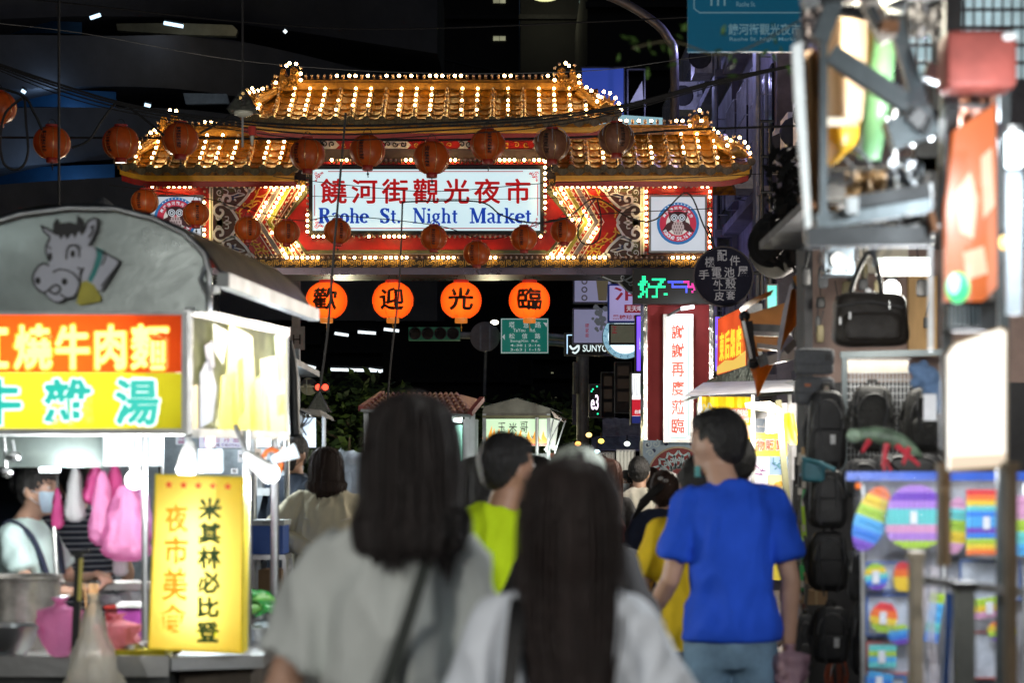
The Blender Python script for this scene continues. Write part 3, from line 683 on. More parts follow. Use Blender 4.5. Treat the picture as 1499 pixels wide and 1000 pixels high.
def fish_finial(px, py, Y, s, flip):
    """ridge-end dragon fish: body with two curling tail horns, scales and fins"""
    k = -1 if flip else 1; f = lambda u, v: (px + k * u * s, py - v * s)
    o = [(-17, 0), (-16, 8), (-13, 14), (-15, 20), (-13, 27), (-11, 33), (-5, 33), (-4, 28), (-6, 22), (-2, 19), (2, 22), (3, 28), (3, 33), (8, 36), (14, 33), (16, 27), (13, 22), (15, 15), (12, 8), (15, 0)]
    mb = MB(); mb.plate([f(*q) for q in o], Y - .1, .22)
    for c in ((8, 29, 5), (-9, 29, 3), (0, 10, 7), (10, 10, 4), (-10, 8, 4)):
        q = spiral(*f(c[0], c[1]), c[2] * s, 1.3, 0, k); mb.tube([P(x, y, Y - .13) for x, y in q], .018, 5)
    for i in range(4): mb.ribbon([f(-12 + i, 4 + i * 4), f(-4, 2 + i * 4), f(3, 5 + i * 4)], 1.2, Y - .1, .03)
    mb.ball(P(*f(-6, 14), Y - .14), .04); mb.ball(P(*f(6, 16), Y - .14), .035)
    gp('dragon_fish_finial', mb, GOLD, smooth=50)
    for q in ((-20, 3), (-19, 12), (-18, 22), (-12, 39), (-3, 38), (2, 42), (12, 41), (19, 35), (19, 26), (19, 16)):
        bulb(P(*f(*q), Y - .1), rb.random() < .4, .024)
def hip_dragon(pts, px, py, Y0, Y1, s, flip):
    """descending hip ridge ending in a dragon head with flame mane"""
    k = -1 if flip else 1
    n = len(pts); c = [P(x, y, lerp(Y0, Y1, i / (n - 1))) for i, (x, y) in enumerate(pts)]
    mb = MB(); mb.tube(c, [.07] * (n - 1) + [.05], 8); mb.tube([p + Vector((0, 0, .06)) for p in c], .04, 6); gp('hip_ridge', mb, GOLD, smooth=50)
    for i in range(n - 1):
        for t in (.25, .75): bulb(c[i].lerp(c[i + 1], t) + Vector((0, -.02, .16)), rb.random() < .75, .025, Vector((0, 0, -.05)))
    f = lambda u, v: (px + k * u * s, py - v * s)
    mb = MB(); mb.plate([f(*q) for q in ((-10, 0), (-9, 9), (-11, 17), (-5, 14), (-4, 22), (1, 15), (4, 21), (6, 13), (12, 14), (10, 7), (17, 6), (13, 1), (19, -3), (12, -6), (3, -5))], Y1 - .08, .16)
    mb.tube([P(*f(u, v), Y1 - .1) for u, v in ((-8, 2), (0, 6), (8, 3), (15, -3))], [.05, .07, .05, .03], 8); mb.ball(P(*f(4, 6), Y1 - .16), .03); mb.ribbon(spiral(*f(-4, 8), 4 * s, 1.2), 1.4, Y1 - .08, .03)
    gp('dragon_head', mb, GOLD, smooth=50)
    for q in ((-12, 20), (-4, 26), (5, 24), (13, 17), (18, 9), (21, 0), (-14, 12)): bulb(P(*f(*q), Y1 - .08), rb.random() < .65, .024)
S1, _ = roof(352, 905, 398, 852, 176, 130, 30.2, 31.4, 24, 1, 1, 5)
S2, _ = roof(172, 432, 232, 432, 247, 198, 30.3, 31.35, 11, 1, 0, 5)
S3, _ = roof(812, 1100, 812, 1040, 247, 196, 30.3, 31.35, 12, 0, 1, 5)
fish_finial(422, 132, 31.3, .95, 0); fish_finial(830, 132, 31.3, .95, 1)
fish_finial(247, 199, 31.3, .9, 0); fish_finial(1026, 197, 31.3, .85, 1)
hip_dragon([(402, 136), (388, 144), (374, 150), (362, 152)], 366, 150, 31.2, 30.4, .8, 1)
hip_dragon([(848, 136), (862, 146), (876, 156), (888, 164)], 888, 160, 31.2, 30.4, 1.0, 0)
hip_dragon([(230, 204), (218, 212), (204, 220), (192, 226)], 194, 224, 31.2, 30.4, .75, 1)
hip_dragon([(1042, 202), (1054, 212), (1066, 220), (1078, 226)], 1078, 224, 31.2, 30.4, .95, 0)
gp('lit_bulb_string', ON, BULB_ON, smooth=True, kind='stuff'); gp('unlit_bulb_string', OFF, BULB_OFF, smooth=True, kind='stuff'); gp('bulb_sockets', SOK, SOCKET, kind='stuff')
# ================================================================== LANTERNS
SHELL = skin_of_light('lantern_paper_orange', (.66, .13, .02), .55, .25, 12)
SHELL_D = skin_of_light('lantern_paper_faded', (.30, .13, .075), .6, .25, 25)
LITSH = skin_of_light('lantern_silk_lit', (.95, .16, .03), .12, .04, 3)
CAPR = M('lantern_cap_red', (.3, .02, .012), .45); INK = M('brush_ink', (.008, .006, .006), .6, var=0, bump=0)
GILT = M('lantern_gilt_rib', (.55, .32, .12), .3, .6, var=.2, scale=30)
def lantern(c, r, label, lit=None, faded=False, rz=0, group=None, hook=.12, wrap=False):
    t = thing('lit_lantern' if lit else 'paper_lantern', c, label, 'lantern', group)
    h = r * .84; prof = []; n = 34
    for i in range(n + 1):
        a = lerp(-1.18, 1.18, i / n); q = .03 * (1 if i % 2 else -1) * (0 if i in (0, n) else 1)
        prof.append((r * (math.cos(a) ** .92 + q * .6), h * math.sin(a) / math.sin(1.18)))
    mb = MB(); vs0 = len(mb.v); seg = 28
    for rr, z in prof:
        for k in range(seg):
            a = 2 * math.pi * k / seg; q = rr * (1 - .025 * abs(math.cos(a * 4)) ** 6); mb.v.append(Vector(c) + Vector((q * math.cos(a), q * math.sin(a), z)))
    for i in range(n):
        for k in range(seg): mb.f.append([i * seg + k, i * seg + (k + 1) % seg, (i + 1) * seg + (k + 1) % seg, (i + 1) * seg + k]); mb.mi.append(0)
    mb.build('shell', LITSH if lit else (SHELL_D if faded else SHELL), t, smooth=True)
    cc = Vector(c)
    mb = MB().lathe([(r * .3, h - .01), (r * .36, h), (r * .36, h + r * .14), (r * .30, h + r * .15)], cc, 16); mb.build('top_cap', CAPR if not lit else glow('lit_cap_red', (.55, .02, .01), .55), t, smooth=40)
    mb = MB().lathe([(r * .30, -h - r * .24), (r * .32, -h - r * .2), (r * .32, -h), (r * .28, -h + .01)], cc, 16, flute=.06, fn=8); mb.build('bottom_cap', CAPR if not lit else glow('lit_cap_gold', (.75, .22, .03), .7), t, smooth=40)
    mb = MB()
    for k in range(8):
        a = 2 * math.pi * (k + .5) / 8 + rz; mb.tube([cc + Vector(((q + .003) * math.cos(a), (q + .003) * math.sin(a), z)) for q, z in prof[::2]], .0035 if not lit else .004, 4)
    mb.build('ribs', GILT if not lit else glow('lit_rib', (.5, .05, .012), .5), t, kind='stuff')
    mb = MB().tube([cc + Vector((r * .22 * math.cos(a), 0, h + r * .15 + r * .3 * math.sin(a))) for a in [math.pi * i / 8 for i in range(9)]], .004, 5)
    mb.build('wire_handle', DARKMET, t)
    mb = MB().tube([cc + Vector((0, 0, -h - r * .2)), cc + Vector((.005, 0, -h - r * .65))], .005, 5); mb.ball(cc + Vector((.004, 0, -h - r * .45)), .014, 8, 5); mb.build('tassel', DARKMET if not lit else YEL, t)
    def sp(u, v, off=.006):
        zz = v * h; i = min(range(len(prof)), key=lambda k: abs(prof[k][1] - zz)); q = prof[i][0] + off; a = u / 1.0 + rz
        return cc + Vector((q * math.sin(a), -q * math.cos(a), zz))
    mb = MB()
    if lit:
        [put_text(mb, lit, -.60 + a, .62 + b, .60 + a, -.58 + b, 0, .004, 0, mp=lambda x, y: sp(x, y, .006 + i * .0006)) for i, (a, b) in enumerate(((0, 0), (.035, 0), (-.035, 0), (0, .035), (0, -.035), (.025, .025)))]
        mb.build('brush_lettering', INK, t)
        lamp('lantern_bulb', cc + Vector((0, -r * .36, -.02)), 6.5, (1, .46, .14), r * .12, t)
    else:
        for j in range(7): put_text(mb, random.choice('饒河街觀光夜市松山吉祥'), -.26, .62 - j * .19, .0, .62 - j * .19 - .16, 0, .003, .02, mp=lambda x, y: sp(x, y))
        mb.build('brush_lettering', INK, t)
    if wrap:
        mb = MB()
        for k in range(14):
            a = k * .9; mb.tube([cc + Vector((r * 1.0 * math.sin(a) * q, -r * 1.0 * math.cos(a) * q, h * z)) for q, z in ((.4, 1.15), (.75, .95), (1.02, .5), (1.04, .1))], .004, 4)
        mb.build('plastic_wrap', film('wrap_film', (.8, .8, .85), .3), t, kind='stuff')
    return t
UN = 'unlit lanterns strung across the street'
row1 = [(-3, 157, 27, 'unlit orange lantern cut off by the left edge of the photo', 0), (76, 209, 27, 'unlit orange lantern on the cable crossed by the vertical black pole at far left', 0),
        (177, 209, 27, 'unlit orange lantern hanging just left of the left roof tip', 0), (264, 204, 27, 'unlit orange lantern in front of the left wing roof ridge finial', 0),
        (450, 226, 26, 'unlit orange lantern over the top left corner of the white sign', 0), (538, 221, 26, 'unlit orange lantern above the second red character of the white sign', 0),
        (632, 231, 27, 'unlit orange lantern hanging lowest over the middle of the white sign top', 0), (714, 212, 26, 'unlit orange lantern above the character third from the right of the white sign', 0),
        (808, 212, 26, 'faded lantern in clear plastic above the top right corner of the white sign', 1), (902, 203, 26, 'faded plastic-wrapped lantern below the right tip of the top roof', 1)]
for x, y, r, lb, fd in row1:
    lantern(P(x, y, 21), r * 21 / F, lb, None, fd, random.uniform(-.5, .6), UN, wrap=bool(fd))
row2 = [(212, 295, 20, 'small unlit lantern left of the left owl emblem'), (287, 313, 19.5, 'small unlit lantern overlapping the right side of the left owl emblem'),
        (363, 335, 19.5, 'small unlit lantern in front of the left painted arabesque panel'), (420, 340, 19.5, 'small unlit lantern in front of the left chevron stripes'),
        (494, 339, 20, 'small unlit lantern over the blue word Raohe'), (635, 348, 20, 'small unlit lantern below the blue word Night'),
        (698, 371, 20, 'small unlit lantern hanging lowest, over the red field under the sign'), (767, 349, 20, 'small unlit lantern below the blue word Market'),
        (825, 338, 19.5, 'small unlit lantern in front of the right chevron stripes')]
for x, y, r, lb in row2: lantern(P(x, y, 27), r * 27 / F, lb, None, False, random.uniform(-.3, .6), UN)
for x, c, nm in ((478, '歡', 'first'), (575, '迎', 'second'), (675, '光', 'third'), (775, '臨', 'fourth')):
    lantern(P(x, 440, 31), 30.5 * 31 / F, nm + ' glowing orange lantern from the left under the gate, bearing the brush character ' + c, c, False, 0, 'four glowing welcome lanterns')

# ================================================================== CABLES
def wire(name, pts, r=.008, label='', m=None, group=None, n=6):
    pts = smoothpts(pts, n) if len(pts) > 2 else pts
    mb = MB().tube([P(*p) for p in pts], r, 5)
    return mb.build(name, m or BLACK, None, cat='cable', label=label, group=group)
GC = 'black cables hung over the street'
wire('overhead_cable', [(-40, 62, 24), (300, 96, 24), (700, 120, 24), (1200, 150, 24)] and [(-40, -8, 22), (80, 2, 22), (350, 31, 22), (560, 42, 22), (900, 30, 22), (1250, 10, 22)], .009, 'thin black cable crossing high above the gate from the top left corner', group=GC)
wire('overhead_cable', [(-40, 30, 26), (120, 48, 26), (350, 88, 26), (600, 106, 26), (850, 104, 26), (1000, 86, 26), (1200, 60, 26)], .005, 'grey thin wire passing just above the top roof ridge', GREYMET, GC)
for k, (dy, lb) in enumerate(((0, 'topmost cable of the thick black bundle sloping past the left roof'), (4, 'second cable of the thick black bundle sloping past the left roof'), (9, 'third cable of the thick black bundle sloping past the left roof'), (15, 'lowest cable of the thick black bundle sloping past the left roof'))):
    wire('overhead_cable', [(-40, 80 + dy * .4, 20), (90, 124 + dy, 20), (200, 155 + dy * .8, 20), (340, 176 + dy * .9, 20), (480, 184 + dy * 1.4, 20), (640, 180 + dy * 1.2, 20), (800, 170 + dy, 20), (920, 152 + dy * .6, 20), (1060, 115 + dy * .4, 20), (1200, 88, 20)], .012 - k * .002, lb, group=GC)
wire('overhead_cable', [(-40, 201, 21.1), (300, 202, 21.1), (600, 205, 21.1), (860, 200, 21.1), (1000, 190, 21.1), (1240, 182, 21.1)], .012, 'straight horizontal cable that carries the upper row of lanterns', group=GC)
wire('overhead_cable', [(160, 271, 27.1), (300, 290, 27.1), (430, 322, 27.1), (500, 316, 27.1), (640, 330, 27.1), (720, 350, 27.1), (830, 318, 27.1), (1045, 305, 27.1)], .006, 'thin wire that carries the lower row of small lanterns', group=GC)
wire('overhead_cable', [(400, 258, 25), (520, 272, 25), (640, 280, 25), (800, 268, 25), (960, 262, 25), (1200, 250, 25)], .005, 'thin wire crossing the red characters of the white sign', group=GC)
wire('overhead_cable', [(455, 287, 26), (620, 291, 26), (800, 290, 26), (1040, 280, 26)], .004, 'thinnest wire crossing between the red and blue words of the sign', group=GC)
wire('slack_cable', [(589, 298, 24), (600, 295, 24), (700, 295, 24), (735, 315, 24), (780, 326, 24), (830, 318, 24), (872, 290, 24), (920, 318, 24), (960, 321, 24), (1005, 282, 24), (1030, 330, 24), (1045, 362, 24)], .0095, 'slack black cable draped over the right half of the gate front')
wire('cable_loop', [(872, 290, 23.9), (852, 318, 23.9), (846, 345, 23.9), (858, 358, 23.9), (876, 350, 23.9), (880, 320, 23.9), (874, 290, 23.9)], .009, 'teardrop loop of black cable over the right chevrons')
wire('slack_cable', [(-40, 120, 20.5), (30, 138, 20.5), (50, 165, 20.5), (62, 190, 20.5)], .014, 'black slack cable from the left edge down to the second lantern')
wire('cable_loop', [(36, 140, 20.6), (38, 180, 20.6), (41, 220, 20.6), (34, 242, 20.6), (20, 248, 20.6), (5, 238, 20.6), (0, 205, 20.6), (8, 165, 20.6), (36, 140, 20.6)], .014, 'long black cable loop between the two leftmost lanterns')
wire('slack_cable', [(105, 216, 20.4), (130, 205, 20.4), (150, 175, 20.4), (173, 150, 20.4), (200, 165, 20.4), (240, 198, 20.4)], .013, 'black cable rising to a peak between the second and third lanterns from the left')
wire('slack_cable', [(292, 195, 20.4), (320, 180, 20.4), (345, 164, 20.4)], .013, 'short black cable from the ridge lantern up to the triangular weight')
wire('hanging_line', [(86, -40, 14), (86, 306, 14)], .010, 'vertical black line dropping to the stall roof at far left')
wire('hanging_line', [(355, -40, 18), (355, 128, 18)], .010, 'vertical black line above the triangular weight marked 3')
wire('hanging_line', [(506, 165, 18), (490, 350, 18), (480, 480, 18), (468, 572, 18)], .011, 'long black line running down past the first glowing lantern')
wire('hanging_line', [(589, 298, 20), (584, 420, 20), (573, 520, 20), (566, 600, 20)], .009, 'long black line running down past the second glowing lantern')
def cage_weight(px, py, Y, w, h, label, num=None):
    t = thing('cable_weight', P(px, py, Y), label, 'weight')
    mb = MB(); q = w / 2
    a = [P(px, py - h, Y)]; k = w * Y / F / 2
    mb.add([P(px, py - h, Y)] + [P(px, py, Y) + Vector((k * x, k * y, 0)) for x, y in ((-1, -1), (1, -1), (1, 1), (-1, 1))], [(0, 1, 2), (0, 2, 3), (0, 3, 4), (0, 4, 1), (4, 3, 2, 1)])
    mb.build('cover', film('grubby_film', (.13, .14, .12), .82, .4), t)
    mb = MB()
    for x, y in ((-1, -1), (1, -1), (1, 1), (-1, 1)): mb.tube([P(px, py - h, Y), P(px, py, Y) + Vector((k * x, k * y, 0))], .006, 5)
    mb.build('ribs', DARKMET, t, kind='stuff')
    mb = MB().ball(P(px, py, Y) + Vector((0, 0, -.01)), (k * .7, k * .7, .04), 10, 6); mb.build('bulb', M('dusty_glass', (.3, .3, .25), .2, bump=0), t, smooth=True)
    if num: put_text(q := MB(), num, px - 4, py - h * .5, px + 4, py - h * .22, Y - k * .75, .006, .01); q.build('lettering', INK, t)
cage_weight(356, 163, 18, 42, 36, 'grey triangular hanging weight marked 3 in front of the left roof edge', '3')
cage_weight(467, 604, 18, 34, 32, 'dusty pyramid shaped cover hanging on the line below the first glowing lantern')
t = thing('hanging_lamp_fitting', P(369, 200, 18), 'small bulb fitting hanging beneath the triangular weight', 'fitting')
mb = MB().tube([P(355, 168, 18), P(355, 215, 18)], .01, 6); mb.build('rod', GREYMET, t)
mb = MB().tube([P(369, 185, 18), P(369, 198, 18)], .035, 8); mb.build('socket', CAPR, t); mb = MB().tube([P(369, 199, 18), P(369, 213, 18)], [.02, .008], 8); mb.build('bulb', M('dusty_glass', (.3, .3, .25), .2, bump=0), t)

# ================================================================== ELEVATED ROADS, FAR BUILDINGS
def deck(top, bot, Y, thick, name, label, m=CONC):
    """curved viaduct girder: px polylines of its upper and lower edge, Y grows along it"""
    mb = MB(); rings = []
    T_ = smoothpts(top, 6); B_ = smoothpts(bot, 6)
    for (x, y), (x2, y2) in zip(T_, B_):
        q = Y + (x + 60) * .02; rings.append([P(x2, y2, q), P(x2, y2, q) + Vector((0, thick, .6)), P(x, y, q) + Vector((0, thick, 0)), P(x, y, q)])
    mb.loft(rings)
    return mb.build(name, m, None, 30, label=label, cat='viaduct')
GV = 'stacked viaduct decks'
deck([(-60, -60), (200, -60), (420, -60), (640, -60)], [(-60, 30), (150, 23), (340, 33), (640, 78)], 62, 8, 'viaduct_deck', 'highest grey viaduct deck along the top left edge of the photo')
deck([(-60, 50), (150, 52), (340, 58), (640, 130)], [(-60, 136), (150, 126), (340, 140), (640, 205)], 60, 8, 'viaduct_deck', 'broad grey viaduct deck behind the triangular weight')
deck([(-60, 160), (120, 157), (330, 166), (640, 230)], [(-60, 252), (120, 236), (330, 232), (640, 300)], 58, 8, 'viaduct_deck', 'grey viaduct deck behind the upper lanterns at left')
deck([(-60, 275), (120, 262), (330, 258), (640, 300)], [(-60, 480), (120, 470), (330, 468), (640, 470)], 56, 8, 'viaduct_deck', 'lowest grey viaduct deck just above the stall roof')
BLUEST = M('blue_steel_girder', (.02, .13, .30), .45, .2, var=.2, scale=1)
for pts, y2, Y, lb in (([(-60, 134), (60, 130), (170, 134)], 26, 64, 'blue painted steel girder in the gap above the second lantern'), ([(-60, 252), (60, 244), (168, 240)], 27, 61, 'blue painted steel girder behind the lowest viaduct gap at left'), ([(-60, 34), (60, 30), (120, 32)], 18, 66, 'dim blue steel girder in the top left viaduct gap')):
    mb = MB(); rings = [[P(x, y + y2, Y), P(x, y + y2, Y + 2), P(x, y, Y + 2), P(x, y, Y)] for x, y in smoothpts(pts, 4)]; mb.loft(rings); mb.build('steel_girder', BLUEST, None, label=lb, cat='girder')
FL = glow('tube_cool_far', (.55, .8, 1), 2.2)
FLW = glow('tube_white_far', (.85, .95, 1), 1.6)
for (x0, y0, x1, y1, Y, lb) in ((132, 26, 147, 21, 61.5, 'short blue-white tube lamp under the top viaduct at left'), (240, 33, 268, 38, 61.5, 'white tube lamp under the top viaduct left of the yellow-lit underside'),
                     (32, 132, 37, 135, 59, 'tiny cold lamp above the second lantern'), (212, 153, 220, 155, 59, 'tiny blue lamp between two lanterns left of the ridge finial'), (416, 44, 419, 47, 59, 'tiny dim lamp right of the hanging line'),
                     (490, 488, 510, 491, 70, 'cold lamp bar under the viaduct left of the traffic light'), (524, 486, 550, 488, 70, 'second cold lamp bar seen under the gate'), (562, 482, 584, 484.5, 70, 'third cold lamp bar seen under the gate'), (450, 536, 462, 539, 66, 'lamp bar above the dark trees at left'),
                     (484, 541, 560, 543, 66, 'long faint lamp bar above the dark trees'), (540, 541, 558, 544, 65.5, 'bright lamp bar above the dark trees'), (485, 627, 536, 630, 60, 'upper pale light strip in the dark behind the couple'), (488, 649, 530, 652.5, 60, 'lower pale light strip in the dark behind the couple'), (441, 401, 470, 403, 60, 'white light strip just under the left part of the gate beam'), (478, 404, 505, 408, 62, 'white lamp under the gate beam above the first lantern')):
    mb = MB().beam(P(x0, y0, Y), P(x1, y1, Y), .09, .09); t = thing('tube_lamp', P((x0 + x1) / 2, y1, Y), lb, 'lamp')
    mb.build('tube', FL if Y < 62 and x0 < 300 else FLW, t); MB().beam(P(x0, y0, Y) + Vector((0, .1, .09)), P(x1, y1, Y) + Vector((0, .1, .09)), .2, .06).build('holder', DARKMET, t)
mb = MB(); mb.plate([(170, 34), (258, 33), (340, 36), (348, 44), (345, 52), (262, 50), (172, 44)], 66.5, .3); mb.build('viaduct_underside', M('ribbed_underside', (.35, .33, .22), .7, var=.35, scale=.8), None, label='yellowish lit underside panel in the top left viaduct gap', cat='panel')
lamp('underside_lamp', P(330, 42, 64.5), 9, (1, .8, .45), .03); lamp('underside_lamp', P(255, 40, 65), 5, (.7, .85, 1), .03)
mb = MB(); mb.plate([(268, 136), (332, 137), (336, 151), (272, 152)], 63, .2); mb.build('viaduct_underside', M('pale_underside', (.35, .38, .4), .6), None, label='pale lit panel in the viaduct gap left of the hanging weight', cat='panel')
lamp('underside_lamp', P(300, 145, 61), 8, (.7, .85, 1), .03); lamp('underside_lamp', P(80, 149, 62.5), 16, (.4, .65, 1), .03); lamp('underside_lamp', P(90, 262, 59.5), 18, (.4, .65, 1), .03)
# mass of the city beyond
FARB = M('far_building_wall', (.022, .022, .025), .9, var=.25, scale=.15, bump=.1)
def tower(x0, x1, y0, Y, lb, wins, wm, rows=0, dep=20):
    t = thing('far_building', P((x0 + x1) / 2, 702, Y), lb, 'building'); t.location.z = 0
    mb = MB(); a, b = P(x0, y0, Y), P(x1, y0, Y); mb.bb((a.x, Y, 0), (b.x, Y + dep, a.z)); mb.build('wall', FARB, t)
    for k in range(1, 9):
        z = a.z * k / 9; MB().bb((a.x - .1, Y - .35, z), (b.x + .1, Y - .003, z + .25)).build('floor_ledge', M('far_ledge', (.03, .03, .034), .9), t)
    for (x, y, w, h) in wins:
        f = MB().rect(x, y, x + w, y + h, Y - .12, .1).build('window', wm, t); MB().frame(x - .8, y - .8, x + w + .8, y + h + .8, .8, Y - .2, .1).build('frame', DARKMET, f)
        MB().rect(x + w / 2 - .3, y, x + w / 2 + .3, y + h, Y - .16, .03).build('mullion', DARKMET, f)
    return t
WW = glow('window_warm_dim', (.55, .55, .35), .45, var=.5, scale=.8); WG = glow('window_green_dim', (.35, .5, .42), .5, var=.5, scale=.8)
tower(560, 760, -60, 130, 'dark apartment block above the middle of the gate', [(627, 17, 7, 18), (641, 17, 8, 20), (722, -6, 18, 10), (722, 52, 18, 7)], WW)
tower(762, 940, -60, 115, 'dark block with pale windows above the right roof finial', [(848, 0, 5, 22), (876, 20, 6, 20), (891, 28, 4, 18), (876, 74, 6, 20)], WG)
tower(860, 1300, -80, 95, 'dark tall block behind the right shop houses', [], WG)
tower(-300, 470, 440, 150, 'low dark block beyond the viaducts at left', [], WG)
tower(780, 880, 500, 105, 'low dark block behind the corn stall with small lit windows', [(807, 545, 3, 4), (803, 578, 4, 5), (812, 578, 3, 4)], WW)
tower(470, 800, 455, 140, 'broad low dark block behind the traffic light', [(560, 560, 4, 3)], WW)
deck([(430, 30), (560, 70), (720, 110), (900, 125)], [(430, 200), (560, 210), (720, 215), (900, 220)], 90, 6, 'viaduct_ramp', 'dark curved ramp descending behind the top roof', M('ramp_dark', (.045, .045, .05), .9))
lamp('street_light_glow', P(800, 8, 112), 90, (1, .95, .6), .03)
t = thing('street_lamp', P(798, -6, 113), 'far street lamp glowing faintly at the top edge above the gate', 'street lamp')
MB().ball(P(798, -4, 113), (.7, .4, .2), 12, 6).build('lamp_head', glow('far_sodium', (.6, .6, .3), 1.5), t)
# railing on the ramp
t = thing('ramp_railing', P(600, 60, 89), 'dark railing along the curved ramp behind the roof', 'railing')
pts = smoothpts([(430, 22), (560, 62), (720, 102), (900, 117)], 6)
MB().tube([P(x, y, 90.5) for x, y in pts], .06, 5).build('handrail', DARKMET, t)
for x, y in pts[::1]: MB().beam(P(x, y, 90.5), P(x, y + 9, 90.5), .05).build('post', DARKMET, t)
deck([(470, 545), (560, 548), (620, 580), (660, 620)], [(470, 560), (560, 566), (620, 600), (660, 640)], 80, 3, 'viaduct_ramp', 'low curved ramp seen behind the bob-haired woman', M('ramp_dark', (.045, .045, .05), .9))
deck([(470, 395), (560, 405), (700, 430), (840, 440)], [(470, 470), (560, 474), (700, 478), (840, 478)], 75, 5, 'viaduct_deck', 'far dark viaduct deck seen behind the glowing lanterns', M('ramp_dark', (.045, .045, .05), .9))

# ================================================================== TREES beyond the gate
LEAFS = [M('leaf_dark', (.018, .04, .012), .6, var=.4, scale=3), M('leaf_mid', (.05, .09, .018), .55, var=.4, scale=3)]
def tree(px, ytop, ybase, Y, w, label, seed, n=1500):
    rr = random.Random(seed); b = P(px, ybase, Y); b.z = 0; top = P(px, ytop, Y).z
    t = thing('street_tree', b, label, 'tree', 'dark trees beyond the gate')
    mb = MB().tube([b, b + Vector((.1, 0, top * .35)), b + Vector((-.1, 0, top * .6)), b + Vector((0, 0, top * .8))], [.22, .16, .1, .05], 8)
    for k in range(7):
        a = rr.random() * 6.3; q = b + Vector((0, 0, top * rr.uniform(.35, .65))); mb.tube([q, q + Vector((math.cos(a) * w * .25, math.sin(a) * w * .25, top * .12)), q + Vector((math.cos(a) * w * .42, math.sin(a) * w * .42, top * .22))], [.07, .05, .02], 5)
    mb.build('trunk', M('bark', (.06, .045, .035), .9), t)
    mb = MB(); cl = [(rr.gauss(0, w * .24), rr.gauss(0, w * .2), top * rr.uniform(.42, .93), rr.uniform(.35, .8)) for _ in range(22)]
    for _ in range(n):
        c = rr.choice(cl); d = Vector((rr.gauss(0, 1), rr.gauss(0, 1), rr.gauss(0, .8))).normalized() * c[3] * rr.uniform(.5, 1.25)
        p = b + Vector(c[:3]) + d; s = rr.uniform(.09, .2); u = Vector((rr.gauss(0, 1), rr.gauss(0, 1), rr.gauss(0, .6))).normalized() * s; v = u.orthogonal().normalized() * s * .5
        mb.m = 1 if rr.random() < .4 else 0; mb.add([p - u, p + v, p + u, p - v], [(0, 1, 2, 3)])
    mb.build('crown', LEAFS, t, kind='stuff')
for i, (x, yt, Y, w, lb) in enumerate(((452, 572, 52, 3.4, 'dark tree at far left beyond the gate behind the couple'), (510, 560, 50, 3.6, 'leafy tree behind the woman in the sheer white shirt'), (560, 566, 53, 3, 'dark tree hidden behind the bob-haired woman'), (668, 612, 55, 3, 'low tree above the green-lit stall'),
                                     (725, 600, 54, 2.6, 'yellowish tree between the two far stalls'), (772, 590, 56, 3, 'tree behind the flame-painted stall sign'), (835, 606, 52, 2.6, 'tree right of the flame-painted stall'), (620, 590, 58, 4, 'dark tree behind the tiled stall roof'))):
    tree(x, yt, 702, Y, w, lb, i)
lamp('tree_glow', P(500, 655, 47), 110, (1, .95, .6), .03); lamp('tree_glow', P(720, 640, 49), 90, (1, .9, .55), .03); lamp('tree_glow', P(850, 640, 48), 25, (1, .8, .5), .03)

# ================================================================== ROAD FURNITURE beyond the gate
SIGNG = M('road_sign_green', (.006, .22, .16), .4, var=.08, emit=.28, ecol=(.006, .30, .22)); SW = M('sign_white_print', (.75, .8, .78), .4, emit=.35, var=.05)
Y = 44.5
t = thing('traffic_signal_mast', P(853, 702, Y), 'grey steel mast with long arm carrying the traffic signals', 'mast'); t.location.z = 0
ST = M('mast_grey', (.42, .40, .36), .5, .3, var=.2, emit=0)
MB().tube([P(853, 702, Y) * 1, P(853, 522, Y)] and [Vector((P(853, 0, Y).x, Y, 0)), P(853, 512, Y)], .14, 12).build('post', ST, t, smooth=40)
MB().tube([P(x, y, Y + .2) for x, y in smoothpts([(672, 491), (760, 492), (820, 494), (845, 503), (853, 520)], 4)], .075, 8).build('arm', ST, t, smooth=40)
MB().tube([P(x, y, Y + .1) for x, y in smoothpts([(740, 503), (800, 502), (838, 508), (850, 528), (846, 560)], 4)], .06, 8).build('brace', ST, t, smooth=40)
MB().tube([P(843, 530, Y - .1), P(843, 577, Y - .1)], .07, 8).build('conduit', ST, t)
t = thing('traffic_light', P(635, 498, Y), 'horizontal green traffic light head with four dark lenses', 'traffic light')
mb = MB(); mb.rect(598, 479, 673, 498, Y - .15, .3); mb.build('housing', M('signal_green', (.03, .16, .09), .45, emit=.12, ecol=(.03, .2, .1)), t)
for i in range(4):
    x = 607.5 + i * 18.5; f = MB().disc(x, 488, 8, Y - .19, .03, 20).build('lens', M('dark_lens', (.01, .012, .015), .12, bump=0), t); MB().ring(x, 488, 8, 9.2, Y - .35, .2).build('visor', DARKMET, f)
t = thing('round_sign', P(710, 515, Y), 'round traffic sign seen from its plain grey back beside the green road sign', 'sign')
MB().disc(710, 493, 22, Y - .1, .03).build('plate', M('sign_back_grey', (.16, .155, .14), .5, var=.15), t); MB().rect(702, 476, 704.5, 512, Y - .14, .04).build('bracket', GREYMET, t); MB().rect(715.5, 476, 718, 512, Y - .14, .04).build('bracket', GREYMET, t)
t = thing('round_sign', P(452, 580, 48), 'small round sign seen from behind near the red signal at left', 'sign')
MB().disc(452, 566, 13, 48, .03).build('plate', M('sign_back_grey', (.16, .155, .14), .5), t); MB().rect(430, 565, 462, 567, 47.9, .05).build('arm', ST, t); MB().rect(448, 556, 449.4, 577, 47.85, .04).build('bracket', GREYMET, t)
t = thing('red_signal', P(471, 574, 48), 'small red traffic signal glowing at left under the gate', 'traffic light')
MB().rect(460, 560, 482, 574, 47.9, .15).build('housing', DARKMET, t)
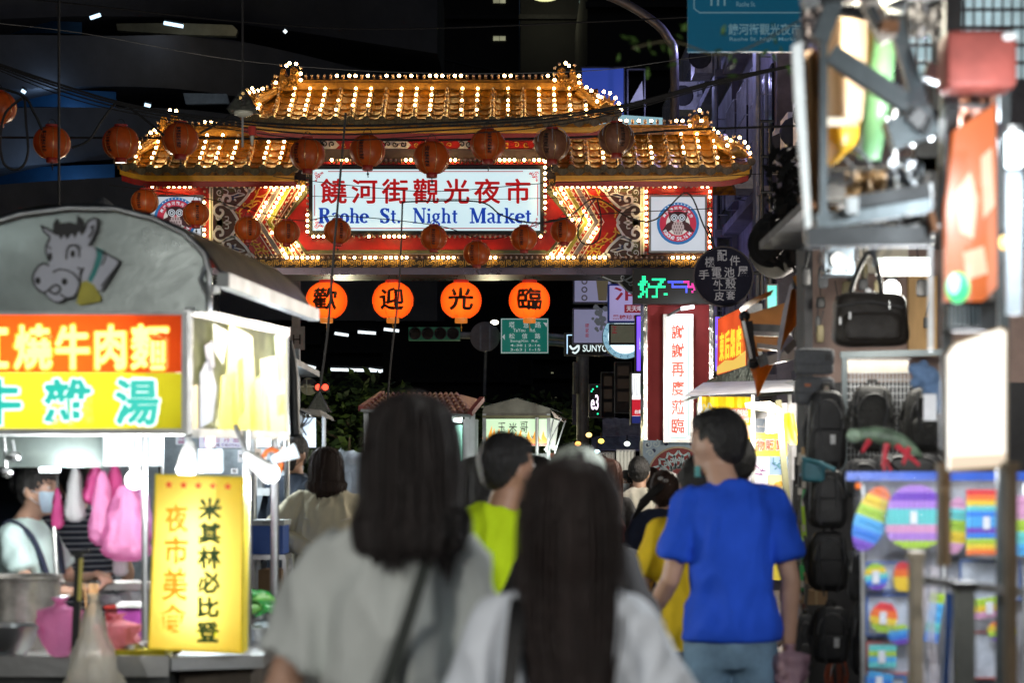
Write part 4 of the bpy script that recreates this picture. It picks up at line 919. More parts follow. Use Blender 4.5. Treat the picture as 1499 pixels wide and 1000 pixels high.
for x in (466, 476): MB().disc(x, 567, 4.6, 47.86, .03, 16).build('lens', glow('signal_red', (1, .06, .03), 3.5), t)
t = thing('road_sign', P(767, 518, Y), 'green road sign with white characters naming TaYou Rd and SongXin Rd', 'road sign')
MB().rect(733, 466, 803, 517.5, Y - .3, .05).build('panel', SIGNG, t); MB().frame(733.6, 466.6, 802.4, 517, 1.2, Y - .303, .003).build('border', SW, t)
mb = MB()
for s, a, b, c, d in (('塔', 745, 471, 753.5, 480), ('悠', 766, 471, 774, 480), ('路', 783, 471, 792, 480), ('TaYou   Rd.', 751, 481, 784, 486), ('松', 745, 488, 753.5, 496), ('信', 764, 488, 772, 496), ('路', 783, 488, 791, 496), ('SongXin  Rd.', 747, 497.5, 788, 502), ('4-38 | 2-16', 747, 504, 791, 508.5), ('3-63 | 1-15', 747, 510, 791, 515)): put_text(mb, s, a, b, c, d, Y - .304, .01, .008)
mb.plate([(795, 472), (801, 473), (800, 479)], Y - .304, .003); mb.plate([(735, 493), (739, 489), (739, 498)], Y - .304, .003)
mb.build('lettering', SW, t, kind='stuff')
t = thing('street_lamp', P(724, 474, 60), 'bright white street light left of the green road sign', 'street lamp'); MB().ball(P(724, 472, 60), (.12, .1, .07), 10, 6).build('lamp_head', glow('lamp_white', (1, .95, .75), 6), t); MB().tube([P(724, 474, 60.1), P(712, 480, 60.1), P(706, 702, 60.1)], .05, 6).build('arm', GREYMET, t)
t = thing('steel_pole', P(432, 640, 34), 'pale steel pole just left of the first glowing lantern', 'pole'); t.location.z = 0
MB().bb((P(427, 0, 34).x, 34, 0), (P(439, 0, 34).x, 34.12, P(0, 402, 34).z)).build('post', M('pole_pale', (.32, .32, .30), .5, var=.2), t); MB().rect(424, 478, 446, 512, 33.95, .05).build('notice_plate', M('plate_grey', (.28, .28, .27), .5), t)
put_text(q := MB(), 'H', 429, 490, 440, 504, 33.94, .004, .0); q.build('lettering', INK, t)

# ---- signs over the shops beyond the gate
def box_sign(name, x0, y0, x1, y1, Y, label, face, texts=(), rim=GREYMET, fw=2.2, dep=.25, extra=None):
    t = thing(name, P((x0 + x1) / 2, y1, Y), label, 'sign')
    mb = MB(); mb.frame(x0, y0, x1, y1, fw, Y - .02, dep); mb.rect(x0 + .5, y0 + .5, x1 - .5, y1 - .5, Y + .05, dep - .06); mb.build('casing', rim, t)
    f = MB().rect(x0 + fw + .1, y0 + fw + .1, x1 - fw - .1, y1 - fw - .1, Y - .01, .05).build('face', face, t)
    for s, a, b, c, d, m_ in texts:
        q = MB(); put_text(q, s, a, b, c, d, Y - .0105, .008, .012); q.build('lettering', m_, f)
    if extra: extra(f, Y)
    return t
dimw = glow('dim_lilac', (.22, .22, .34), .75, .5, var=.1, scale=1)
inkg = glow('dim_brown_ink', (.07, .06, .06), .5); inkr = glow('dim_red_ink', (.28, .015, .03), .6); inkw = glow('bright_white_ink', (.8, .95, .95), 1.0)
def ex(f, Y):
    q = MB()
    for i in range(3): q.ring(855.5, 412 + i * 12, 2.6, 4.6, Y - .02, .01, 12)
    q.build('ring_mark', inkg, f); MB().plate([(872, 404), (891, 404), (888, 440), (876, 440)], Y - .02, .01).build('cup_print', glow('cup_brown', (.11, .09, .03), .6), f)
box_sign('shop_sign', 839, 402.5, 896, 444, 42, 'lilac drinks sign with a brown cup and three rings, just under the gate', dimw, extra=ex)
def ex2(f, Y):
    q = MB(); rr = random.Random(4)
    for k in range(26): q.disc(878 + rr.gauss(0, 5), 462 + rr.gauss(0, 7) - (4 if k < 10 else -10), rr.uniform(2, 4.5), Y - .02 - k * .0004, .01, 9)
    q.build('figure_print', glow('print_grey', (.10, .11, .11), .55), f, kind='stuff')
box_sign('shop_sign', 838, 451, 892, 504, 42, 'lilac-grey sign with a dark plant-like print above the black lit sign', dimw, [('國', 857, 474, 862, 480, inkr), ('家', 857, 481, 862, 487, inkr), ('級', 857, 488, 862, 494, inkr)], extra=ex2)
def ex3(f, Y):
    q = MB(); q.ribbon(smoothpts([(834, 506), (838, 511), (844, 508), (850, 500)], 4), 3, Y - .012, .01); q.ribbon(smoothpts([(847, 505), (847, 512), (842, 517), (838, 515)], 4), 2.6, Y - .013, .01); q.build('swoosh_mark', inkw, f)
    MB().rect(829.6, 490.5, 831, 518, Y - .015, .01).build('neon_edge', glow('neon_edge', (.5, .75, 1), 1.5), f); MB().rect(829.6, 490, 905, 491.2, Y - .016, .01).build('neon_edge', glow('neon_edge', (.5, .75, 1), 1.5), f)
box_sign('shop_sign', 826, 487, 925, 521, 43, 'black sign with white lettering SUNYOU and a curved mark', M('sign_black', (.015, .02, .02), .4), [('SUNYOU', 853, 504.5, 897, 515, inkw)], extra=ex3)
box_sign('shop_sign', 890, 416, 945, 472, 38, 'lilac sign with blue rim, half a red character and two lines of small characters', glow('lilac_lit', (.34, .30, .50), .8, .5, var=.08, scale=2),
         [('消', 899, 412.5, 942, 440, inkr), ('黑糖珍珠', 897, 461, 936, 467.5, inkr)], rim=M('sign_blue_rim', (.01, .04, .2), .4, emit=.1), extra=lambda f, Y: (MB().rect(914, 446, 942, 458, Y - .012, .008).build('red_label', inkr, f), put_text(q := MB(), '天天喝', 917, 448, 940, 456, Y - .022, .006, .012), q.build('lettering', glow('pale_ink', (.6, .6, .65), .7), f)))
t = thing('round_shop_sign', P(915, 525, 40), 'round white lit sign with blue patterned rim beside the pillar', 'sign')
MB().disc(915, 493, 33, 40, .25, 40).build('casing', DARKMET, t)
MB().ring(915, 493, 25, 32.5, 39.96, .02, 40).build('patterned_rim', glow('rim_blue_pale', (.30, .55, .68), .8), t); MB().disc(915, 493, 25, 39.97, .02, 36).build('face', glow('cold_white_lit', (.75, .93, 1), 1.6), t)
mb = MB()
for k in range(18): a = k * .349; mb.ribbon(spiral(915 + 29 * math.cos(a), 493 + 29 * math.sin(a), 2.5, .8, a), .8, 39.935, .01)
mb.build('rim_pattern', glow('rim_blue_dark', (.05, .22, .4), .6), t, kind='stuff')
box_sign('window_board', 892, 474, 946, 504, 39, 'small framed board hanging in front of the round white sign', M('board_olive', (.2, .2, .14), .5, emit=.3), [('正', 896, 478, 903, 488, inkr)], rim=DARKMET)
PUR = glow('neon_purple', (.16, .07, 1), 2.0, .4, var=.15, scale=2)
box_sign('neon_sign', 930, 461, 945, 545, 36, 'tall purple lit sign at the left edge of the red pillar', PUR, [('brand', 936, 495, 941, 512, inkw)], rim=M('wood_rim', (.2, .12, .12), .5))
box_sign('neon_sign', 1045, 462, 1056, 545, 33, 'narrow purple lit sign at the right edge of the red pillar', PUR, [('夜', 1047, 490, 1054, 498, inkw), ('市', 1047, 502, 1054, 510, inkw)], rim=GREYMET)
t = box_sign('shop_sign', 923, 545, 943, 622, 35, 'white lit sign with tall strokes above red and blue panels beside the pillar', glow('white_hot', (.95, .97, 1), 1.6), [('川', 925, 548, 932, 581, inkg), ('川', 933, 548, 940, 581, inkg)], extra=lambda f, Y: (MB().rect(925.2, 585, 941, 609, Y - .014, .01).build('red_panel', glow('red_lit', (.7, .02, .04), .8), f), MB().rect(925.2, 609.3, 941, 620, Y - .014, .01).build('blue_panel', glow('navy_lit', (.02, .03, .18), .8), f), put_text(q := MB(), '台銀', 929, 600, 940, 606, Y - .025, .006, .012), q.build('lettering', inkw, f)))
box_sign('led_screen', 862, 562, 880, 612, 42, 'small dark LED screen with white and pink writing, on the far shop row', M('led_black', (.008, .01, .012), .35), [('e3', 865, 578, 876, 600, glow('led_whitepink', (1, .8, 1), 2.2))], extra=lambda f, Y: [MB().disc(x, y, 1.2, Y - .02, .01, 8).build('diode', glow('led_green', (.02, 1, .42), 2.2), f) for x, y in ((868, 570), (874, 566), (875, 606), (866, 573))])
for (x0, y0, x1, y1, Y, lb, c) in ((880, 545, 900, 612, 44, 'dark shop front beside the small LED screen', (.02, .02, .02)), (900, 530, 925, 605, 41, 'grey boarded shop front with brown window left of the pillar', (.10, .09, .09)), (838, 566, 846, 622, 46, 'pale lilac vertical board left of the grey mast', (.35, .32, .36)), (882, 612, 945, 640, 39, 'crumpled grey awning under the shop signs', (.16, .14, .12)), (866, 640, 945, 660, 38, 'dark low awning over the far shop entrances', (.06, .06, .065))):
    t = thing('dark_shop' if 'front' in lb else ('banner' if 'board' in lb else 'awning'), P((x0 + x1) / 2, y1, Y), lb, 'shop front' if 'front' in lb else ('banner' if 'board' in lb else 'awning'))
    if 'awning' in lb:
        mb = MB(); n = 10; rr = random.Random(int(x0))
        mb.loft([[P(lerp(x0, x1, i / n), lerp(y0, y1, j / 3) + rr.uniform(-1.5, 1.5), Y - j * .25) for i in range(n + 1)] for j in range(4)], closed=False); mb.build('canopy', M('awn' + str(int(x0)), c, .6, var=.4, scale=5), t); MB().tube([P(x0, y1, Y - .8), P(x1, y1, Y - .8)], .02, 6).build('rail', GREYMET, t)
    else:
        MB().rect(x0, y0, x1, y1, Y, .3).build('panel', M('sf' + str(int(x0)), c, .6, var=.3), t); MB().frame(x0 - .5, y0 - .5, x1 + .5, y1 + .5, 1.4, Y - .04, .05).build('frame', GREYMET, t)
        if 'front' in lb:
            for k in range(3): MB().rect(x0 + 4, y0 + 6 + k * 19, x1 - 4, y0 + 20 + k * 19, Y - .03, .02).build('pane', M('brown_glass', (.1, .07, .05), .2, bump=0, emit=.12), t)
mb = MB()
# ---- shop houses along the right of the street beyond and beside the gate
FAC = M('facade_tile_grey', (.16, .16, .19), .7, var=.35, scale=1.2, bump=.3); FAC2 = M('facade_plaster_lilac', (.24, .23, .28), .75, var=.35, scale=1); RAIL = M('balcony_rail', (.26, .28, .32), .5, .3)
def facade(Y0, Y1, X, H, label, m, seed):
    rr = random.Random(seed); t = thing('shop_house', (X, Y0, 0), label, 'building')
    MB().bb((X + .3, Y0, 0), (X + 7, Y1, H)).build('wall', m, t); L = Y1 - Y0
    for fl in range(int(H // 3)):
        z = 3.2 + fl * 3.0
        if z > H - 1: break
        MB().bb((X + .0, Y0 + .05, z - .15), (X + .3, Y1 - .05, z)).build('balcony_slab', m, t)
        n = 3
        for i in range(n):
            a, b = Y0 + .3 + i * L / n, Y0 - .2 + (i + 1) * L / n
            w = MB().bb((X + .26, a, z + .5), (X + .299, b, z + 2.0)).build('window', M('dark_window', (.015, .018, .03), .1, bump=0), t)
            MB().bb((X + .22, (a + b) / 2 - .03, z + .5), (X + .258, (a + b) / 2 + .03, z + 2.0)).build('mullion', RAIL, w)
            g = MB()
            for k in range(9): y = lerp(a, b, k / 8); g.tube([(X + .05, y, z + .3), (X + .05, y, z + 2.1)], .013, 4)
            for k in range(4): zz = z + .3 + k * .6; g.tube([(X + .05, a, zz), (X + .05, b, zz)], .013, 4); g.tube([(X + .05, a, zz), (X + .25, a, zz)], .013, 4); g.tube([(X + .05, b, zz), (X + .25, b, zz)], .013, 4)
            g.build('window_cage', RAIL, t, kind='stuff')
            if rr.random() < .6:
                u = MB().bb((X - .35, a + .2, z + .02), (X + .15, a + 1.0, z + .6)).build('air_conditioner', M('ac_white', (.45, .46, .48), .5, var=.3), t)
                MB().lathe([(.2, -.01), (.22, 0), (.22, .01)], (X - .25, a + .19, z + .31), 14, 'Y').build('fan_grille', DARKMET, u)
        MB().tube([(X + .02, Y0 + .2 + fl * .1, 0), (X + .02, Y0 + .2 + fl * .1, H)], .045, 6).build('drain_pipe', RAIL, t)
    return t
facade(27.5, 31.6, 4.3, 13, 'nearest grey shop house behind the round black sign', FAC, 1); facade(32.5, 38, 3.9, 15, 'lilac-lit shop house with window cages right of the gate roof', FAC2, 2)
facade(38.2, 44, 3.8, 14, 'grey shop house with cages behind the right roof tip', FAC, 3); facade(44.2, 54, 3.9, 12, 'far shop house behind the blue billboard', FAC2, 4)
facade(23, 27.3, 4.6, 14, 'dark shop house above the tarpaulin awning', FAC, 5)
lamp('violet_fill', (3.0, 33.0, 8.6), 60, (.5, .48, 1), .03); lamp('violet_fill', (2.6, 37, 5.5), 30, (.45, .4, 1), .03); lamp('violet_fill', (2.8, 28.5, 7.5), 32, (.45, .4, 1), .03); lamp('violet_fill', (2.7, 41, 9.5), 60, (.5, .5, 1), .03)  # fixtureless points added to tint the shop houses violet
t = thing('billboard', P(882, 190, 43), 'plain royal-blue lit billboard behind the top roof tip', 'billboard')
MB().rect(852, 99, 913, 178, 43, .3).build('face', glow('billboard_blue', (.035, .075, .42), .62, var=.12, scale=.6), t); MB().frame(850, 97, 915, 180, 2, 42.95, .4).build('frame', DARKMET, t)
t = thing('lit_box_sign', P(905, 192, 41), 'pale cyan lit box above the right wing roof', 'sign')
MB().plate([(868, 176), (912, 168), (970, 172), (970, 190), (868, 190)], 41, .4).build('face', glow('cyan_box', (.32, .55, .62), .8, var=.15, scale=1), t)
t = thing('bare_frame_sign', P(930, 175, 42), 'empty dark sign frame beside the blue billboard', 'sign frame')
MB().frame(918, 100, 945, 172, 2, 42, .1).build('frame', DARKMET, t); MB().plate([(922, 150), (940, 118), (942, 150)], 42.1, .05).build('torn_panel', M('torn_white', (.3, .3, .3), .6, emit=.1), t)
for k in (3,):
    x = 1050 + k * 22; t = thing('scaffold_bay', P(x, 440, 29 - k * .8), ['rusty scaffold bay next to the gate edge', 'second scaffold bay right of the gate', 'scaffold bay behind the round black sign', 'scaffold bay behind the folded awning', 'scaffold bay nearest the white canopy post'][k], 'scaffold')
    Yk = 29 - k * .8
    for xx in (x, x + 12): MB().tube([P(xx, 120 + 20 * k, Yk), P(xx, 440, Yk)], .022, 6).build('upright', DARKMET, t)
    for j in range(6): MB().tube([P(x - 3, 150 + j * 52 + k * 9, Yk - .03), P(x + 17, 150 + j * 52 + k * 9, Yk - .03)], .018, 6).build('rung', DARKMET, t)
t = thing('curved_lamp_arm', P(987, 196, 26), 'bent grey street lamp arm rising behind the right wing roof', 'street lamp')
MB().tube([P(x, y, 33) for x, y in smoothpts([(870, -14), (915, 4), (958, 32), (978, 56), (987, 90), (987, 260)], 5)], .075, 10).build('arm', M('arm_grey', (.12, .12, .14), .4, .4), t, smooth=True)
# blue hanging direction sign, top right
t = thing('blue_banner_sign', P(1085, 75, 13), 'blue tourist sign cut off by the top edge at right', 'sign')
f = MB().rect(1007, -60, 1175, 75, 13, .04).build('panel', M('tourist_blue', (.006, .13, .25), .35, var=.1, emit=.22, ecol=(.006, .17, .3)), t)
q = MB(); put_text(q, '饒河街觀光夜市', 1066, 34, 1172, 51, 12.998, .003, .012); put_text(q, 'Raohe St. Night Market', 1068, 54, 1170, 61, 12.998, .003, .004); put_text(q, '111', 1040, -6, 1062, 8, 12.998, .003, .02); put_text(q, 'Raohe St.', 1078, 2, 1106, 9, 12.998, .003, .0)
q.ribbon([(1016, -50), (1016, 12), (1024, 18), (1175, 18)], 1.6, 12.998, .003); q.build('lettering', M('sign_lightblue_print', (.3, .55, .65), .4, emit=.18, var=0), f)
MB().tube([P(1180, 10, 13.05), P(1300, 30, 13.05)], .03, 8).build('bracket', GREYMET, t)
# round black shop sign
t = thing('round_black_sign', P(1059, 450, 22), 'round dark blue sign with grey phone-shop characters hanging before the gate pillar', 'sign')
MB().disc(1059, 405, 43, 22, .12, 44).build('face', M('sign_night_blue', (.006, .007, .026), .85, emit=.0, var=.2), t); MB().ring(1059, 405, 42.5, 45, 21.97, .18, 44).build('rim', M('rim_dark', (.03, .025, .03), .4, .5), t)
q = MB(); rr_ = [('配', 1050, 366, 1064, 382), ('機', 1032, 376, 1046, 391), ('件', 1068, 374, 1083, 389), ('手', 1023, 395, 1038, 409), ('電', 1042, 391, 1056, 406), ('池', 1060, 391, 1075, 406), ('屋', 1080, 390, 1095, 405), ('外', 1044, 410, 1058, 424), ('殼', 1062, 408, 1077, 423), ('皮', 1046, 427, 1060, 440), ('套', 1063, 426, 1076, 439)]
for s, a, b, c, d in rr_: put_text(q, s, a, b, c, d, 21.998, .006, .010)
q.rect(1042, 407, 1078, 408, 21.996, .003); q.rect(1045, 424.6, 1077, 425.4, 21.996, .003)
q.build('lettering', M('sign_silver_print', (.34, .34, .38), .4, emit=.14, var=.1), t); MB().tube([P(1046, 362, 22.05), P(1036, 330, 22.05)], .012, 6).build('hanger', DARKMET, t); MB().tube([P(1100, 400, 22.1), P(1180, 396, 22.1)], .02, 6).build('bracket', DARKMET, t)
# ================================================================== BEEF NOODLE STALL (left foreground)
Y = 8.0
CARTST = M('cart_stainless', (.21, .24, .235), .3, .9, var=.22, scale=2.2, bump=.2)
stall = thing('noodle_stall', P(130, 957, 8.6), 'stainless beef noodle cart with arched roof, cartoon cow and glowing red and yellow sign', 'food stall'); stall.location.z = 0
def sp_(name, mb, m, parent=None, smooth=False, **kw): return mb.build(name, m, parent or stall, smooth, **kw)
near = [(-160, 420), (-110, 372), (-40, 335), (30, 314), (100, 305), (170, 306), (225, 320), (270, 342), (300, 372), (306, 400), (306, 457)]
gable = sp_('gable_panel', MB().plate([(x, y) for x, y in near] + [(-160, 457)], 8.02, .03), CARTST)
sp_('gable_rim', MB().tube([P(x, y, 8.0) for x, y in near], .014, 8), STEEL, smooth=True)
# arched roof sheet running back, eave flaring out to the street
def arch(k):
    Yk = lerp(8.02, 9.7, k); z = lambda y: CAMZ + (702 - y) * 8.02 / F
    o = [(-160, 420), (-40, 330), (60, 305), (150, 303), (215, 314), (262, 334), (300, 366), (328, 408)]
    return [Vector(((x - 749.5) * 8.02 / F + .19 * k, Yk, z(y) + .012)) for x, y in o]
sp_('roof_sheet', MB().loft([arch(k / 4) for k in range(5)], closed=False).loft([[p - Vector((0, 0, .015)) for p in arch(k / 4)] for k in (4, 3, 2, 1, 0)], closed=False), M('roof_galvanised', (.34, .33, .25), .35, .85, var=.35, scale=3, bump=.3), smooth=40)
a, b = arch(0)[-1], arch(1)[-1]
sp_('eave_gutter', MB().beam(a + Vector((0, -.03, -.02)), b + Vector((0, 0, -.02)), .05, .055), M('gutter_white', (.4, .42, .42), .35, var=.2))
sp_('eave_brace', MB().beam(a + Vector((-.02, .02, -.05)), a + Vector((-.14, .02, -.07)), .03).beam(a + Vector((-.14, .02, -.02)), a + Vector((-.14, .02, .16)), .03).tube([P(300, 388, 7.99), P(292, 408, 7.99), P(300, 430, 7.99)], .008, 6), STEEL)
# cow picture on the gable: flat cut plates
cw = lambda pts: [(x / 2.941, 300 + y / 2.941) for x, y in pts]
WC = M('cow_grey_white', (.58, .60, .68), .5, var=.1); BK = M('cow_black_line', (.012, .012, .014), .5, var=0); BELL = M('cow_bell_gold', (.40, .36, .04), .45, .2, var=.2); TEAL = M('cow_collar_teal', (.02, .26, .25), .45)
cow = sp_('cow_picture', MB().plate(cw([(178, 88), (212, 108), (240, 118), (300, 112), (362, 112), (382, 70), (418, 58), (420, 100), (400, 150), (392, 176), (412, 188), (500, 232), (512, 256), (440, 372), (400, 360), (350, 340), (335, 385), (290, 400), (255, 420), (222, 410), (190, 378), (152, 352), (142, 310), (162, 268), (190, 252), (205, 262), (214, 245), (196, 190), (214, 140), (190, 115)]), 7.995, .006), WC)
mb = MB()
for st, w in (([(178, 88), (190, 115), (214, 140), (196, 190), (214, 245)], 7), ([(178, 88), (212, 108), (236, 122)], 7), ([(362, 118), (382, 70), (418, 58), (420, 100), (400, 150), (385, 178)], 8), ([(392, 100), (402, 90), (398, 120), (382, 140)], 5), ([(412, 188), (500, 232), (512, 256), (440, 372)], 7), ([(512, 256), (478, 300), (440, 350)], 5), ([(212, 262), (190, 252), (162, 268), (142, 310), (152, 352), (190, 378), (240, 345), (262, 362), (240, 384), (215, 370)], 7), ([(230, 290), (260, 278), (310, 290), (338, 320), (345, 345), (320, 398), (290, 402), (262, 385)], 6), ([(190, 378), (222, 410), (255, 420), (290, 402)], 6), ([(335, 270), (352, 280), (345, 300)], 6), ([(300, 180), (335, 172), (350, 190)], 4), ([(208, 178), (222, 190)], 5), ([(345, 345), (350, 300), (362, 270)], 6), ([(440, 200), (455, 225), (440, 260)], 4)):
    mb.ribbon(smoothpts(cw(st), 4), w / 2.941, 7.994, .006)
for cx, cy, rx, ry in ((313, 210, 10, 16), (216, 222, 9, 18), (163, 326, 12, 15), (278, 330, 13, 15)): c = cw([(cx, cy)])[0]; mb.disc(c[0], c[1], rx / 2.941, 7.9935, .005, 14, ry / 2.941)
mb.ribbon(smoothpts(cw([(288, 235), (292, 190), (315, 172), (340, 190), (342, 225)]), 4), 1.6, 7.994, .006)
mb.plate(cw([(226, 118), (228, 80), (244, 55), (252, 80), (300, 72), (330, 80), (330, 42), (350, 60), (362, 92), (366, 112), (352, 132), (340, 112), (322, 142), (310, 122), (288, 148), (276, 128), (262, 148), (252, 130), (240, 130)]), 7.993, .006)
sp_('cow_outline', mb, BK, cow)
sp_('cow_collar', MB().plate(cw([(414, 180), (446, 194), (436, 240), (412, 300), (392, 335), (378, 322), (402, 270), (416, 220)]), 7.991, .006), TEAL, cow)
sp_('cow_bell', MB().plate(cw([(352, 332), (372, 326), (405, 345), (436, 400), (430, 416), (345, 432), (328, 424)]), 7.989, .006), BELL, cow)
# sign box with two printed bands, tubes inside
bx = MB(); bx.rect(-130, 456, 274, 461, 7.98, .3); bx.rect(-130, 628, 274, 636, 7.98, .3); bx.rect(266, 461, 274, 628, 7.98, .3); bx.rect(-130, 461, -122, 628, 7.98, .3); bx.rect(-130, 456, 274, 636, 8.29, .02)
sp_('sign_casing', bx, M('casing_white', (.7, .72, .72), .4))
fr = sp_('red_band', MB().sheet([(-121.8, 545.5), (265.8, 545.5), (265.8, 461.2), (-121.8, 461.2)], 7.99), skin_of_light('band_red_print', (.95, .10, .01), .12, .05, 3))
fy = sp_('yellow_band', MB().sheet([(-121.8, 627.8), (265.8, 627.8), (265.8, 545.7), (-121.8, 545.7)], 7.99), skin_of_light('band_yellow_print', (.95, .85, .03), .12, .05, 3))
sp_('inner_tube', MB().tube([P(-100, 515, 8.17), P(195, 515, 8.17)], .014, 8), glow('tube_inside', (1, .97, .9), 12))
sp_('inner_tube', MB().tube([P(-100, 585, 8.15), P(205, 585, 8.15)], .014, 8), glow('tube_inside', (1, .97, .9), 12))
def halo(q, c, x0, y0, x1, y1, Yh, r):
    for i in range(8): a = i * .785; put_text(q, c, x0 + r * math.cos(a), y0 + r * math.sin(a), x1 + r * math.cos(a), y1 + r * math.sin(a), Yh - i * .0004, .001, .01, rough=2)
yel = glow('stall_yellow_ink', (1, .62, .03), 1.15, .6); yelw = glow('stall_yellow_core', (1, .90, .35), 1.35, .6)
for c, x0, x1 in (('紅', -52, 14), ('燒', 19, 78), ('牛', 79, 133), ('肉', 137, 186), ('麵', 190, 248)):
    q = MB(); halo(q, c, x0 + 2, 476, x1 - 2, 541, 7.987, 2.6); sp_('yellow_character', q, yel, fr)
    q = MB(); halo(q, c, x0 + 3, 477, x1 - 3, 540, 7.981, 1.0); sp_('character_core', q, yelw, fr)
wo = glow('stall_white_ink', (.9, 1, .98), 1.3); te = glow('stall_teal_ink', (.02, .62, .50), .95)
for c, x0, x1 in (('牛', -36, 30), ('雜', 66, 132), ('湯', 170, 231)):
    q = MB(); halo(q, c, x0, 556, x1, 621, 7.987, 5); sp_('white_outline', q, wo, fy)
    q = MB(); halo(q, c, x0, 556, x1, 621, 7.981, 1.3); sp_('teal_character', q, te, fy)
# flared side light box
A_, B_, C_, D_ = P(276, 458, 8.0), P(418, 488, 9.15), P(418, 637, 9.15), P(276, 632, 8.0)
side = lambda u, v: (A_.lerp(B_, u)).lerp(D_.lerp(C_, u), v)
mb = MB(); mb.sheet([(0, 0), (1, 0), (1, 1), (0, 1)], 0, side)
sd = sp_('side_light_box', mb, skin_of_light('side_print', (.92, .90, .55), .15, .35, 9))
mb = MB()
for u in (.0, .99): mb.beam(side(u, -.02), side(u, 1.02), .03)
mb.beam(side(0, -.01), side(1, -.01), .035).beam(side(0, 1.01), side(1, 1.01), .035); sp_('side_frame', mb, STEEL)
nrm = (B_ - A_).cross(D_ - A_).normalized(); nrm = nrm if nrm.x < 0 else -nrm
mb = MB(); mb.plate([(0, 0), (1, 0), (1, 1), (0, 1)], 0, .01, mp=lambda u, v: side(u, v) + nrm * .22); sp_('side_backing', mb, WHITEP)
for u in (.12, .48, .86): sp_('inner_tube', MB().tube([side(u, .1) + nrm * .1, side(u, .9) + nrm * .1], .012, 6), glow('tube_inside_cool', (.9, .97, 1), 6))
for poly, c, nm in (([(.36, .02), (.6, .1), (.66, .97), (.30, .97)], (1, .85, .04), 'yellow'), ([(.68, .3), (.98, .2), (.98, .97), (.72, .97)], (.98, .9, .35), 'cream'), ([(.08, .5), (.16, .35), (.24, .6), (.2, .9), (.08, .97)], (.5, .55, .65), 'grey'), ([(.12, .26), (.2, .2), (.22, .42), (.16, .5)], (.06, .09, .22), 'navy'), ([(.44, .35), (.5, .3), (.52, .8), (.44, .9)], (.35, .75, .05), 'green'), ([(.28, .5), (.42, .45), (.44, .97), (.26, .97)], (.95, .8, .02), 'amber'), ([(.56, .55), (.74, .4), (.8, .97), (.58, .97)], (.8, .9, .05), 'lemon'), ([(.84, .05), (.98, .02), (.98, .45), (.88, .5)], (.6, .8, .3), 'leaf'), ([(.2, .05), (.36, .1), (.3, .4), (.22, .3)], (.9, .9, .6), 'pale'), ([(.86, .62), (.96, .6), (.96, .8), (.88, .82)], (.8, .5, .1), 'meat'), ([(.0, .62), (.06, .6), (.06, .98), (.0, .98)], (.9, .65, .3), 'orange')):
    mb = MB(); mb.plate(poly, 0, .002, mp=lambda u, v: side(u, v) - nrm * .012); sp_(nm + '_food_print', mb, glow('side_ink_' + nm, c, .9 if nm not in ('grey', 'navy') else .5), sd)
# posts, hood, counter
post = lambda x, y0, y1, Yp, r=.016: MB().tube([P(x, y0, Yp), P(x, y1, Yp)], r, 8)
mb = MB(); z0 = 0
for x, Yp in ((-110, 8.0), (212, 8.35), (362, 8.3), (402, 9.2)):
    v = P(x, 630, Yp); sp_('post', MB().tube([Vector((v.x, Yp, 0)), v], .019 if x > 300 else .014, 8), STEEL)
sp_('hood', MB().rect(-60, 636, 150, 684, 8.5, .4), M('hood_green_steel', (.30, .36, .34), .35, .8, var=.25, scale=3))
mb = MB(); cz = .85
mb.bb((P(-200, 0, 8).x, 7.78, cz - .04), (P(262, 0, 8).x, 8.7, cz)); sp_('counter_top', mb, STEEL)
mb = MB(); q0, q1 = P(262, 0, 8).x, P(418, 0, 9.3).x; mb.add([Vector((q0 + .003, 7.80, cz)), Vector((q0 + .34, 7.92, cz)), Vector((q1 + .04, 9.4, cz)), Vector((q1 - .5, 9.4, cz))] + [Vector((q0 + .003, 7.80, cz - .05)), Vector((q0 + .34, 7.92, cz - .05)), Vector((q1 + .04, 9.4, cz - .05)), Vector((q1 - .5, 9.4, cz - .05))], [(0, 1, 2, 3), (7, 6, 5, 4), (0, 4, 5, 1), (1, 5, 6, 2), (2, 6, 7, 3), (3, 7, 4, 0)]); sp_('side_counter', mb, STEEL)
mb = MB(); mb.bb((P(-200, 0, 8).x, 7.83, .1), (q0 - .01, 8.6, cz - .045)); sp_('cabinet', mb, M('cabinet_grey', (.10, .11, .11), .5, .4, var=.3))
mb = MB(); mb.bb((q0 + .0, 8.0, .1), (q0 + .28, 9.2, cz - .055)); sp_('side_cabinet', mb, M('cabinet_brown', (.10, .08, .06), .6, var=.3))
sp_('counter_lip', MB().bb((P(-200, 0, 8).x, 7.765, cz - .07), (q0, 7.778, cz + .01)), STEEL)
# shelf behind
sp_('rear_shelf', MB().bb((P(60, 0, 8.9).x, 8.85, 1.05), (P(240, 0, 8.9).x, 9.15, 1.08)), STEEL)

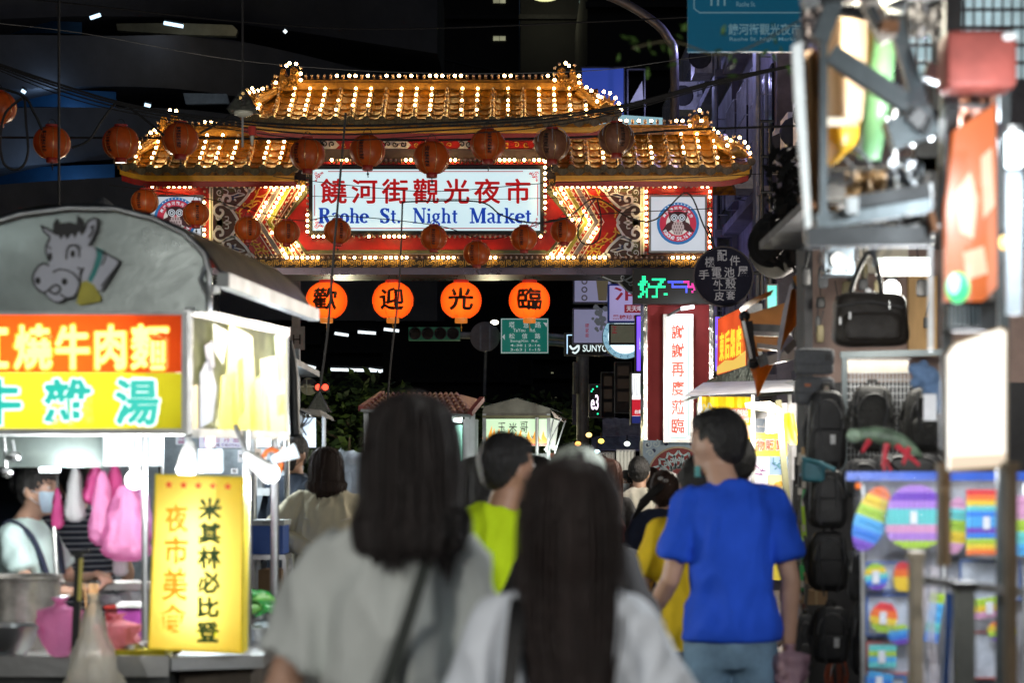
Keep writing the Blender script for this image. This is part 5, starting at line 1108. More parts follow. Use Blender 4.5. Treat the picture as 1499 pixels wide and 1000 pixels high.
# yellow sign on the counter
Ys = 7.78
ls = thing('counter_sign', P(285, 955, Ys), 'glowing yellow upright sign with five red stars on the noodle counter', 'sign')
yc = [(230, 697), (355, 701), (352, 955), (219, 949)]
mb = MB(); mb.sheet(yc, Ys); yf = mb.build('face', skin_of_light('yellow_acrylic', (1, .87, .24), .08, .03, 2), ls)
mb = MB(); o = [(227, 694), (358, 698), (355, 958), (216, 952)]
for i in range(4): mb.plate([yc[i], yc[(i + 1) % 4], o[(i + 1) % 4], o[i]], Ys - .002, .15)
mb.build('casing', M('yellow_plastic_rim', (.75, .6, .02), .4, emit=.25), ls)
MB().plate(o, Ys + .15, .01).build('back', WHITEP, ls)
MB().tube([P(287, 745, Ys + .075), P(286, 920, Ys + .075)], .013, 8).build('inner_tube', glow('tube_inside_sign', (1, .97, .90), 19), ls)
gi = glow('sign_green_dark', (.03, .10, .02), .4); oi = glow('sign_orange_ink', (1, .40, .02), .95); yo = glow('sign_yellow_edge', (.85, .85, .02), 1.0)
for c, x0, y0, x1, y1 in (('米', 291, 730, 324, 761), ('其', 291, 766, 323, 796), ('林', 290, 801, 323, 832), ('必', 290, 838, 322, 868), ('比', 290, 875, 320, 904), ('登', 288, 911, 320, 940)):
    q = MB(); put_text(q, c, x0 - 1.5, y0 - 1, x1 + 1.5, y1 + 1, Ys - .002, .002, .02); q.build('character_edge', yo, yf)
    q = MB(); halo(q, c, x0, y0, x1, y1, Ys - .006, .9); q.build('green_character', gi, yf)
for c, x0, y0, x1, y1 in (('夜', 242, 739, 275, 779), ('市', 241, 786, 275, 826), ('美', 238, 833, 274, 879), ('食', 234, 885, 273, 929)):
    q = MB(); halo(q, c, x0, y0, x1, y1, Ys - .003, .45); q.build('orange_character', oi, yf)
for i in range(5):
    x, y = 247 + i * 21.6, 710 + i * .7; MB().plate([(x + (6.2 if k % 2 == 0 else 2.6) * math.sin(k * math.pi / 5), y - (6.2 if k % 2 == 0 else 2.6) * math.cos(k * math.pi / 5)) for k in range(10)], Ys - .003, .003).build('red_star', glow('sign_star_red', (.8, .04, .02), .8), yf)

# lamps of the stall
HOT = glow('bulb_white_hot', (1, .98, .93), 14)
def stall_bulb(px, py, Yl, r, w, label, shade=None, col=(1, .96, .9)):
    t = thing('stall_bulb', P(px, py, Yl), label, 'lamp')
    MB().ball(P(px, py, Yl), r, 16, 10).build('bulb', HOT, t, smooth=True); MB().tube([P(px, py, Yl) + Vector((0, 0, r)), P(px, py, Yl) + Vector((0, 0, r + .06))], .018, 8).build('socket', WHITEP, t)
    MB().tube([P(px, py, Yl) + Vector((0, 0, r + .05)), P(px, py, Yl) + Vector((0, .02, r + .32))], .004, 5).build('cord', BLACK, t)
    lamp('bulb_light', P(px, py, Yl) + Vector((0, -r - .06, -.02)), w, col, .06, t); return t
t = stall_bulb(197, 703, 8.3, .038, 22, 'round bare bulb burning under the hood beside the pink bags')
t = thing('lamp_shade_box', P(188, 682, 8.4), 'white glowing square lampshade above the pink bags', 'lampshade'); MB().rect(152, 640, 226, 682, 8.42, .2).build('shade', glow('shade_lit', (.82, .93, 1), 1.15, var=.15, scale=8), t); MB().tube([P(188, 640, 8.5), P(188, 628, 8.5)], .02, 8).build('stem', STEEL, t)
def spot(px, py, px2, py2, Yl, r, lb, w):
    t = thing('spot_lamp', P(px, py, Yl), lb, 'lamp'); a, b = P(px, py, Yl), P(px2, py2, Yl - .1)
    MB().tube([a, a.lerp(b, .35), b], [r * .45, r * .8, r], 16).build('reflector', WHITEP, t, smooth=40); MB().ball(b, r * .8, 12, 8).build('bulb', HOT, t, smooth=True); lamp('spot_light', b + Vector((.05, -.12, -.03)), w, (.95, .98, 1), .05, t)
    MB().tube([a, a + Vector((-.05, .03, .12))], .01, 6).build('arm', STEEL, t)
spot(361, 666, 397, 695, 8.25, .04, 'white spot lamp pointing down right of the yellow counter sign', 18)
t = thing('spot_lamp', P(415, 668, 8.8), 'second white lamp tube pointing at the masked man, behind an orange ring', 'lamp'); MB().tube([P(398, 674, 8.8), P(434, 660, 8.8)], [.016, .034], 12).build('bulb', glow('lamp_pale', (.8, .92, 1), 1.3), t, smooth=40); MB().add and None
q = MB(); q.tube([P(398 + 14 * math.cos(k * .52), 678 + 20 * math.sin(k * .52), 8.85) for k in range(13)], .011, 8, False); q.build('orange_ring', M('orange_plastic', (.8, .16, .02), .4, emit=.2), t, smooth=True)
spot(279, 650, 272, 690, 8.25, .04, 'white bulb lamp hanging over the top edge of the yellow sign', 16)
t = thing('clip_fan', P(309, 694, 8.2), 'grey box-shaped fitting hanging above the yellow sign', 'fitting'); MB().box(P(309, 675, 8.2), (.088, .06, .09)).build('body', M('fitting_grey', (.30, .38, .42), .4), t); MB().tube([P(308, 658, 8.2), P(308, 640, 8.2)], .02, 8).build('stem', M('fitting_pink', (.5, .4, .42), .4), t)

t = thing('tube_lamp', P(70, 690, 8.35), 'added small tube lamp under the hood, lighting the masked worker', 'lamp'); MB().tube([P(58, 688, 8.38), P(88, 688, 8.38)], .01, 8).build('tube', glow('tube_hood', (.9, .97, 1), 4), t); lamp('tube_light', P(72, 696, 8.3), 9, (.9, .97, 1), .03, t)  # tube added to brighten the worker's face and mask
# ---- pots, bowls, bags
def pot(px, py, Yp, r, h, lb, m=STEEL):
    c = P(px, py, Yp); t = thing('stock_pot', c, lb, 'pot')
    MB().lathe([(r * .96, 0), (r, .01), (r, h * .5), (r, h), (r + .012, h + .004), (r + .012, h + .014), (r - .006, h + .012), (r - .01, h - .05), (.0, h - .055)], c, 32).build('body', m, t, smooth=35)
    for s in (-1, 1): MB().tube([c + Vector((s * r, 0, h * .75)), c + Vector((s * (r + .04), 0, h * .77)), c + Vector((s * (r + .04), -.05, h * .77)), c + Vector((s * r, -.06, h * .75))], .007, 6).build('handle', STEEL, t)
    return t
POTM = M('pot_scorched_steel', (.30, .29, .27), .35, .85, var=.45, scale=6)
pot(18, 957, 8.25, .19, .30, 'large scorched steel stock pot in front of the masked worker', POTM)
def bowl(px, py, Yp, r, h, lb):
    c = P(px, py, Yp); t = thing('steel_bowl', c, lb, 'bowl'); MB().lathe([(r * .45, 0), (r * .8, h * .4), (r, h), (r + .008, h + .002), (r - .006, h - .004), (r * .76, h * .4), (.0, .012)], c, 32).build('bowl', STEEL, t, smooth=35); MB().lathe([(r * .3, h * .3), (r * .7, h * .36), (.0, h * .44)], c, 16).build('contents', M('minced_food', (.2, .12, .08), .7, var=.5, scale=40), t)
bowl(8, 966, 7.86, .13, .13, 'wide steel mixing bowl at the bottom left on the counter')
bowl(150, 950, 8.5, .09, .06, 'small steel bowl behind the tied plastic bag')
def bag(px, py, Yb, w, h, lb, m, seed, knot=True, name='plastic_bag', cat='bag', sharp=1.0, hang=False):
    """tied plastic bag: gathered neck, creased belly"""
    rr = random.Random(seed); c = P(px, py, Yb); W_, H_ = w * Yb / F, h * Yb / F; t = thing(name, c, lb, cat); n = 28; rings = []
    for i in range(15):
        v = i / 14; q = (.2 + .8 * (1 - v) ** .65 * min(1, (v + .12) / .25)) if hang else (.30 + .70 * math.sin(math.pi * min(1, (1 - v) * .62 + .30)) if v < .82 else lerp(.42, .16, (v - .82) / .1) if v < .92 else lerp(.16, .42, (v - .92) / .08))
        if sharp > 1: q = lerp(1.0, .07, v ** .9) if v < .93 else lerp(.07, .2, (v - .93) / .07)
        if i == 0: q *= .6
        rings.append([c + Vector((W_ / 2 * q * math.cos(2 * math.pi * k / n) * (1 + .2 * math.sin(k * 2.9 + seed + v * 2) * min(1, v + .3) + .1 * math.sin(v * 17 + k) + rr.uniform(-.05, .05)), W_ * .36 * q * math.sin(2 * math.pi * k / n) * (1 + .1 * math.sin(k * 1.9)), H_ * v)) for k in range(n)])
    MB().loft(rings).build('bag', m, t, smooth=True)
    if knot: MB().ball(c + Vector((0, 0, H_ * .93)), (W_ * .09, W_ * .09, H_ * .03), 8, 6).build('knot', m, t, smooth=True)
    if hang: MB().tube([c + Vector((0, 0, H_)), c + Vector((0, 0, H_ + hang))], .004, 5).build('string', BLACK, t)
    return t
PINK = film('pink_film', (.85, .36, .64), .5); CLEAR = film('clear_film', (.88, .9, .92), .5); CREAM = film('cream_film', (.93, .92, .87), .4); MAG = film('magenta_film', (.75, .12, .38), .6)
bag(137, 1012, 7.35, 96, 142, 'cream translucent plastic bag pulled to a point, foreground bottom left', CREAM, 3, sharp=2)
bag(88, 962, 7.75, 62, 86, 'pink and white tied plastic bag beside the steel bowl', PINK, 5); bag(172, 975, 7.95, 60, 76, 'pink takeaway bag behind the pointed cream bag', film('pale_pink_film', (.9, .4, .45), .7), 6)
for i, (x, y, w, h, m_, lb) in enumerate(((185, 822, 78, 112, PINK, 'big magenta bag bundle hanging lowest under the bulb'), (150, 800, 44, 110, PINK, 'pink bag bundle hanging left of the biggest magenta bundle'), (208, 795, 34, 90, film('lilac_film', (.8, .45, .8), .6), 'lilac bag hanging behind the bare bulb'), (140, 740, 40, 58, MAG, 'dark red bag bundle at the top of the hanging bags'), (168, 752, 36, 70, MAG, 'crimson bag bundle directly under the lampshade'), (110, 765, 34, 82, CLEAR, 'clear bag of white plastic hanging beside the worker'), (84, 775, 20, 60, MAG, 'narrow red bag hanging next to the worker mask'), (176, 845, 24, 60, CLEAR, 'clear bags hanging under the pink bundle'))):
    bag(x, y, 8.55 + .03 * i, w, h, lb, m_, 20 + i, name='hanging_bag', hang=.25)
for i, (x, y, w, h, m_, lb) in enumerate(((165, 893, 40, 26, CLEAR, 'crumpled clear bag on the rear shelf left'), (195, 893, 44, 34, CLEAR, 'crumpled white bag pile on the rear shelf'), (150, 875, 30, 30, CLEAR, 'crumpled clear bag behind the dark pole'), (222, 890, 34, 26, CLEAR, 'crumpled clear bag near the yellow sign'))):
    bag(x, y, 8.9, w, h, lb, m_, 40 + i, knot=False)
t = thing('plastic_canister', P(187, 955, 8.45), 'purple plastic canister with hanging handles behind the counter sign', 'canister'); MB().rect(172, 890, 205, 940, 8.45, .12).build('body', M('purple_plastic', (.35, .06, .32), .35, var=.15), t); MB().rect(170, 884, 207, 889.8, 8.44, .14).build('lid', WHITEP, t)
t = thing('plastic_canister', P(164, 955, 8.55), 'dark red plastic canister left of the purple one', 'canister'); MB().rect(154, 892, 175, 936, 8.6, .1).build('body', M('maroon_plastic', (.2, .015, .02), .35, var=.15), t); MB().rect(152, 888, 177, 892, 8.59, .12).build('lid', CAPR, t)
t = thing('yellow_tray', P(210, 962, 7.95), 'yellow tray with steel lids at the counter corner', 'tray'); MB().bb(P(170, 0, 8).xyz * 0 + Vector((P(176, 0, 8).x, 7.86, .853)), Vector((P(250, 0, 8).x, 8.12, .873))).build('tray', M('tray_yellow', (.75, .68, .03), .4), t)
for k, (x, y_) in enumerate(((196, 7.95), (222, 8.03), (236, 7.93))): MB().lathe([(.0, .02), (.045, .02), (.048, .012), (.048, 0)][::-1], Vector((P(x, 0, 8).x, y_, .873)), 16).build('lid', STEEL, t, smooth=40)
t = thing('umbrella_pole', P(112, 1000, 7.6), 'dark square pole with yellow tape rising from the counter at left', 'pole'); MB().beam(P(108, 1010, 7.6), P(116, 808, 7.6), .026).build('pole', DARKMET, t); MB().beam(P(116, 880, 7.58), P(119, 818, 7.58), .012).build('tape', M('yellow_tape', (.7, .62, .15), .5), t); MB().beam(P(104, 812, 7.6), P(132, 806, 7.6), .014).build('crosspiece', DARKMET, t)
t = thing('chopstick_jar', P(128, 960, 8.4), 'jar of wooden chopsticks behind the dark pole', 'jar'); MB().lathe([(.03, 0), (.033, .12), (.03, .12)], Vector((P(132, 0, 8.4).x, 8.4, .85)), 14).build('jar', STEEL, t, smooth=40)
for k in range(7): MB().beam(Vector((P(132, 0, 8.4).x + random.uniform(-.015, .015), 8.4, .9)), Vector((P(132, 0, 8.4).x + random.uniform(-.03, .03), 8.42, 1.1)), .006).build('chopstick', M('bamboo', (.45, .25, .1), .6), t)
for k, (x, y0, y1, m_) in enumerate(((6, 688, 640, STEEL), (18, 665, 645, STEEL_D))): t = thing('hanging_ladle', P(x, y0, 8.3), ['steel ladle hanging at the left edge above the worker', 'second ladle hanging beside the hood at the left edge'][k], 'ladle'); MB().tube([P(x, y1, 8.3), P(x + 3, y0, 8.3)], .006, 6).build('handle', m_, t); MB().ball(P(x + 3, y0 + 4, 8.3), (.03, .03, .022), 12, 6).build('cup', STEEL, t, smooth=True)

# ================================================================== BACK STALLS seen past the noodle cart
t = thing('back_stall_sign', P(312, 655, 13), 'long white sign with pink and dark characters seen under the side light box', 'sign')
f = MB().rect(291, 637, 356, 656, 13, .06).build('face', glow('backsign_white', (.75, .78, .95), .95, var=.1), t); q = MB()
for s, a, b, c, d in (('仙', 298, 640, 305, 648), ('山', 314, 640, 321, 648), ('丹', 328, 640, 336, 648), ('田', 342, 640, 349, 648)): put_text(q, s, a, b, c, d, 12.998, .004, .012)
q.build('lettering', glow('back_magenta', (.35, .02, .2), .6), f); q = MB(); put_text(q, '(限 每包只5元)', 315, 649.5, 350, 655, 12.998, .004, .01); q.build('lettering', glow('back_navy_ink', (.1, .02, .2), .5), f); MB().frame(290, 636, 357, 657, 1, 12.99, .08).build('frame', GREYMET, t)
t = thing('back_stall_sign', P(266, 650, 13), 'small white price sign reading 0045 in the back stall', 'sign'); f = MB().rect(257, 638, 275, 651, 13, .04).build('face', glow('backsign_pale', (.6, .68, .75), .8), t); q = MB(); put_text(q, '小見', 262, 640, 270, 644, 12.998, .003, .01); put_text(q, '0045', 261, 645, 270, 650, 12.998, .003, .02); q.build('lettering', glow('back_magenta', (.35, .02, .2), .6), f)
bs = thing('back_stall', P(330, 900, 14.2), 'brightly lit steel food stall behind the noodle cart', 'food stall'); bs.location.z = 0
B = lambda n, mb, m, **k: mb.build(n, m, bs, **k)
gz = lambda px, Yg: Vector((P(px, 0, Yg).x, Yg, 0))
B('back_panel', MB().bb((P(120, 0, 15.2).x, 15.2, .2), (P(438, 0, 15.2).x, 15.25, 2.5)), M('stall_back_steel', (.42, .48, .52), .4, .6, var=.35, scale=3))
B('roof_sheet', MB().bb((P(110, 0, 14).x, 13.4, 2.3), (P(440, 0, 14).x, 15.4, 2.34)), GREYMET)
for x in (236, 372, 420): v = gz(x, 13.5); B('post', MB().tube([v, v + Vector((0, 0, 2.3))], .018, 8), STEEL)
for zz, x0, x1 in ((1.02, 360, 432), (1.42, 366, 400), (1.75, 366, 432), (1.1, 240, 356)): B('shelf', MB().bb((P(x0, 0, 14).x, 13.8, zz), (P(x1, 0, 14).x, 14.3, zz + .05)), M('shelf_white', (.7, .72, .72), .4))
B('duct', MB().tube([P(x, y, 14.4) for x, y in smoothpts([(398, 690), (392, 706), (396, 722), (408, 730)], 8)], .055, 12), M('duct_grey', (.2, .23, .25), .5, .3), smooth=True)
for k in range(9): x, y = smoothpts([(398, 690), (392, 706), (396, 722), (408, 730)], 4)[k + 1] ; B('duct_ring', MB().ball(P(x, y, 14.4), (.062, .062, .012), 12, 4), M('duct_grey', (.2, .23, .25), .5, .3))
B('black_hose', MB().tube([P(x, y, 12.8) for x, y in smoothpts([(432, 640), (430, 590), (428, 540), (420, 500)], 6)], [.035] * 19, 10), M('hose_black', (.02, .025, .03), .4), smooth=True)
for k, (x, zz, h, r) in enumerate(((375, 1.47, .12, .03), (384, 1.47, .2, .035), (394, 1.47, .16, .03), (372, 1.07, .18, .03), (381, 1.07, .16, .03), (390, 1.07, .12, .035), (260, 1.15, .14, .05), (290, 1.15, .1, .05), (320, 1.15, .16, .04), (345, 1.15, .12, .045), (402, 1.8, .14, .04), (416, 1.8, .1, .05), (385, 1.8, .12, .04))):
    c = Vector((P(x, 0, 14).x, 13.95, zz)); t = thing('steel_canister' if k % 3 else 'white_tub', c, ['white tub', 'steel canister', 'tall steel canister'][k % 3] + ' ' + ['on the upper small shelf of the back stall, far left', 'in the middle of the upper small shelf', 'at the right end of the upper small shelf', 'at the left of the lower shelf by the cooler box', 'second on the lower shelf by the cooler box', 'third on the lower shelf by the cooler box', 'on the long back shelf behind the hanging bulb', 'on the long back shelf, second from left', 'on the long back shelf behind the yellow sign', 'on the long back shelf near the right post', 'on the top shelf beside the masked man', 'on the top shelf nearest the masked man', 'leftmost on the top shelf near the orange ring'][k], 'canister')
    MB().lathe([(r * .95, 0), (r, .01), (r, h), (r * .9, h + .012), (0, h + .012)], c, 16).build('body', STEEL if k % 3 else WHITEP, t, smooth=40); MB().lathe([(r * .3, h + .012), (r * .3, h + .03), (0, h + .03)], c, 10).build('knob', DARKMET, t)
for k, (x, y, w, h, c_, lb) in enumerate(((353, 668, 10, 18, (.8, .85, .9), 'pale price card hanging in the back stall'), (378, 664, 9, 14, (.7, .6, .5), 'small cream card above the orange ring'), (343, 690, 10, 8, (.9, .95, 1), 'white square lamp head in the back stall'))):
    t = thing('price_card', P(x, y, 13.2), lb, 'card'); f = MB().rect(x - w / 2, y - h / 2, x + w / 2, y + h / 2, 13.2, .01).build('card', glow('card%d' % k, c_, .85), t); q = MB(); put_text(q, '特價'[k % 2], x - 2.5, y - 3, x + 2.5, y + 3, 13.198, .002, .01); q.build('lettering', INK, f)
t = thing('tangled_wires', P(430, 625, 13.3), 'tangle of pale wires on the post beside the masked man', 'wires'); rr_ = random.Random(8)
for k in range(6): MB().tube([P(x, y, 13.3) for x, y in smoothpts([(420 + rr_.uniform(-6, 20), 560 + rr_.uniform(0, 30)), (425 + rr_.uniform(-10, 20), 590), (432 + rr_.uniform(-16, 26), 612), (428 + rr_.uniform(-10, 24), 638)], 4)], .006, 5).build('wire', [GREYMET, WHITEP, BLACK][k % 3], t)
for i, (x, y, Yl, w, lb) in enumerate(((300, 632, 13.6, 28, 'tube lamp under the back stall roof, left'), (405, 632, 13.9, 38, 'tube lamp under the back stall roof, right'))):
    t = thing('tube_lamp', P(x, y, Yl), lb, 'lamp'); MB().tube([P(x - 22, y, Yl), P(x + 22, y, Yl)], .014, 8).build('tube', glow('tube_cool', (.85, .95, 1), 6), t); MB().tube([P(x - 24, y - 4, Yl), P(x + 24, y - 4, Yl)], .012, 6).build('holder', WHITEP, t); lamp('tube_light', P(x, y + 6, Yl - .1), w, (.85, .95, 1), .15, t)
t = thing('small_stall_roof', P(455, 612, 15), 'pale tattered stall canopy left of the dusty pyramid cover', 'canopy')
mb = MB(); mb.loft([[P(418, 604, 15), P(440, 598, 15), P(468, 600, 15), P(486, 610, 15)], [P(414, 612, 14.4), P(440, 606, 14.4), P(470, 609, 14.4), P(490, 617, 14.4)]], closed=False); mb.build('cloth', M('canopy_pale', (.45, .47, .46), .6, var=.3), t); MB().rect(444, 612, 462, 655, 15.1, .02).build('lit_plastic', glow('lit_plastic_pane', (.6, .75, .95), .9, var=.4, scale=12), t)
for x in (441, 474): v = gz(x, 15); MB().tube([v, P(x, 604, 15)], .016, 6).build('post', GREYMET, t)
lamp('canopy_light', P(455, 640, 14.6), 16, (.85, .93, 1), .1)
t = thing('cooler_box', P(392, 815, 12.6), 'blue cooler box with pale lid beside the masked man', 'cooler'); t.location = P(390, 818, 12.6)
MB().rect(368, 770, 414, 812, 12.6, .35).build('body', M('cooler_blue', (.01, .09, .42), .4, var=.1), t); MB().rect(366, 762, 416, 769.6, 12.58, .39).build('lid', M('cooler_lid', (.5, .55, .55), .4), t); MB().rect(384, 765, 396, 767, 12.57, .02).build('handle', GREYMET, t)
t = thing('metal_stand', gz(392, 12.7), 'steel stand under the blue cooler box', 'stand'); zt = P(0, 813, 12.6).z
MB().bb((P(366, 0, 12.6).x, 12.6, zt - .03), (P(418, 0, 12.6).x, 12.98, zt)).build('top', STEEL, t)
for x in (368, 416):
    for yy in (12.62, 12.96): v = gz(x, 12.6); MB().beam(Vector((v.x, yy, 0)), Vector((v.x, yy, zt - .03)), .025).build('leg', STEEL, t)
t = thing('cardboard_box', P(393, 866, 12.5), 'brown cardboard box under the cooler stand', 'box'); MB().rect(378, 835, 412, 866, 12.5, .3).build('carton', M('cardboard', (.24, .15, .08), .8, var=.15), t); MB().rect(394, 835, 396, 866, 12.497, .002).build('tape', M('tape_tan', (.35, .25, .14), .3), t); t.location.z = P(393, 866, 12.5).z
t = thing('vegetable_tray', P(382, 902, 9.2), 'heap of glossy green leaves on the side counter right of the yellow sign', 'vegetables'); rr_ = random.Random(2)
for k in range(16):
    c = P(rr_.uniform(366, 400), rr_.uniform(872, 898), 9.15 + rr_.uniform(-.1, .1)); a = rr_.uniform(-.6, .6); L_ = rr_.uniform(.035, .06)
    MB().loft([[c + Vector((u * L_ * math.cos(a) - v * .02 * math.sin(a), .01 * abs(v), u * L_ * math.sin(a) + v * .022 * math.cos(a) * (1 - abs(u)) ** .5 + .012 * (1 - u * u))) for v in (-1, 0, 1)] for u in (-1, -.5, 0, .5, 1)], closed=False).build('leaf', [M('veg_green', (.03, .28, .05), .25, var=.3, scale=20), M('veg_light', (.15, .42, .08), .3, var=.3, scale=20)][k % 2], t, smooth=True)
MB().lathe([(.05, 0), (.07, .04), (.072, .045), (0, .03)], P(383, 906, 9.2), 20).build('dish', STEEL, t, smooth=40)
for k in range(7):
    c = Vector((P(372 + k * 6.5, 0, 8.8).x, 8.55 + (k % 3) * .16, .853)); t = thing('lidded_tub', c, 'clear lidded tub ' + ['nearest the yellow sign', 'second from the yellow sign', 'in the middle of the side counter', 'behind the green leaves', 'fifth on the side counter', 'near the far end of the side counter', 'at the far end of the side counter'][k], 'tub'); MB().lathe([(.035, 0), (.045, .05), (.047, .055), (0, .058)], c, 16).build('tub', STEEL if k % 2 else M('tub_clear', (.5, .6, .7), .2, alpha=1), t, smooth=40)
t = thing('plastic_wrapped_goods', P(505, 720, 14.5), 'goods under crumpled clear plastic behind the woman in the sheer shirt', 'wrapped goods'); mb = MB(); rr_ = random.Random(5)
mb.loft([[P(480 + i * 6.2, 670 + j * 10 - 12 * math.sin(i / 9 * math.pi) * (1 - j / 6) + rr_.uniform(-3, 3), 14.5 - j * .06 + rr_.uniform(-.06, .06)) for i in range(10)] for j in range(7)], closed=False); mb.build('sheet', film('wrap_clear_grey', (.5, .55, .62), .7), t, smooth=True); mb = MB()
mb.rect(484, 684, 534, 730, 14.9, .4); mb.build('crate', M('crate_grey', (.12, .13, .15), .6), t)
for k in range(6): mb = MB(); mb.rect(486 + k * 8, 688, 491 + k * 8, 726, 14.89, .008); mb.build('slat', GREYMET, t)

# ---- tiled-roof stall
Y = 21
ts = thing('tiled_roof_stall', gz(620, Y), 'stall with red tiled hip roof and green-lit interior', 'food stall')
TT = M('terracotta_tile', (.26, .085, .055), .45, var=.35, scale=12, bump=.3)
Bt = lambda n, mb, m, **k: mb.build(n, m, ts, **k)
Bt('roof_deck', MB().loft([[P(528, 600, Y - .1), P(690, 608, Y - .1)], [P(560, 578, Y + .8), P(668, 578, Y + .8)]], closed=False).loft([[P(690, 608, Y - .1), P(706, 586, Y + 1.4)], [P(668, 578, Y + .8), P(676, 578, Y + 1.0)]], closed=False), TT)
wv = MB(); nseg = 6
wv.loft([[Vector((.075 * (k / nseg - .5) * 1.02, 0, .028 * math.sin(math.pi * k / nseg))) for k in range(nseg + 1)], [Vector((.075 * (k / nseg - .5) * 1.02, .15, .028 * math.sin(math.pi * k / nseg) - .006)) for k in range(nseg + 1)]], closed=False).loft([[Vector((.075 * (k / nseg - .5) * 1.02, 0, -.01)) for k in range(nseg + 1)], [Vector((.075 * (k / nseg - .5) * 1.02, 0, .028 * math.sin(math.pi * k / nseg))) for k in range(nseg + 1)]], closed=False)
tm = wv.mesh('roof_tile', TT, smooth=40)
for j in range(6):
    for i in range(15):
        u = (i + .5) / 15; t_ = j / 6; a0 = P(528, 600, Y - .1).lerp(P(690, 608, Y - .1), u); a1 = P(560, 578, Y + .8).lerp(P(668, 578, Y + .8), u); p = a0.lerp(a1, t_); an = math.atan2(a1.z - a0.z, a1.y - a0.y)
        inst('roof_tile', tm, p + Vector((0, 0, .01)), ts, (an, 0, 0), ((lerp(1.0, .68, t_)), 1, 1))
for a_, b_ in ((P(688, 606, Y - .12), P(706, 584, Y + .2)), (P(528, 598, Y - .1), P(560, 576, Y + .8))): Bt('hip_trim', MB().beam(a_, b_, .05), M('trim_pinkred', (.35, .09, .09), .4))
Bt('eave_trim', MB().beam(P(528, 601, Y - .1), P(690, 609, Y - .1), .03), STEEL_D)
for x in (536, 655, 684, 692): v = gz(x, Y); Bt('post', MB().beam(v, P(x, 604, Y), .05, .03), STEEL)
Bt('green_panel', MB().rect(648, 622, 677, 720, Y + .6, .03), M('mint_panel', (.30, .62, .52), .5, var=.1)); Bt('back_panel', MB().rect(545, 610, 650, 800, Y + .9, .03), M('dark_back', (.05, .06, .06), .6))
Bt('side_panel', MB().rect(678, 614, 700, 800, Y + .1, .02), STEEL); Bt('counter', MB().rect(540, 745, 690, 830, Y - .05, .6), STEEL)
t = thing('tube_lamp', P(663, 614, Y + .2), 'cool tube lamp in the green-lit stall', 'lamp'); MB().tube([P(650, 616, Y + .3), P(676, 616, Y + .3)], .018, 8).build('tube', glow('tube_cool', (.85, .95, 1), 6), t); MB().tube([P(649, 613, Y + .3), P(677, 613, Y + .3)], .014, 6).build('holder', WHITEP, t); lamp('tube_light', P(663, 628, Y + .2), 18, (.8, 1, .92), .1, t)
# ---- corn stall
Y = 20
cs = thing('corn_stall', gz(758, Y), 'grilled corn stall with flame-painted lit sign and grey gabled roof', 'food stall'); Bc = lambda n, mb, m, **k: mb.build(n, m, cs, **k)
MT = M('corn_roof_grey', (.13, .125, .105), .5, .4, var=.25)
Bc('gable_board', MB().plate([(706, 606), (708, 596), (756, 583), (806, 598), (806, 613), (706, 612)], Y, .06), MT); Bc('gable_trim', MB().rect(706, 608.5, 806, 612, Y - .02, .02), M('olive_trim', (.10, .09, .04), .5))
Bc('roof_sheet', MB().loft([[P(704, 596, Y - .03), P(756, 582, Y - .03), P(808, 598, Y - .03)], [P(706, 598, Y + 1.4), P(760, 586, Y + 1.4), P(826, 606, Y + 1.4)]], closed=False), M('corn_roof_top', (.2, .22, .22), .4, .6))
cf = Bc('sign_face', MB().rect(709, 613.5, 801, 653, Y, .03), glow('corn_sign_face', (.62, .85, .55), .9, var=.12, scale=1.5)); q = MB()
for s, a, b, c, d in (('玉', 729, 619, 740, 633), ('米', 745, 619, 757, 633), ('哥', 761, 618, 773, 634), ('烤', 719, 637, 724, 644), ('玉', 768, 637, 773, 644), ('米', 777, 637, 782, 644)): put_text(q, s, a, b, c, d, Y - .006, .004, .0, rough=1)
q.build('lettering', glow('corn_ink', (.05, .05, .04), .4), cf); fl_ = MB(); rr_ = random.Random(3)
for k in range(13):
    x = 711 + k * 7.2; h = rr_.choice((14, 20, 28, 12, 24)); s = rr_.choice((-1, 1)); fl_.plate([(x - 4, 651), (x - 4 + s, 651 - h * .5), (x + s * 2, 651 - h), (x + 1 + s, 651 - h * .6), (x + 4, 651 - h * .35), (x + 4, 651)], Y - .003 - .0002 * k, .002)
fl_.build('flame_print', glow('flame_orange', (1, .42, .03), .95), cf, kind='stuff'); Bc('ember_print', MB().plate([(709.5, 653), (709.5, 645), (720, 649), (760, 651), (800, 649), (801, 653)], Y - .007, .002), glow('ember_red', (.8, .08, .01), .8), parent=cf) if 0 else MB().plate([(709.5, 652.8), (709.5, 646), (720, 649), (760, 651), (800, 649), (800.8, 652.8)], Y - .007, .002).build('ember_print', glow('ember_red', (.8, .08, .01), .8), cf)
sf = lambda u, v: (P(806, 612, Y).lerp(P(818, 616, Y + 1.2), u)).lerp(P(801, 653, Y).lerp(P(812, 660, Y + 1.2), u), v)
mb = MB(); mb.plate([(0, 0), (1, 0), (1, 1), (0, 1)], 0, .02, mp=sf); mb.build('side_sign', glow('corn_side_face', (.75, .85, .7), .95, var=.2, scale=4), cs); Bc('awning_side', MB().loft([[P(806, 600, Y), P(812, 612, Y)], [P(830, 614, Y + 1.2), P(826, 618, Y + 1.2)]], closed=False), MT)
for a_, b_ in (((810, 614), (800, 662)), ((828, 616), (812, 664)), ((822, 612), (797, 660))): Bc('strut', MB().tube([P(*a_, Y - .04), P(*b_, Y - .04)], .008, 6), STEEL)
for x in (709, 803): v = gz(x, Y); Bc('post', MB().beam(v, P(x, 606, Y), .035), STEEL_D)
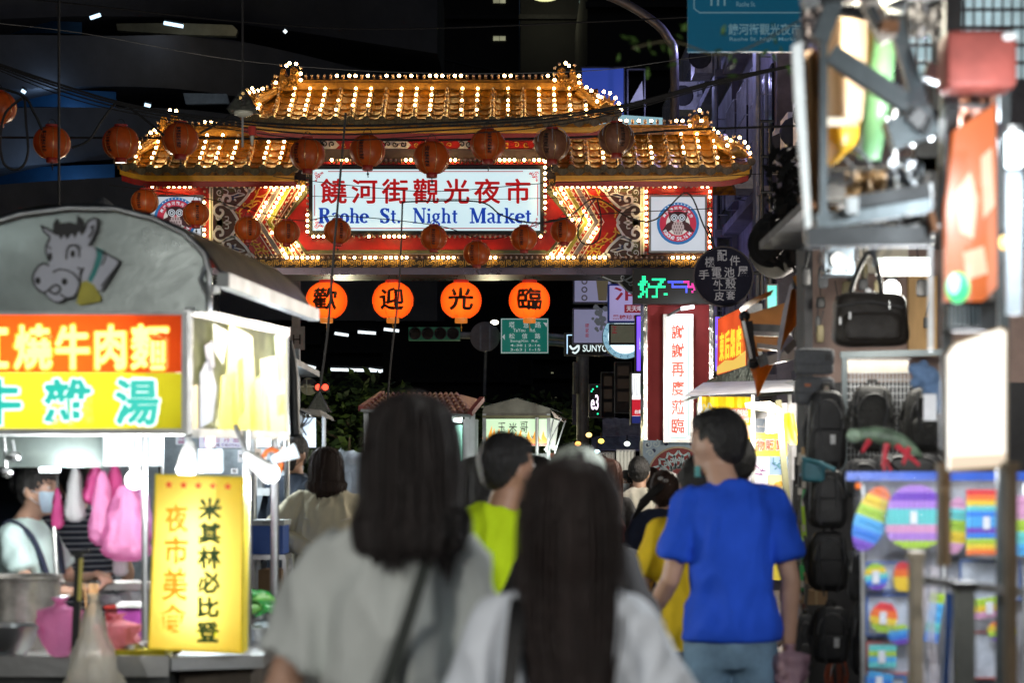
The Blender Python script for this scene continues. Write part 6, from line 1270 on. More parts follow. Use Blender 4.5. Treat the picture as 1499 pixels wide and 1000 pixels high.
Bc('white_pole', MB().tube([gz(786, Y - .1), P(786, 611, Y - .1)], .018, 8), STEEL); Bc('counter', MB().rect(706, 760, 806, 840, Y, .8), STEEL); Bc('grill_box', MB().rect(712, 664, 800, 700, Y + .2, .2), GREYMET)
lamp('grill_light', P(790, 658, Y - .3), 10, (.9, 1, .9), .08, cs)
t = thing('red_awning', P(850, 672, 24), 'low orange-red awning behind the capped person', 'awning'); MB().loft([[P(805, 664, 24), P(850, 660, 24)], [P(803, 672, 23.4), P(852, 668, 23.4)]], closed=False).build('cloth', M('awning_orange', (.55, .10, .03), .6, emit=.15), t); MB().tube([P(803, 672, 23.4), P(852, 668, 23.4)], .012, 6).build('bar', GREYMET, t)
for k, (x, y, c_, lb) in enumerate(((846, 650, (1, .45, .1), 'small orange lamp low beside the grey mast'), (862, 637, (1, .6, .2), 'tiny warm lamp right of the grey mast'), (874, 662, (.6, .9, 1), 'small bluish lamp under the far awning'), (880, 646, (1, .7, .1), 'small yellow lamp under the crumpled awning'), (918, 650, (.9, 1, .85), 'small white lamp just left of the pillar base'))):
    t = thing('small_lamp', P(x, y, 33), lb, 'lamp'); MB().ball(P(x, y, 33), (.05, .04, .04), 8, 6).build('bulb', glow('sl%d' % k, c_, 3), t); MB().tube([P(x, y, 33) + Vector((0, 0, .04)), P(x, y, 33) + Vector((0, 0, .14))], .01, 5).build('socket', DARKMET, t)
for k, (x0, x1, y0, c_, lb) in enumerate(((876, 900, 664, (.5, .5, .48), 'white plastic curtain of a far stall left of the pillar'), (902, 930, 660, (.42, .43, .40), 'pale tarpaulin wall nearest the pillar base'), (846, 875, 668, (.12, .13, .16), 'dark far stall front behind the capped head'))):
    t = thing('stall_curtain', P((x0 + x1) / 2, 800, 30 - k), lb, 'curtain'); mb = MB(); n = 16; mb.loft([[P(lerp(x0, x1, i / n), y, 30 - k + .06 * math.sin(i * 2.1)) for i in range(n + 1)] for y in (y0, 740, 840)], closed=False); mb.build('cloth', M('curtain%d' % k, c_, .7, var=.25, scale=4), t, smooth=True); MB().tube([P(x0, y0, 30 - k), P(x1, y0, 30 - k)], .02, 6).build('rail', GREYMET, t)
lamp('far_stall_light', P(900, 672, 28), 35, (1, .95, .85), .03)
# ================================================================== RIGHT SIDE beyond: yellow banner stall, orange sign, awnings
Y = 16.5
ps = thing('potato_stall', gz(1090, Y), 'yellow snack stall with hanging banner, bright lamp and posters right of the pillar', 'food stall'); Bp = lambda n, mb, m, par=None, **k: mb.build(n, m, par or ps, **k)
bn = MB(); n = 14
bn.loft([[P(lerp(1022, 1103, i / n), y, Y + .03 * math.sin(i * 1.7 + y * .02) * (1 if y < 600 else .4)) for i in range(n + 1)] for y in (581, 592, 604, 625, 645, 663)], closed=False)
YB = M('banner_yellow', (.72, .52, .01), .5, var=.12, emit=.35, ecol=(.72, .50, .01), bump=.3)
ban = Bp('banner', bn, YB)
Bp('red_ribbon', MB().plate([(1040, 600), (1098, 597), (1090, 605), (1099, 614), (1048, 613)], Y - .04, .004), glow('ribbon_red', (.65, .08, .02), .7), ban)
q = MB(); put_text(q, '逢甲創始', 1061, 599.5, 1095, 609, Y - .045, .003, .012); put_text(q, 'POTATO', 1074, 613.5, 1096, 619, Y - .04, .003, .01); Bp('lettering', q, glow('banner_white_ink', (.85, .85, .75), .9), ban)
q = MB(); put_text(q, '洋', 1062, 624, 1080, 641, Y - .04, .003, .035); put_text(q, '薯', 1082, 622, 1100, 641, Y - .04, .003, .035); put_text(q, '球', 1084, 645, 1100, 659, Y - .04, .003, .03); Bp('orange_lettering', q, glow('banner_orange_ink', (.85, .28, .02), .7), ban)
q = MB(); q.ribbon(smoothpts([(1028, 602), (1030, 592), (1035, 600), (1038, 590), (1043, 598), (1046, 606)], 4), 1.3, Y - .045, .003); q.disc(1036, 604, 6, Y - .042, .003, 12); Bp('garlic_print', q, glow('garlic_grey', (.4, .42, .38), .6), ban)
Bp('canopy', MB().loft([[P(1000, 581, Y - .3), P(1170, 572, Y - .3)], [P(1030, 560, Y + 1.2), P(1160, 556, Y + 1.2)]], closed=False).loft([[P(994, 590, Y - .34), P(1018, 584, Y - .34)], [P(1020, 576, Y), P(1045, 571, Y)]], closed=False), M('canopy_white_plastic', (.55, .58, .6), .4, var=.2))
Bp('back_wall', MB().rect(1020, 590, 1185, 830, Y + 1.2, .05), M('stall_inside', (.6, .62, .66), .5, var=.25, scale=4))
for x in (1024, 1102, 1156): v = gz(x, Y); Bp('post', MB().beam(v, P(x, 578, Y), .03), STEEL)
Bp('counter', MB().rect(1020, 762, 1160, 850, Y, .8), M('counter_yellow', (.6, .5, .05), .5))
osn = Bp('menu_board', MB().rect(1104, 634, 1152, 668, Y + .1, .04), glow('menu_yellow', (.9, .78, .05), 1.0)); Bp('orange_band', MB().rect(1104, 642, 1151.5, 661, Y + .095, .003), glow('menu_orange', (.95, .45, .10), .95), osn)
for c, x0 in (('物', 1107), ('販', 1121), ('賣', 1136)):
    q = MB(); put_text(q, c, x0 - 1, 643, x0 + 13, 660.5, Y + .09, .003, .05); Bp('white_outline', q, glow('menu_white', (.9, .9, .85), 1.0), osn)
    q = MB(); put_text(q, c, x0, 644, x0 + 12, 659, Y + .085, .003, .018); Bp('red_character', q, glow('menu_red', (.8, .06, .01), .8), osn)
for k, (x0, y0, x1, y1, c_, lb) in enumerate(((1086, 669, 1126, 728, (.85, .80, .88), 'white poster with purple ink strokes at the potato stall'), (1127, 669, 1153, 695, (.35, .5, .72), 'bluish poster at the right of the potato stall'), (1124, 696, 1154, 732, (.92, .78, .35), 'yellow food poster at the right of the potato stall'), (1106, 613, 1150, 633, (.12, .16, .22), 'dark blue menu photo strip behind the stall lamp'))):
    t = thing('poster', P((x0 + x1) / 2, y1, Y + .05), lb, 'poster'); f = MB().rect(x0, y0, x1, y1, Y + .08, .006).build('sheet', glow('pst%d' % k, c_, .85, var=.1), t); q = MB(); rr_ = random.Random(k)
    for j in range(9):
        x, y = rr_.uniform(x0 + 5, x1 - 5), rr_.uniform(y0 + 5, y1 - 5)
        if k == 2: q.disc(x, y, rr_.uniform(2, 6), Y + .074 - j * .0005, .003, 10)
        else: q.ribbon(smoothpts([(x, y), (x + rr_.uniform(-6, 6), y + rr_.uniform(-5, 5)), (x + rr_.uniform(-8, 8), y + rr_.uniform(-8, 8))], 3), 1.4, Y + .074 - j * .0005, .003)
    q.build('print', glow('pstp%d' % k, ((.3, .05, .25), (.1, .3, .35), (.85, .5, .08), (.5, .5, .5))[k], .6), f, kind='stuff')
t = thing('stall_bulb', P(1128, 640, Y - .5), 'very bright cylindrical bulb lamp beside the yellow banner', 'lamp'); MB().tube([P(1128, 612, Y - .5), P(1128, 634, Y - .5)], [.035, .04], 12).build('bulb', HOT, t, smooth=40); MB().tube([P(1128, 603, Y - .5), P(1128, 611, Y - .5)], .025, 8).build('socket', WHITEP, t); lamp('bulb_light', P(1128, 625, Y - .75), 42, (1, .95, .82), .08, t)
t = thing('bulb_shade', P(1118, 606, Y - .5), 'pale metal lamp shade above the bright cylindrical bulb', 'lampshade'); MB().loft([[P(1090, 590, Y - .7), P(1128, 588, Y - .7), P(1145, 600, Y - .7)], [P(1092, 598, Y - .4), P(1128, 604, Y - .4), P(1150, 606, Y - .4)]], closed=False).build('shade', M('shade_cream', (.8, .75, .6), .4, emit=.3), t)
t = thing('rolled_banner', P(1150, 660, Y - .6), 'crumpled bright yellow cloth hanging right of the stall lamp', 'cloth'); MB().loft([[P(1148, 606, Y - .6), P(1156, 604, Y - .55), P(1162, 606, Y - .6)], [P(1146, 625, Y - .65), P(1158, 622, Y - .5), P(1166, 630, Y - .6)], [P(1152, 645, Y - .6), P(1160, 640, Y - .55), P(1168, 646, Y - .6)], [P(1158, 652, Y - .6), P(1164, 650, Y - .6), P(1170, 655, Y - .6)]], closed=False).build('cloth', YB, t, smooth=True)
t = thing('support_pole', P(1146, 700, Y - .6), 'slanted olive pole at the right of the potato stall', 'pole'); MB().beam(P(1139, 586, Y - .62), P(1153, 740, Y - .62), .045).build('pole', M('pole_olive', (.2, .2, .12), .5), t)
# slanted orange sign
qd = [P(1052, 468, 22.5), P(1093, 448, 20.6), P(1093, 539, 20.6), P(1051, 549, 22.5)]
om = lambda u, v: qd[0].lerp(qd[1], u).lerp(qd[3].lerp(qd[2], u), v)
t = thing('orange_light_sign', (qd[0] + qd[2]) / 2, 'slanted glowing orange sign with tall yellow characters behind the folded tarpaulin', 'sign')
mb = MB(); mb.plate([(-.04, -.03), (1.03, -.03), (1.03, 1.08), (-.04, 1.08)], 0, .15, mp=om); mb.build('casing', STEEL_D, t)
mb = MB(); mb.plate([(0, 0), (1, 0), (1, 1), (0, 1)], 0, .002, mp=lambda u, v: om(u, v) + Vector((-.012, -.02, 0))); of = mb.build('face', glow('orange_sign_face', (.80, .09, .02), .9, var=.35, scale=3), t)
q = MB()
for i, c in enumerate('東后級店'): put_text(q, c, .12 + i * .2, .28, .28 + i * .2, .78, 0, .004, .02, mp=lambda u, v: om(u, v) + Vector((-.02, -.035, 0)), rough=0)
q.build('yellow_lettering', glow('orange_sign_yellow', (.95, .75, .05), 1.1), of)
mb = MB(); mb.plate([(0, .86), (.3, .78), (.6, .82), (1, .72), (1, .97), (0, .99)], 0, .002, mp=lambda u, v: om(u, v) + Vector((-.016, -.027, 0))); mb.build('yellow_wave', glow('orange_sign_wave', (.95, .62, .12), .9), of)
# rolled fringed awning below
t = thing('rolled_awning', P(1075, 575, 19), 'rolled grey-green fringed awning under the slanted orange sign', 'awning'); rr_ = random.Random(6)
MB().tube([P(1044, 568, 19.5), P(1068, 560, 19.2), P(1104, 548, 18.8)], [.09, .1, .1], 12).build('roll', M('awning_roll', (.22, .25, .22), .7, var=.4, scale=30), t, smooth=True)
mb = MB()
for k in range(150): u = rr_.random(); a = P(1044, 568, 19.4).lerp(P(1104, 548, 18.7), u) + Vector((0, rr_.uniform(-.1, 0), rr_.uniform(-.05, .1))); mb.beam(a, a + Vector((rr_.uniform(-.03, .03), -.02, -rr_.uniform(.04, .09))), .008)
mb.build('fringe', M('fringe_grey', (.3, .34, .3), .8), t, kind='stuff')
MB().loft([[P(1045, 580, 19), P(1170, 556, 17)], [P(1038, 588, 18), P(1176, 575, 16.2)]], closed=False).build('lower_sheet', M('sheet_pale', (.45, .5, .52), .45, var=.25), t)
# ---- folded brown tarpaulin awning with metal arms
TARP = skin_of_light('tarp_brown', (.55, .24, .045), .35, .3, 6); TARP2 = skin_of_light('tarp_tan', (.55, .36, .20), .4, .25, 5); TLIN = M('tarp_lining', (.35, .33, .40), .5, var=.2)
Ya = 12.5
ta = thing('folding_awning', P(1130, 500, Ya), 'folded brown tarpaulin awning with metal arms jutting from the right-hand shops', 'awning')
def cloth(name, quads, m, sm=True, nu=5):
    mb = MB(); mb.loft([[P(*p) for p in smoothpts(r, 3)] for r in quads], closed=False); mb.loft([[P(*p) + Vector((.004, .012, 0)) for p in smoothpts(r, 3)] for r in quads][::-1], closed=False); return mb.build(name, m, ta, smooth=sm)
cloth('upper_fold', [[(1084, 458, Ya + .5), (1105, 444, Ya + .4), (1128, 432, Ya)], [(1082, 452, Ya + .4), (1100, 438, Ya + .3), (1132, 424, Ya - .1)]], TARP)
cloth('tan_panel', [[(1092, 461, Ya + .4), (1118, 453, Ya + .3), (1150, 443, Ya + .2)], [(1100, 485, Ya + .45), (1120, 482, Ya + .4), (1146, 478, Ya + .3)], [(1104, 515, Ya + .5), (1122, 514, Ya + .4), (1140, 512, Ya + .3)]], TARP2)
cloth('spike_panel', [[(1082, 462, Ya), (1090, 466, Ya - .15), (1098, 475, Ya)], [(1090, 500, Ya), (1098, 512, Ya - .15), (1110, 520, Ya)], [(1095, 530, Ya), (1112, 534, Ya - .1), (1132, 533, Ya + .1)], [(1104, 556, Ya), (1110, 558, Ya - .05), (1120, 556, Ya)], [(1108, 579, Ya), (1109, 580, Ya), (1110, 579, Ya)]], TARP)
cloth('lining_blade', [[(1156, 418, Ya - .6), (1164, 412, Ya - .7)], [(1146, 455, Ya - .6), (1156, 452, Ya - .7)], [(1138, 500, Ya - .6), (1146, 502, Ya - .7)], [(1138, 532, Ya - .6), (1140, 533, Ya - .7)]], TLIN)
cloth('orange_blade', [[(1158, 425, Ya - .75), (1180, 408, Ya - .5), (1190, 395, Ya - .5)], [(1150, 470, Ya - .75), (1170, 450, Ya - .6), (1200, 440, Ya - .4)], [(1142, 515, Ya - .75), (1148, 500, Ya - .7), (1160, 480, Ya - .6)]], TARP)
cloth('near_flap', [[(1160, 405, Ya - 1), (1190, 392, Ya - 1), (1212, 385, Ya - 1)], [(1172, 435, Ya - 1), (1194, 440, Ya - 1), (1206, 450, Ya - 1)], [(1172, 462, Ya - 1), (1176, 464, Ya - 1), (1180, 466, Ya - 1)]], TARP)
for k, (a_, b_, w, m_) in enumerate((((1100, 480), (1145, 482), .035, STEEL_D), ((1100, 488), (1143, 490), .02, STEEL), ((1108, 506), (1140, 510), .022, STEEL), ((1110, 530), (1125, 524), .05, STEEL_D), ((1124, 528), (1166, 518), .04, STEEL), ((1096, 470), (1102, 530), .03, DARKMET), ((1088, 470), (1100, 525), .012, STEEL), ((1168, 412), (1156, 490), .012, STEEL), ((1180, 404), (1214, 462), .028, STEEL), ((1150, 515), (1165, 500), .03, GREYMET), ((1172, 470), (1192, 492), .05, STEEL))): MB().beam(P(*a_, Ya - .05 * k), P(*b_, Ya - .05 * k), w, w * 1.4).build('arm', m_, ta)
for x, y in ((1090, 463), (1103, 532), (1168, 416), (1178, 470)): MB().ball(P(x, y, Ya - .8 if x > 1150 else Ya - .1), .035, 10, 7).build('joint', DARKMET, ta, smooth=True)
t = thing('fluorescent_bracket', P(1195, 492, 11.2), 'cream double lamp bracket beside the awning arms', 'bracket'); MB().beam(P(1172, 472, 11.2), P(1198, 492, 11.2), .05, .07).build('box', M('bracket_cream', (.7, .68, .6), .4), t); MB().plate([(1190, 478), (1212, 470), (1206, 496), (1194, 496)], 11.1, .05).build('bracket_plate', WHITEP, t)
t = thing('straw_broom_head', P(1192, 512, 11), 'small straw brush hanging above the grey shoulder bag', 'brush'); MB().loft([[P(1188, 492, 11), P(1198, 492, 11)], [P(1186, 512, 11), P(1201, 512, 11)]], closed=False).build('bristles', M('straw', (.3, .17, .06), .8, var=.5, scale=60, stretch=(1, 1, .1)), t); MB().tube([P(1193, 492, 11), P(1193, 480, 11)], .012, 6).build('handle', CAPR, t)
lamp('awning_fill', P(1150, 560, 14), 45, (1, .93, .8), .03); lamp('awning_fill', P(1120, 500, 14.6), 22, (1, .85, .6), .03)  # fixtureless points added behind the awning, standing in for shop lighting
t = thing('teal_neon', P(1130, 452, 18), 'faint teal neon panel glimpsed behind the tarpaulin awning', 'sign'); MB().rect(1124, 418, 1137, 456, 18, .04).build('panel', glow('teal_neon', (.05, .75, .6), .9, var=.4, scale=6), t); MB().frame(1122, 416, 1139, 458, 1.5, 17.98, .06).build('frame', DARKMET, t)
t = thing('black_umbrella', P(1130, 385, 15), 'large black cloth bundle hanging right of the round black sign', 'cloth'); MB().ball(P(1135, 360, 15), (.2, .12, .24), 16, 10).build('bundle', M('black_cloth', (.012, .012, .013), .8, var=.3), t, smooth=True); MB().tube([P(1135, 315, 15), P(1135, 290, 15)], .01, 5).build('string', BLACK, t)
t = thing('hanging_plant', P(1170, 300, 11), 'dark bunch of dry leaves hanging by the white canopy post', 'plant'); mb = MB(); rr_ = random.Random(9)
for k in range(260): c = P(rr_.gauss(1155, 14), rr_.uniform(215, 390), 11 + rr_.uniform(-.2, .2)); s = rr_.uniform(.03, .06); u = Vector((rr_.gauss(0, 1), rr_.gauss(0, 1), rr_.gauss(0, 1))).normalized() * s; v = u.orthogonal().normalized() * s * .6; mb.add([c - u, c + v, c + u, c - v], [(0, 1, 2, 3)])
mb.build('leaves', M('dry_leaf', (.025, .025, .025), .7, var=.4), t, kind='stuff'); MB().tube([P(1155, 210, 11), P(1155, 380, 11)], .012, 5).build('stem', BLACK, t)
t = thing('leafy_twig', P(1000, 90, 7), 'blurred green twig hanging across the shop houses right of the gate', 'plant'); mb = MB()
for cx_, cy_, s_, n_ in ((930, 78, 16, 9), (985, 65, 30, 9), (1065, 85, 22, 8), (1130, 60, 14, 7), (1160, 110, 12, 4)):
    for k in range(n_): c = P(rr_.gauss(cx_, s_ * .6), rr_.gauss(cy_, 18), 7 + rr_.uniform(-.1, .1)); s = rr_.uniform(.012, .024); u = Vector((rr_.gauss(0, 1), rr_.gauss(0, .5), rr_.gauss(0, 1))).normalized() * s; v = u.orthogonal().normalized() * s * .5; mb.add([c - u, c + v, c + u, c - v], [(0, 1, 2, 3)])
mb.build('leaves', M('fresh_leaf', (.08, .16, .03), .5, var=.3), t, kind='stuff'); MB().tube([P(x, y, 7) for x, y in smoothpts([(925, 70), (985, 60), (1065, 80), (1170, 30)], 4)], .003, 5).build('stem', M('twig', (.08, .07, .03), .7), t)

# ================================================================== BAG SHOP (right)
Yb = 9.2
bsx = thing('bag_shop', (4.2, 10.5, .12), 'open-fronted bag shop lit by a fluorescent tube on the right of the street', 'shop'); Bs = lambda n, mb, m, **k: mb.build(n, m, bsx, **k)
gzz = lambda px, Yg, z: Vector((P(px, 0, Yg).x, Yg, z))
Bs('back_wall', MB().rect(1180, 300, 1560, 1010, 10.6, .05), M('shop_wall_pink', (.34, .24, .21), .7, var=.3, scale=2)); Bs('side_wall', MB().bb((gzz(1178, 10.3, .12)), (gzz(1178, 10.3, .12) + Vector((.04, .3, 2.6)))), M('shop_side', (.05, .05, .055), .7))
Bs('ceiling', MB().bb(Vector((P(1176, 0, 9).x, 8.2, 2.72)), Vector((3.4, 10.6, 2.76))), M('shop_ceiling', (.12, .12, .13), .7)); Bs('tan_panel', MB().rect(1330, 404, 1372, 522, 10.4, .04), M('plywood_tan', (.5, .30, .12), .6, var=.25, stretch=(1, 1, .2))); Bs('white_shelf_back', MB().rect(1240, 355, 1330, 400, 10.45, .04), M('cream_panel', (.6, .55, .45), .5, emit=0))
Bs('lower_dark', MB().rect(1180, 560, 1560, 1010, 10.3, .05), M('rack_dark', (.025, .025, .028), .7))
for (a_, b_, w) in (((1176, 338, 8.4), (1368, 338, 8.4), .05), ((1176, 352, 8.6), (1368, 352, 8.6), .03), ((1175, 330, 8.2), (1362, 282, 8.2), .045), ((1230, 520, 9.5), (1390, 516, 9.5), .03), ((1236, 522, 9.5), (1236, 720, 9.5), .025)): Bs('beam', MB().beam(P(*a_), P(*b_), w), M('beam_bluegrey', (.10, .12, .13), .45, .5))
t = thing('fluorescent_lamp', P(1322, 403, 9.3), 'bright fluorescent tube lamp in the bag shop above the black duffel', 'lamp'); MB().rect(1285, 389, 1361, 402, 9.3, .05).build('tube', glow('fluor_warm', (1, .97, .86), 4.5), t); MB().rect(1282, 377, 1363, 388, 9.28, .09).build('housing', M('housing_grey', (.25, .3, .3), .5), t); lamp('tube_light', P(1322, 412, 9.1), 55, (1, .96, .86), .15, t)
t = thing('shop_bulb', P(1305, 440, 9.7), 'round bulb behind the handles of the black duffel bag', 'lamp'); MB().ball(P(1305, 424, 9.8), .045, 12, 8).build('bulb', glow('bulb_white_hot', (1, .98, .93), 14), t, smooth=True); MB().tube([P(1305, 410, 9.8), P(1305, 395, 9.8)], .03, 8).build('socket', DARKMET, t)
t = thing('fan_motor', P(1220, 405, 9.6), 'pale blue metal motor box hanging left of the duffel bag', 'motor'); MB().rect(1208, 352, 1252, 402, 9.6, .15).build('box', M('motor_blue', (.30, .38, .46), .4, .3, var=.2), t); MB().disc(1228, 380, 12, 9.57, .03, 20).build('cover', STEEL, t)
for k in range(4): MB().disc(1216 + (k % 2) * 26, 362 + (k // 2) * 34, 2.2, 9.58, .015, 8).build('bolt', STEEL_D, t)
t = thing('round_fan', P(1140, 402, 13), 'large dark round fan guard beside the hanging dry leaves', 'fan')
for r in (34, 26, 18, 10): MB().ring(1128, 358, r - 1, r, 13, .02, 28).build('guard_ring', DARKMET, t)
MB().disc(1128, 358, 33, 13.05, .02).build('blade_disc', BLACK, t)
# rounded box for bags
def rbox(c, sz, e=.35, seg=18, rings=12, taper=0, noise_a=.0, seed=0):
    hx, hy, hz = sz[0] / 2, sz[1] / 2, sz[2] / 2; sg = lambda v, p: math.copysign(abs(v) ** p, v); mb = MB(); V = []; rot = None
    for i in range(rings + 1):
        t = math.pi * i / rings - math.pi / 2; ct, st = max(math.cos(t), 1e-3), math.sin(t)
        for k in range(seg):
            a = 2 * math.pi * k / seg; zz = sg(st, e); q = sg(ct, e) * (1 - taper * (zz * .5 + .5))
            v = Vector((hx * q * sg(math.cos(a), e), hy * q * sg(math.sin(a), e), hz * zz))
            if noise_a: v *= 1 + noise_a * noise.noise(v * 9 + Vector((seed, 0, 0)))
            V.append(Vector(c) + v)
    fs = [(i * seg + k, i * seg + (k + 1) % seg, (i + 1) * seg + (k + 1) % seg, (i + 1) * seg + k) for i in range(rings) for k in range(seg)] + [tuple(range(seg))[::-1], tuple(rings * seg + k for k in range(seg))]
    mb.add(V, fs); return mb
NYL = M('nylon_black', (.014, .014, .015), .5, var=.25, scale=12, bump=.35); NYL2 = M('nylon_charcoal', (.03, .031, .034), .55, var=.25, scale=18, bump=.3); CANV = M('canvas_grey', (.10, .105, .115), .8, var=.15, scale=60, bump=.3); ZIP = M('zip_grey', (.2, .2, .2), .4, .6); QUI = M('quilted_black', (.02, .02, .018), .55, var=.3, scale=30, bump=.7)
def backpack(x0, y0, x1, y1, Yk, lb, m=NYL, pocket=True, label_=False, rz=0, quilt=False):
    w, h = (x1 - x0) * Yk / F, (y1 - y0) * Yk / F; c = P((x0 + x1) / 2, (y0 + y1) / 2, Yk); t = thing('backpack', P((x0 + x1) / 2, y1, Yk), lb, 'backpack'); d = w * .55
    rbox(c, (w, d, h), .45, 22, 16, .16, .04, x0).build('body', m, t, smooth=True)
    if pocket: rbox(c + Vector((0, -d * .42, -h * .2)), (w * .78, d * .35, h * .46), .4, 18, 10, .05, .03, y0).build('front_pocket', m, t, smooth=True)
    z = MB(); n = 14; z.tube([c + Vector((w * .38 * math.cos(a), -d * .43, h * .02 + h * .36 * math.sin(a))) for a in [math.pi * i / n for i in range(n + 1)]], .0035, 5); z.build('zip', ZIP, t)
    MB().tube([c + Vector((-w * .12, 0, h * .48)), c + Vector((-w * .08, 0, h * .58)), c + Vector((w * .08, 0, h * .58)), c + Vector((w * .12, 0, h * .48))], .008, 6).build('top_loop', m, t)
    r_ = random.Random(int(x0 + y0))
    for s in (-1, 1): u = s * w * r_.uniform(.15, .4); MB().tube([c + Vector((u, -d * .45, h * .42)), c + Vector((u * 1.2, -d * .62, r_.uniform(-.1, .2) * h)), c + Vector((u * r_.uniform(.4, 1), -d * .5, -h * r_.uniform(.3, .6)))], r_.uniform(.003, .008), 5).build('front_strap', NYL2, t)
    for s in (-1, 1): MB().tube([c + Vector((s * w * .3, d * .4, h * .4)), c + Vector((s * w * .5, d * .7, 0)), c + Vector((s * w * .35, d * .5, -h * .4))], .014, 6).build('strap', m, t)
    if label_: MB().box(c + Vector((w * .1, -d * .62, -h * .12)), (.022, .004, .04)).build('tag', WHITEP, t)
    if quilt:
        q = MB()
        for k in range(-6, 9): q.tube([c + Vector((k * w * .09, -d * .5 + .01, -h * .36)), c + Vector((k * w * .09 - w * .3, -d * .47 + .01, h * .2))], .003, 4)
        q.build('quilting', m, t, kind='stuff')
    return t
backpack(1180, 572, 1240, 688, 8.9, 'black backpack hanging below the grey shoulder bags, leftmost of the upper row', NYL, True, True)
backpack(1244, 565, 1310, 662, 9.1, 'quilted black backpack with a small silver plate in the middle of the upper row', QUI, False, quilt=True)
backpack(1322, 567, 1392, 662, 9.1, 'black backpack with yellow zip partly behind the grey plush toy', QUI, True)
backpack(1182, 688, 1240, 774, 8.8, 'plain black backpack left of the rainbow toys', NYL); backpack(1182, 778, 1242, 866, 8.8, 'black backpack in the middle of the column beside the blue-shirted man', NYL, True); backpack(1188, 888, 1244, 972, 8.7, 'small black backpack with silver zips and a white tag near the bottom right', NYL, True, True)
backpack(1236, 672, 1290, 730, 9.3, 'grey ribbed backpack behind the blue toy rail', NYL2, False); backpack(1240, 800, 1275, 880, 9.4, 'dark backpack half hidden behind the column of black backpacks', NYL2); backpack(1246, 880, 1278, 990, 9.5, 'dark backpack at the bottom beside the toy wall', NYL2)
backpack(1166, 900, 1192, 990, 9.3, 'slim dark backpack beside the man in blue', NYL2); backpack(1212, 962, 1240, 1020, 9.0, 'rust-coloured bag at the bottom of the backpack column', M('nylon_rust', (.25, .05, .02), .6), False)
backpack(1270, 664, 1380, 700, 9.4, 'wide black bag lying behind the reptile toy', NYL2, False)
# duffel
t = thing('duffel_bag', P(1272, 510, 8.8), 'black duffel handbag hanging by long handles under the fluorescent lamp', 'handbag'); c = P(1273, 468, 8.8)
rbox(c, (.335, .17, .235), .38, 26, 16, .10, .05, 3).build('body', M('duffel_brownblack', (.028, .022, .017), .5, var=.25, scale=9, bump=.5), t, smooth=True)
rbox(c + Vector((0, -.075, -.035)), (.25, .05, .12), .35, 20, 8, 0, .03, 5).build('front_pocket', M('duffel_brownblack', (.028, .022, .017), .5), t, smooth=True)
for s, dy in ((-1, -.05), (1, .05)): MB().tube([P(x, y, 8.8 + dy) for x, y in smoothpts([(1243, 440), (1250, 410), (1265, 378), (1273, 370), (1281, 378), (1288, 410), (1291, 440)], 4)], .011, 8).build('handle', NYL, t, smooth=True)
MB().tube([P(1225, 448, 8.68), P(1275, 441, 8.68), P(1322, 450, 8.68)], .004, 5).build('zip', ZIP, t)
for x, y in ((1244, 462), (1302, 447), (1230, 470)): MB().box(P(x, y, 8.68), (.006, .006, .03)).build('buckle', STEEL, t)
t = thing('wall_hook', P(1273, 368, 8.8), 'steel hook that carries the black duffel bag', 'hook'); MB().tube([P(1273, 352, 8.8), P(1273, 368, 8.8), P(1276, 372, 8.8)], .005, 6).build('hook', STEEL, t)
for k, (y0, y1, lb) in enumerate(((510, 549, 'upper grey canvas shoulder bag with a dark square patch'), (551, 592, 'lower grey canvas shoulder bag with an orange patch and pale label'))):
    t = thing('shoulder_bag', P(1191, y1, 9), lb, 'shoulder bag'); c = P(1191, (y0 + y1) / 2, 9); rbox(c, (.17, .09, (y1 - y0) * .003), .3, 22, 12, .04, .03, k).build('body', CANV, t, smooth=True)
    rbox(c + Vector((0, -.03, .018)), (.172, .05, .07), .3, 18, 8).build('flap', CANV, t, smooth=True); MB().tube([c + Vector((-.08, 0, .05)), c + Vector((-.075, -.02, -.04))], .005, 5).build('strap', NYL, t)
    if k == 0: MB().box(c + Vector((.055, -.06, .015)), (.026, .006, .028)).build('dark_patch', NYL, t); MB().box(c + Vector((-.02, -.06, .045)), (.1, .005, .004)).build('zip', NYL, t)
    else: MB().box(c + Vector((.05, -.06, .005)), (.03, .006, .034)).build('pale_label', M('label_tan', (.6, .5, .4), .6), t); MB().box(c + Vector((-.035, -.06, .02)), (.026, .006, .012)).build('orange_patch', M('leather_orange', (.45, .12, .03), .5), t)
t = thing('teal_purse', P(1200, 708, 8.7), 'small teal purse poking out above the plain black backpack', 'purse'); rbox(P(1190, 690, 8.7), (.10, .05, .09), .35).build('body', M('teal_leather', (.05, .22, .28), .5), t, smooth=True); MB().tube([P(1175, 672, 8.7), P(1200, 678, 8.65), P(1222, 688, 8.6)], .01, 6).build('flap', M('teal_leather', (.05, .22, .28), .5), t)
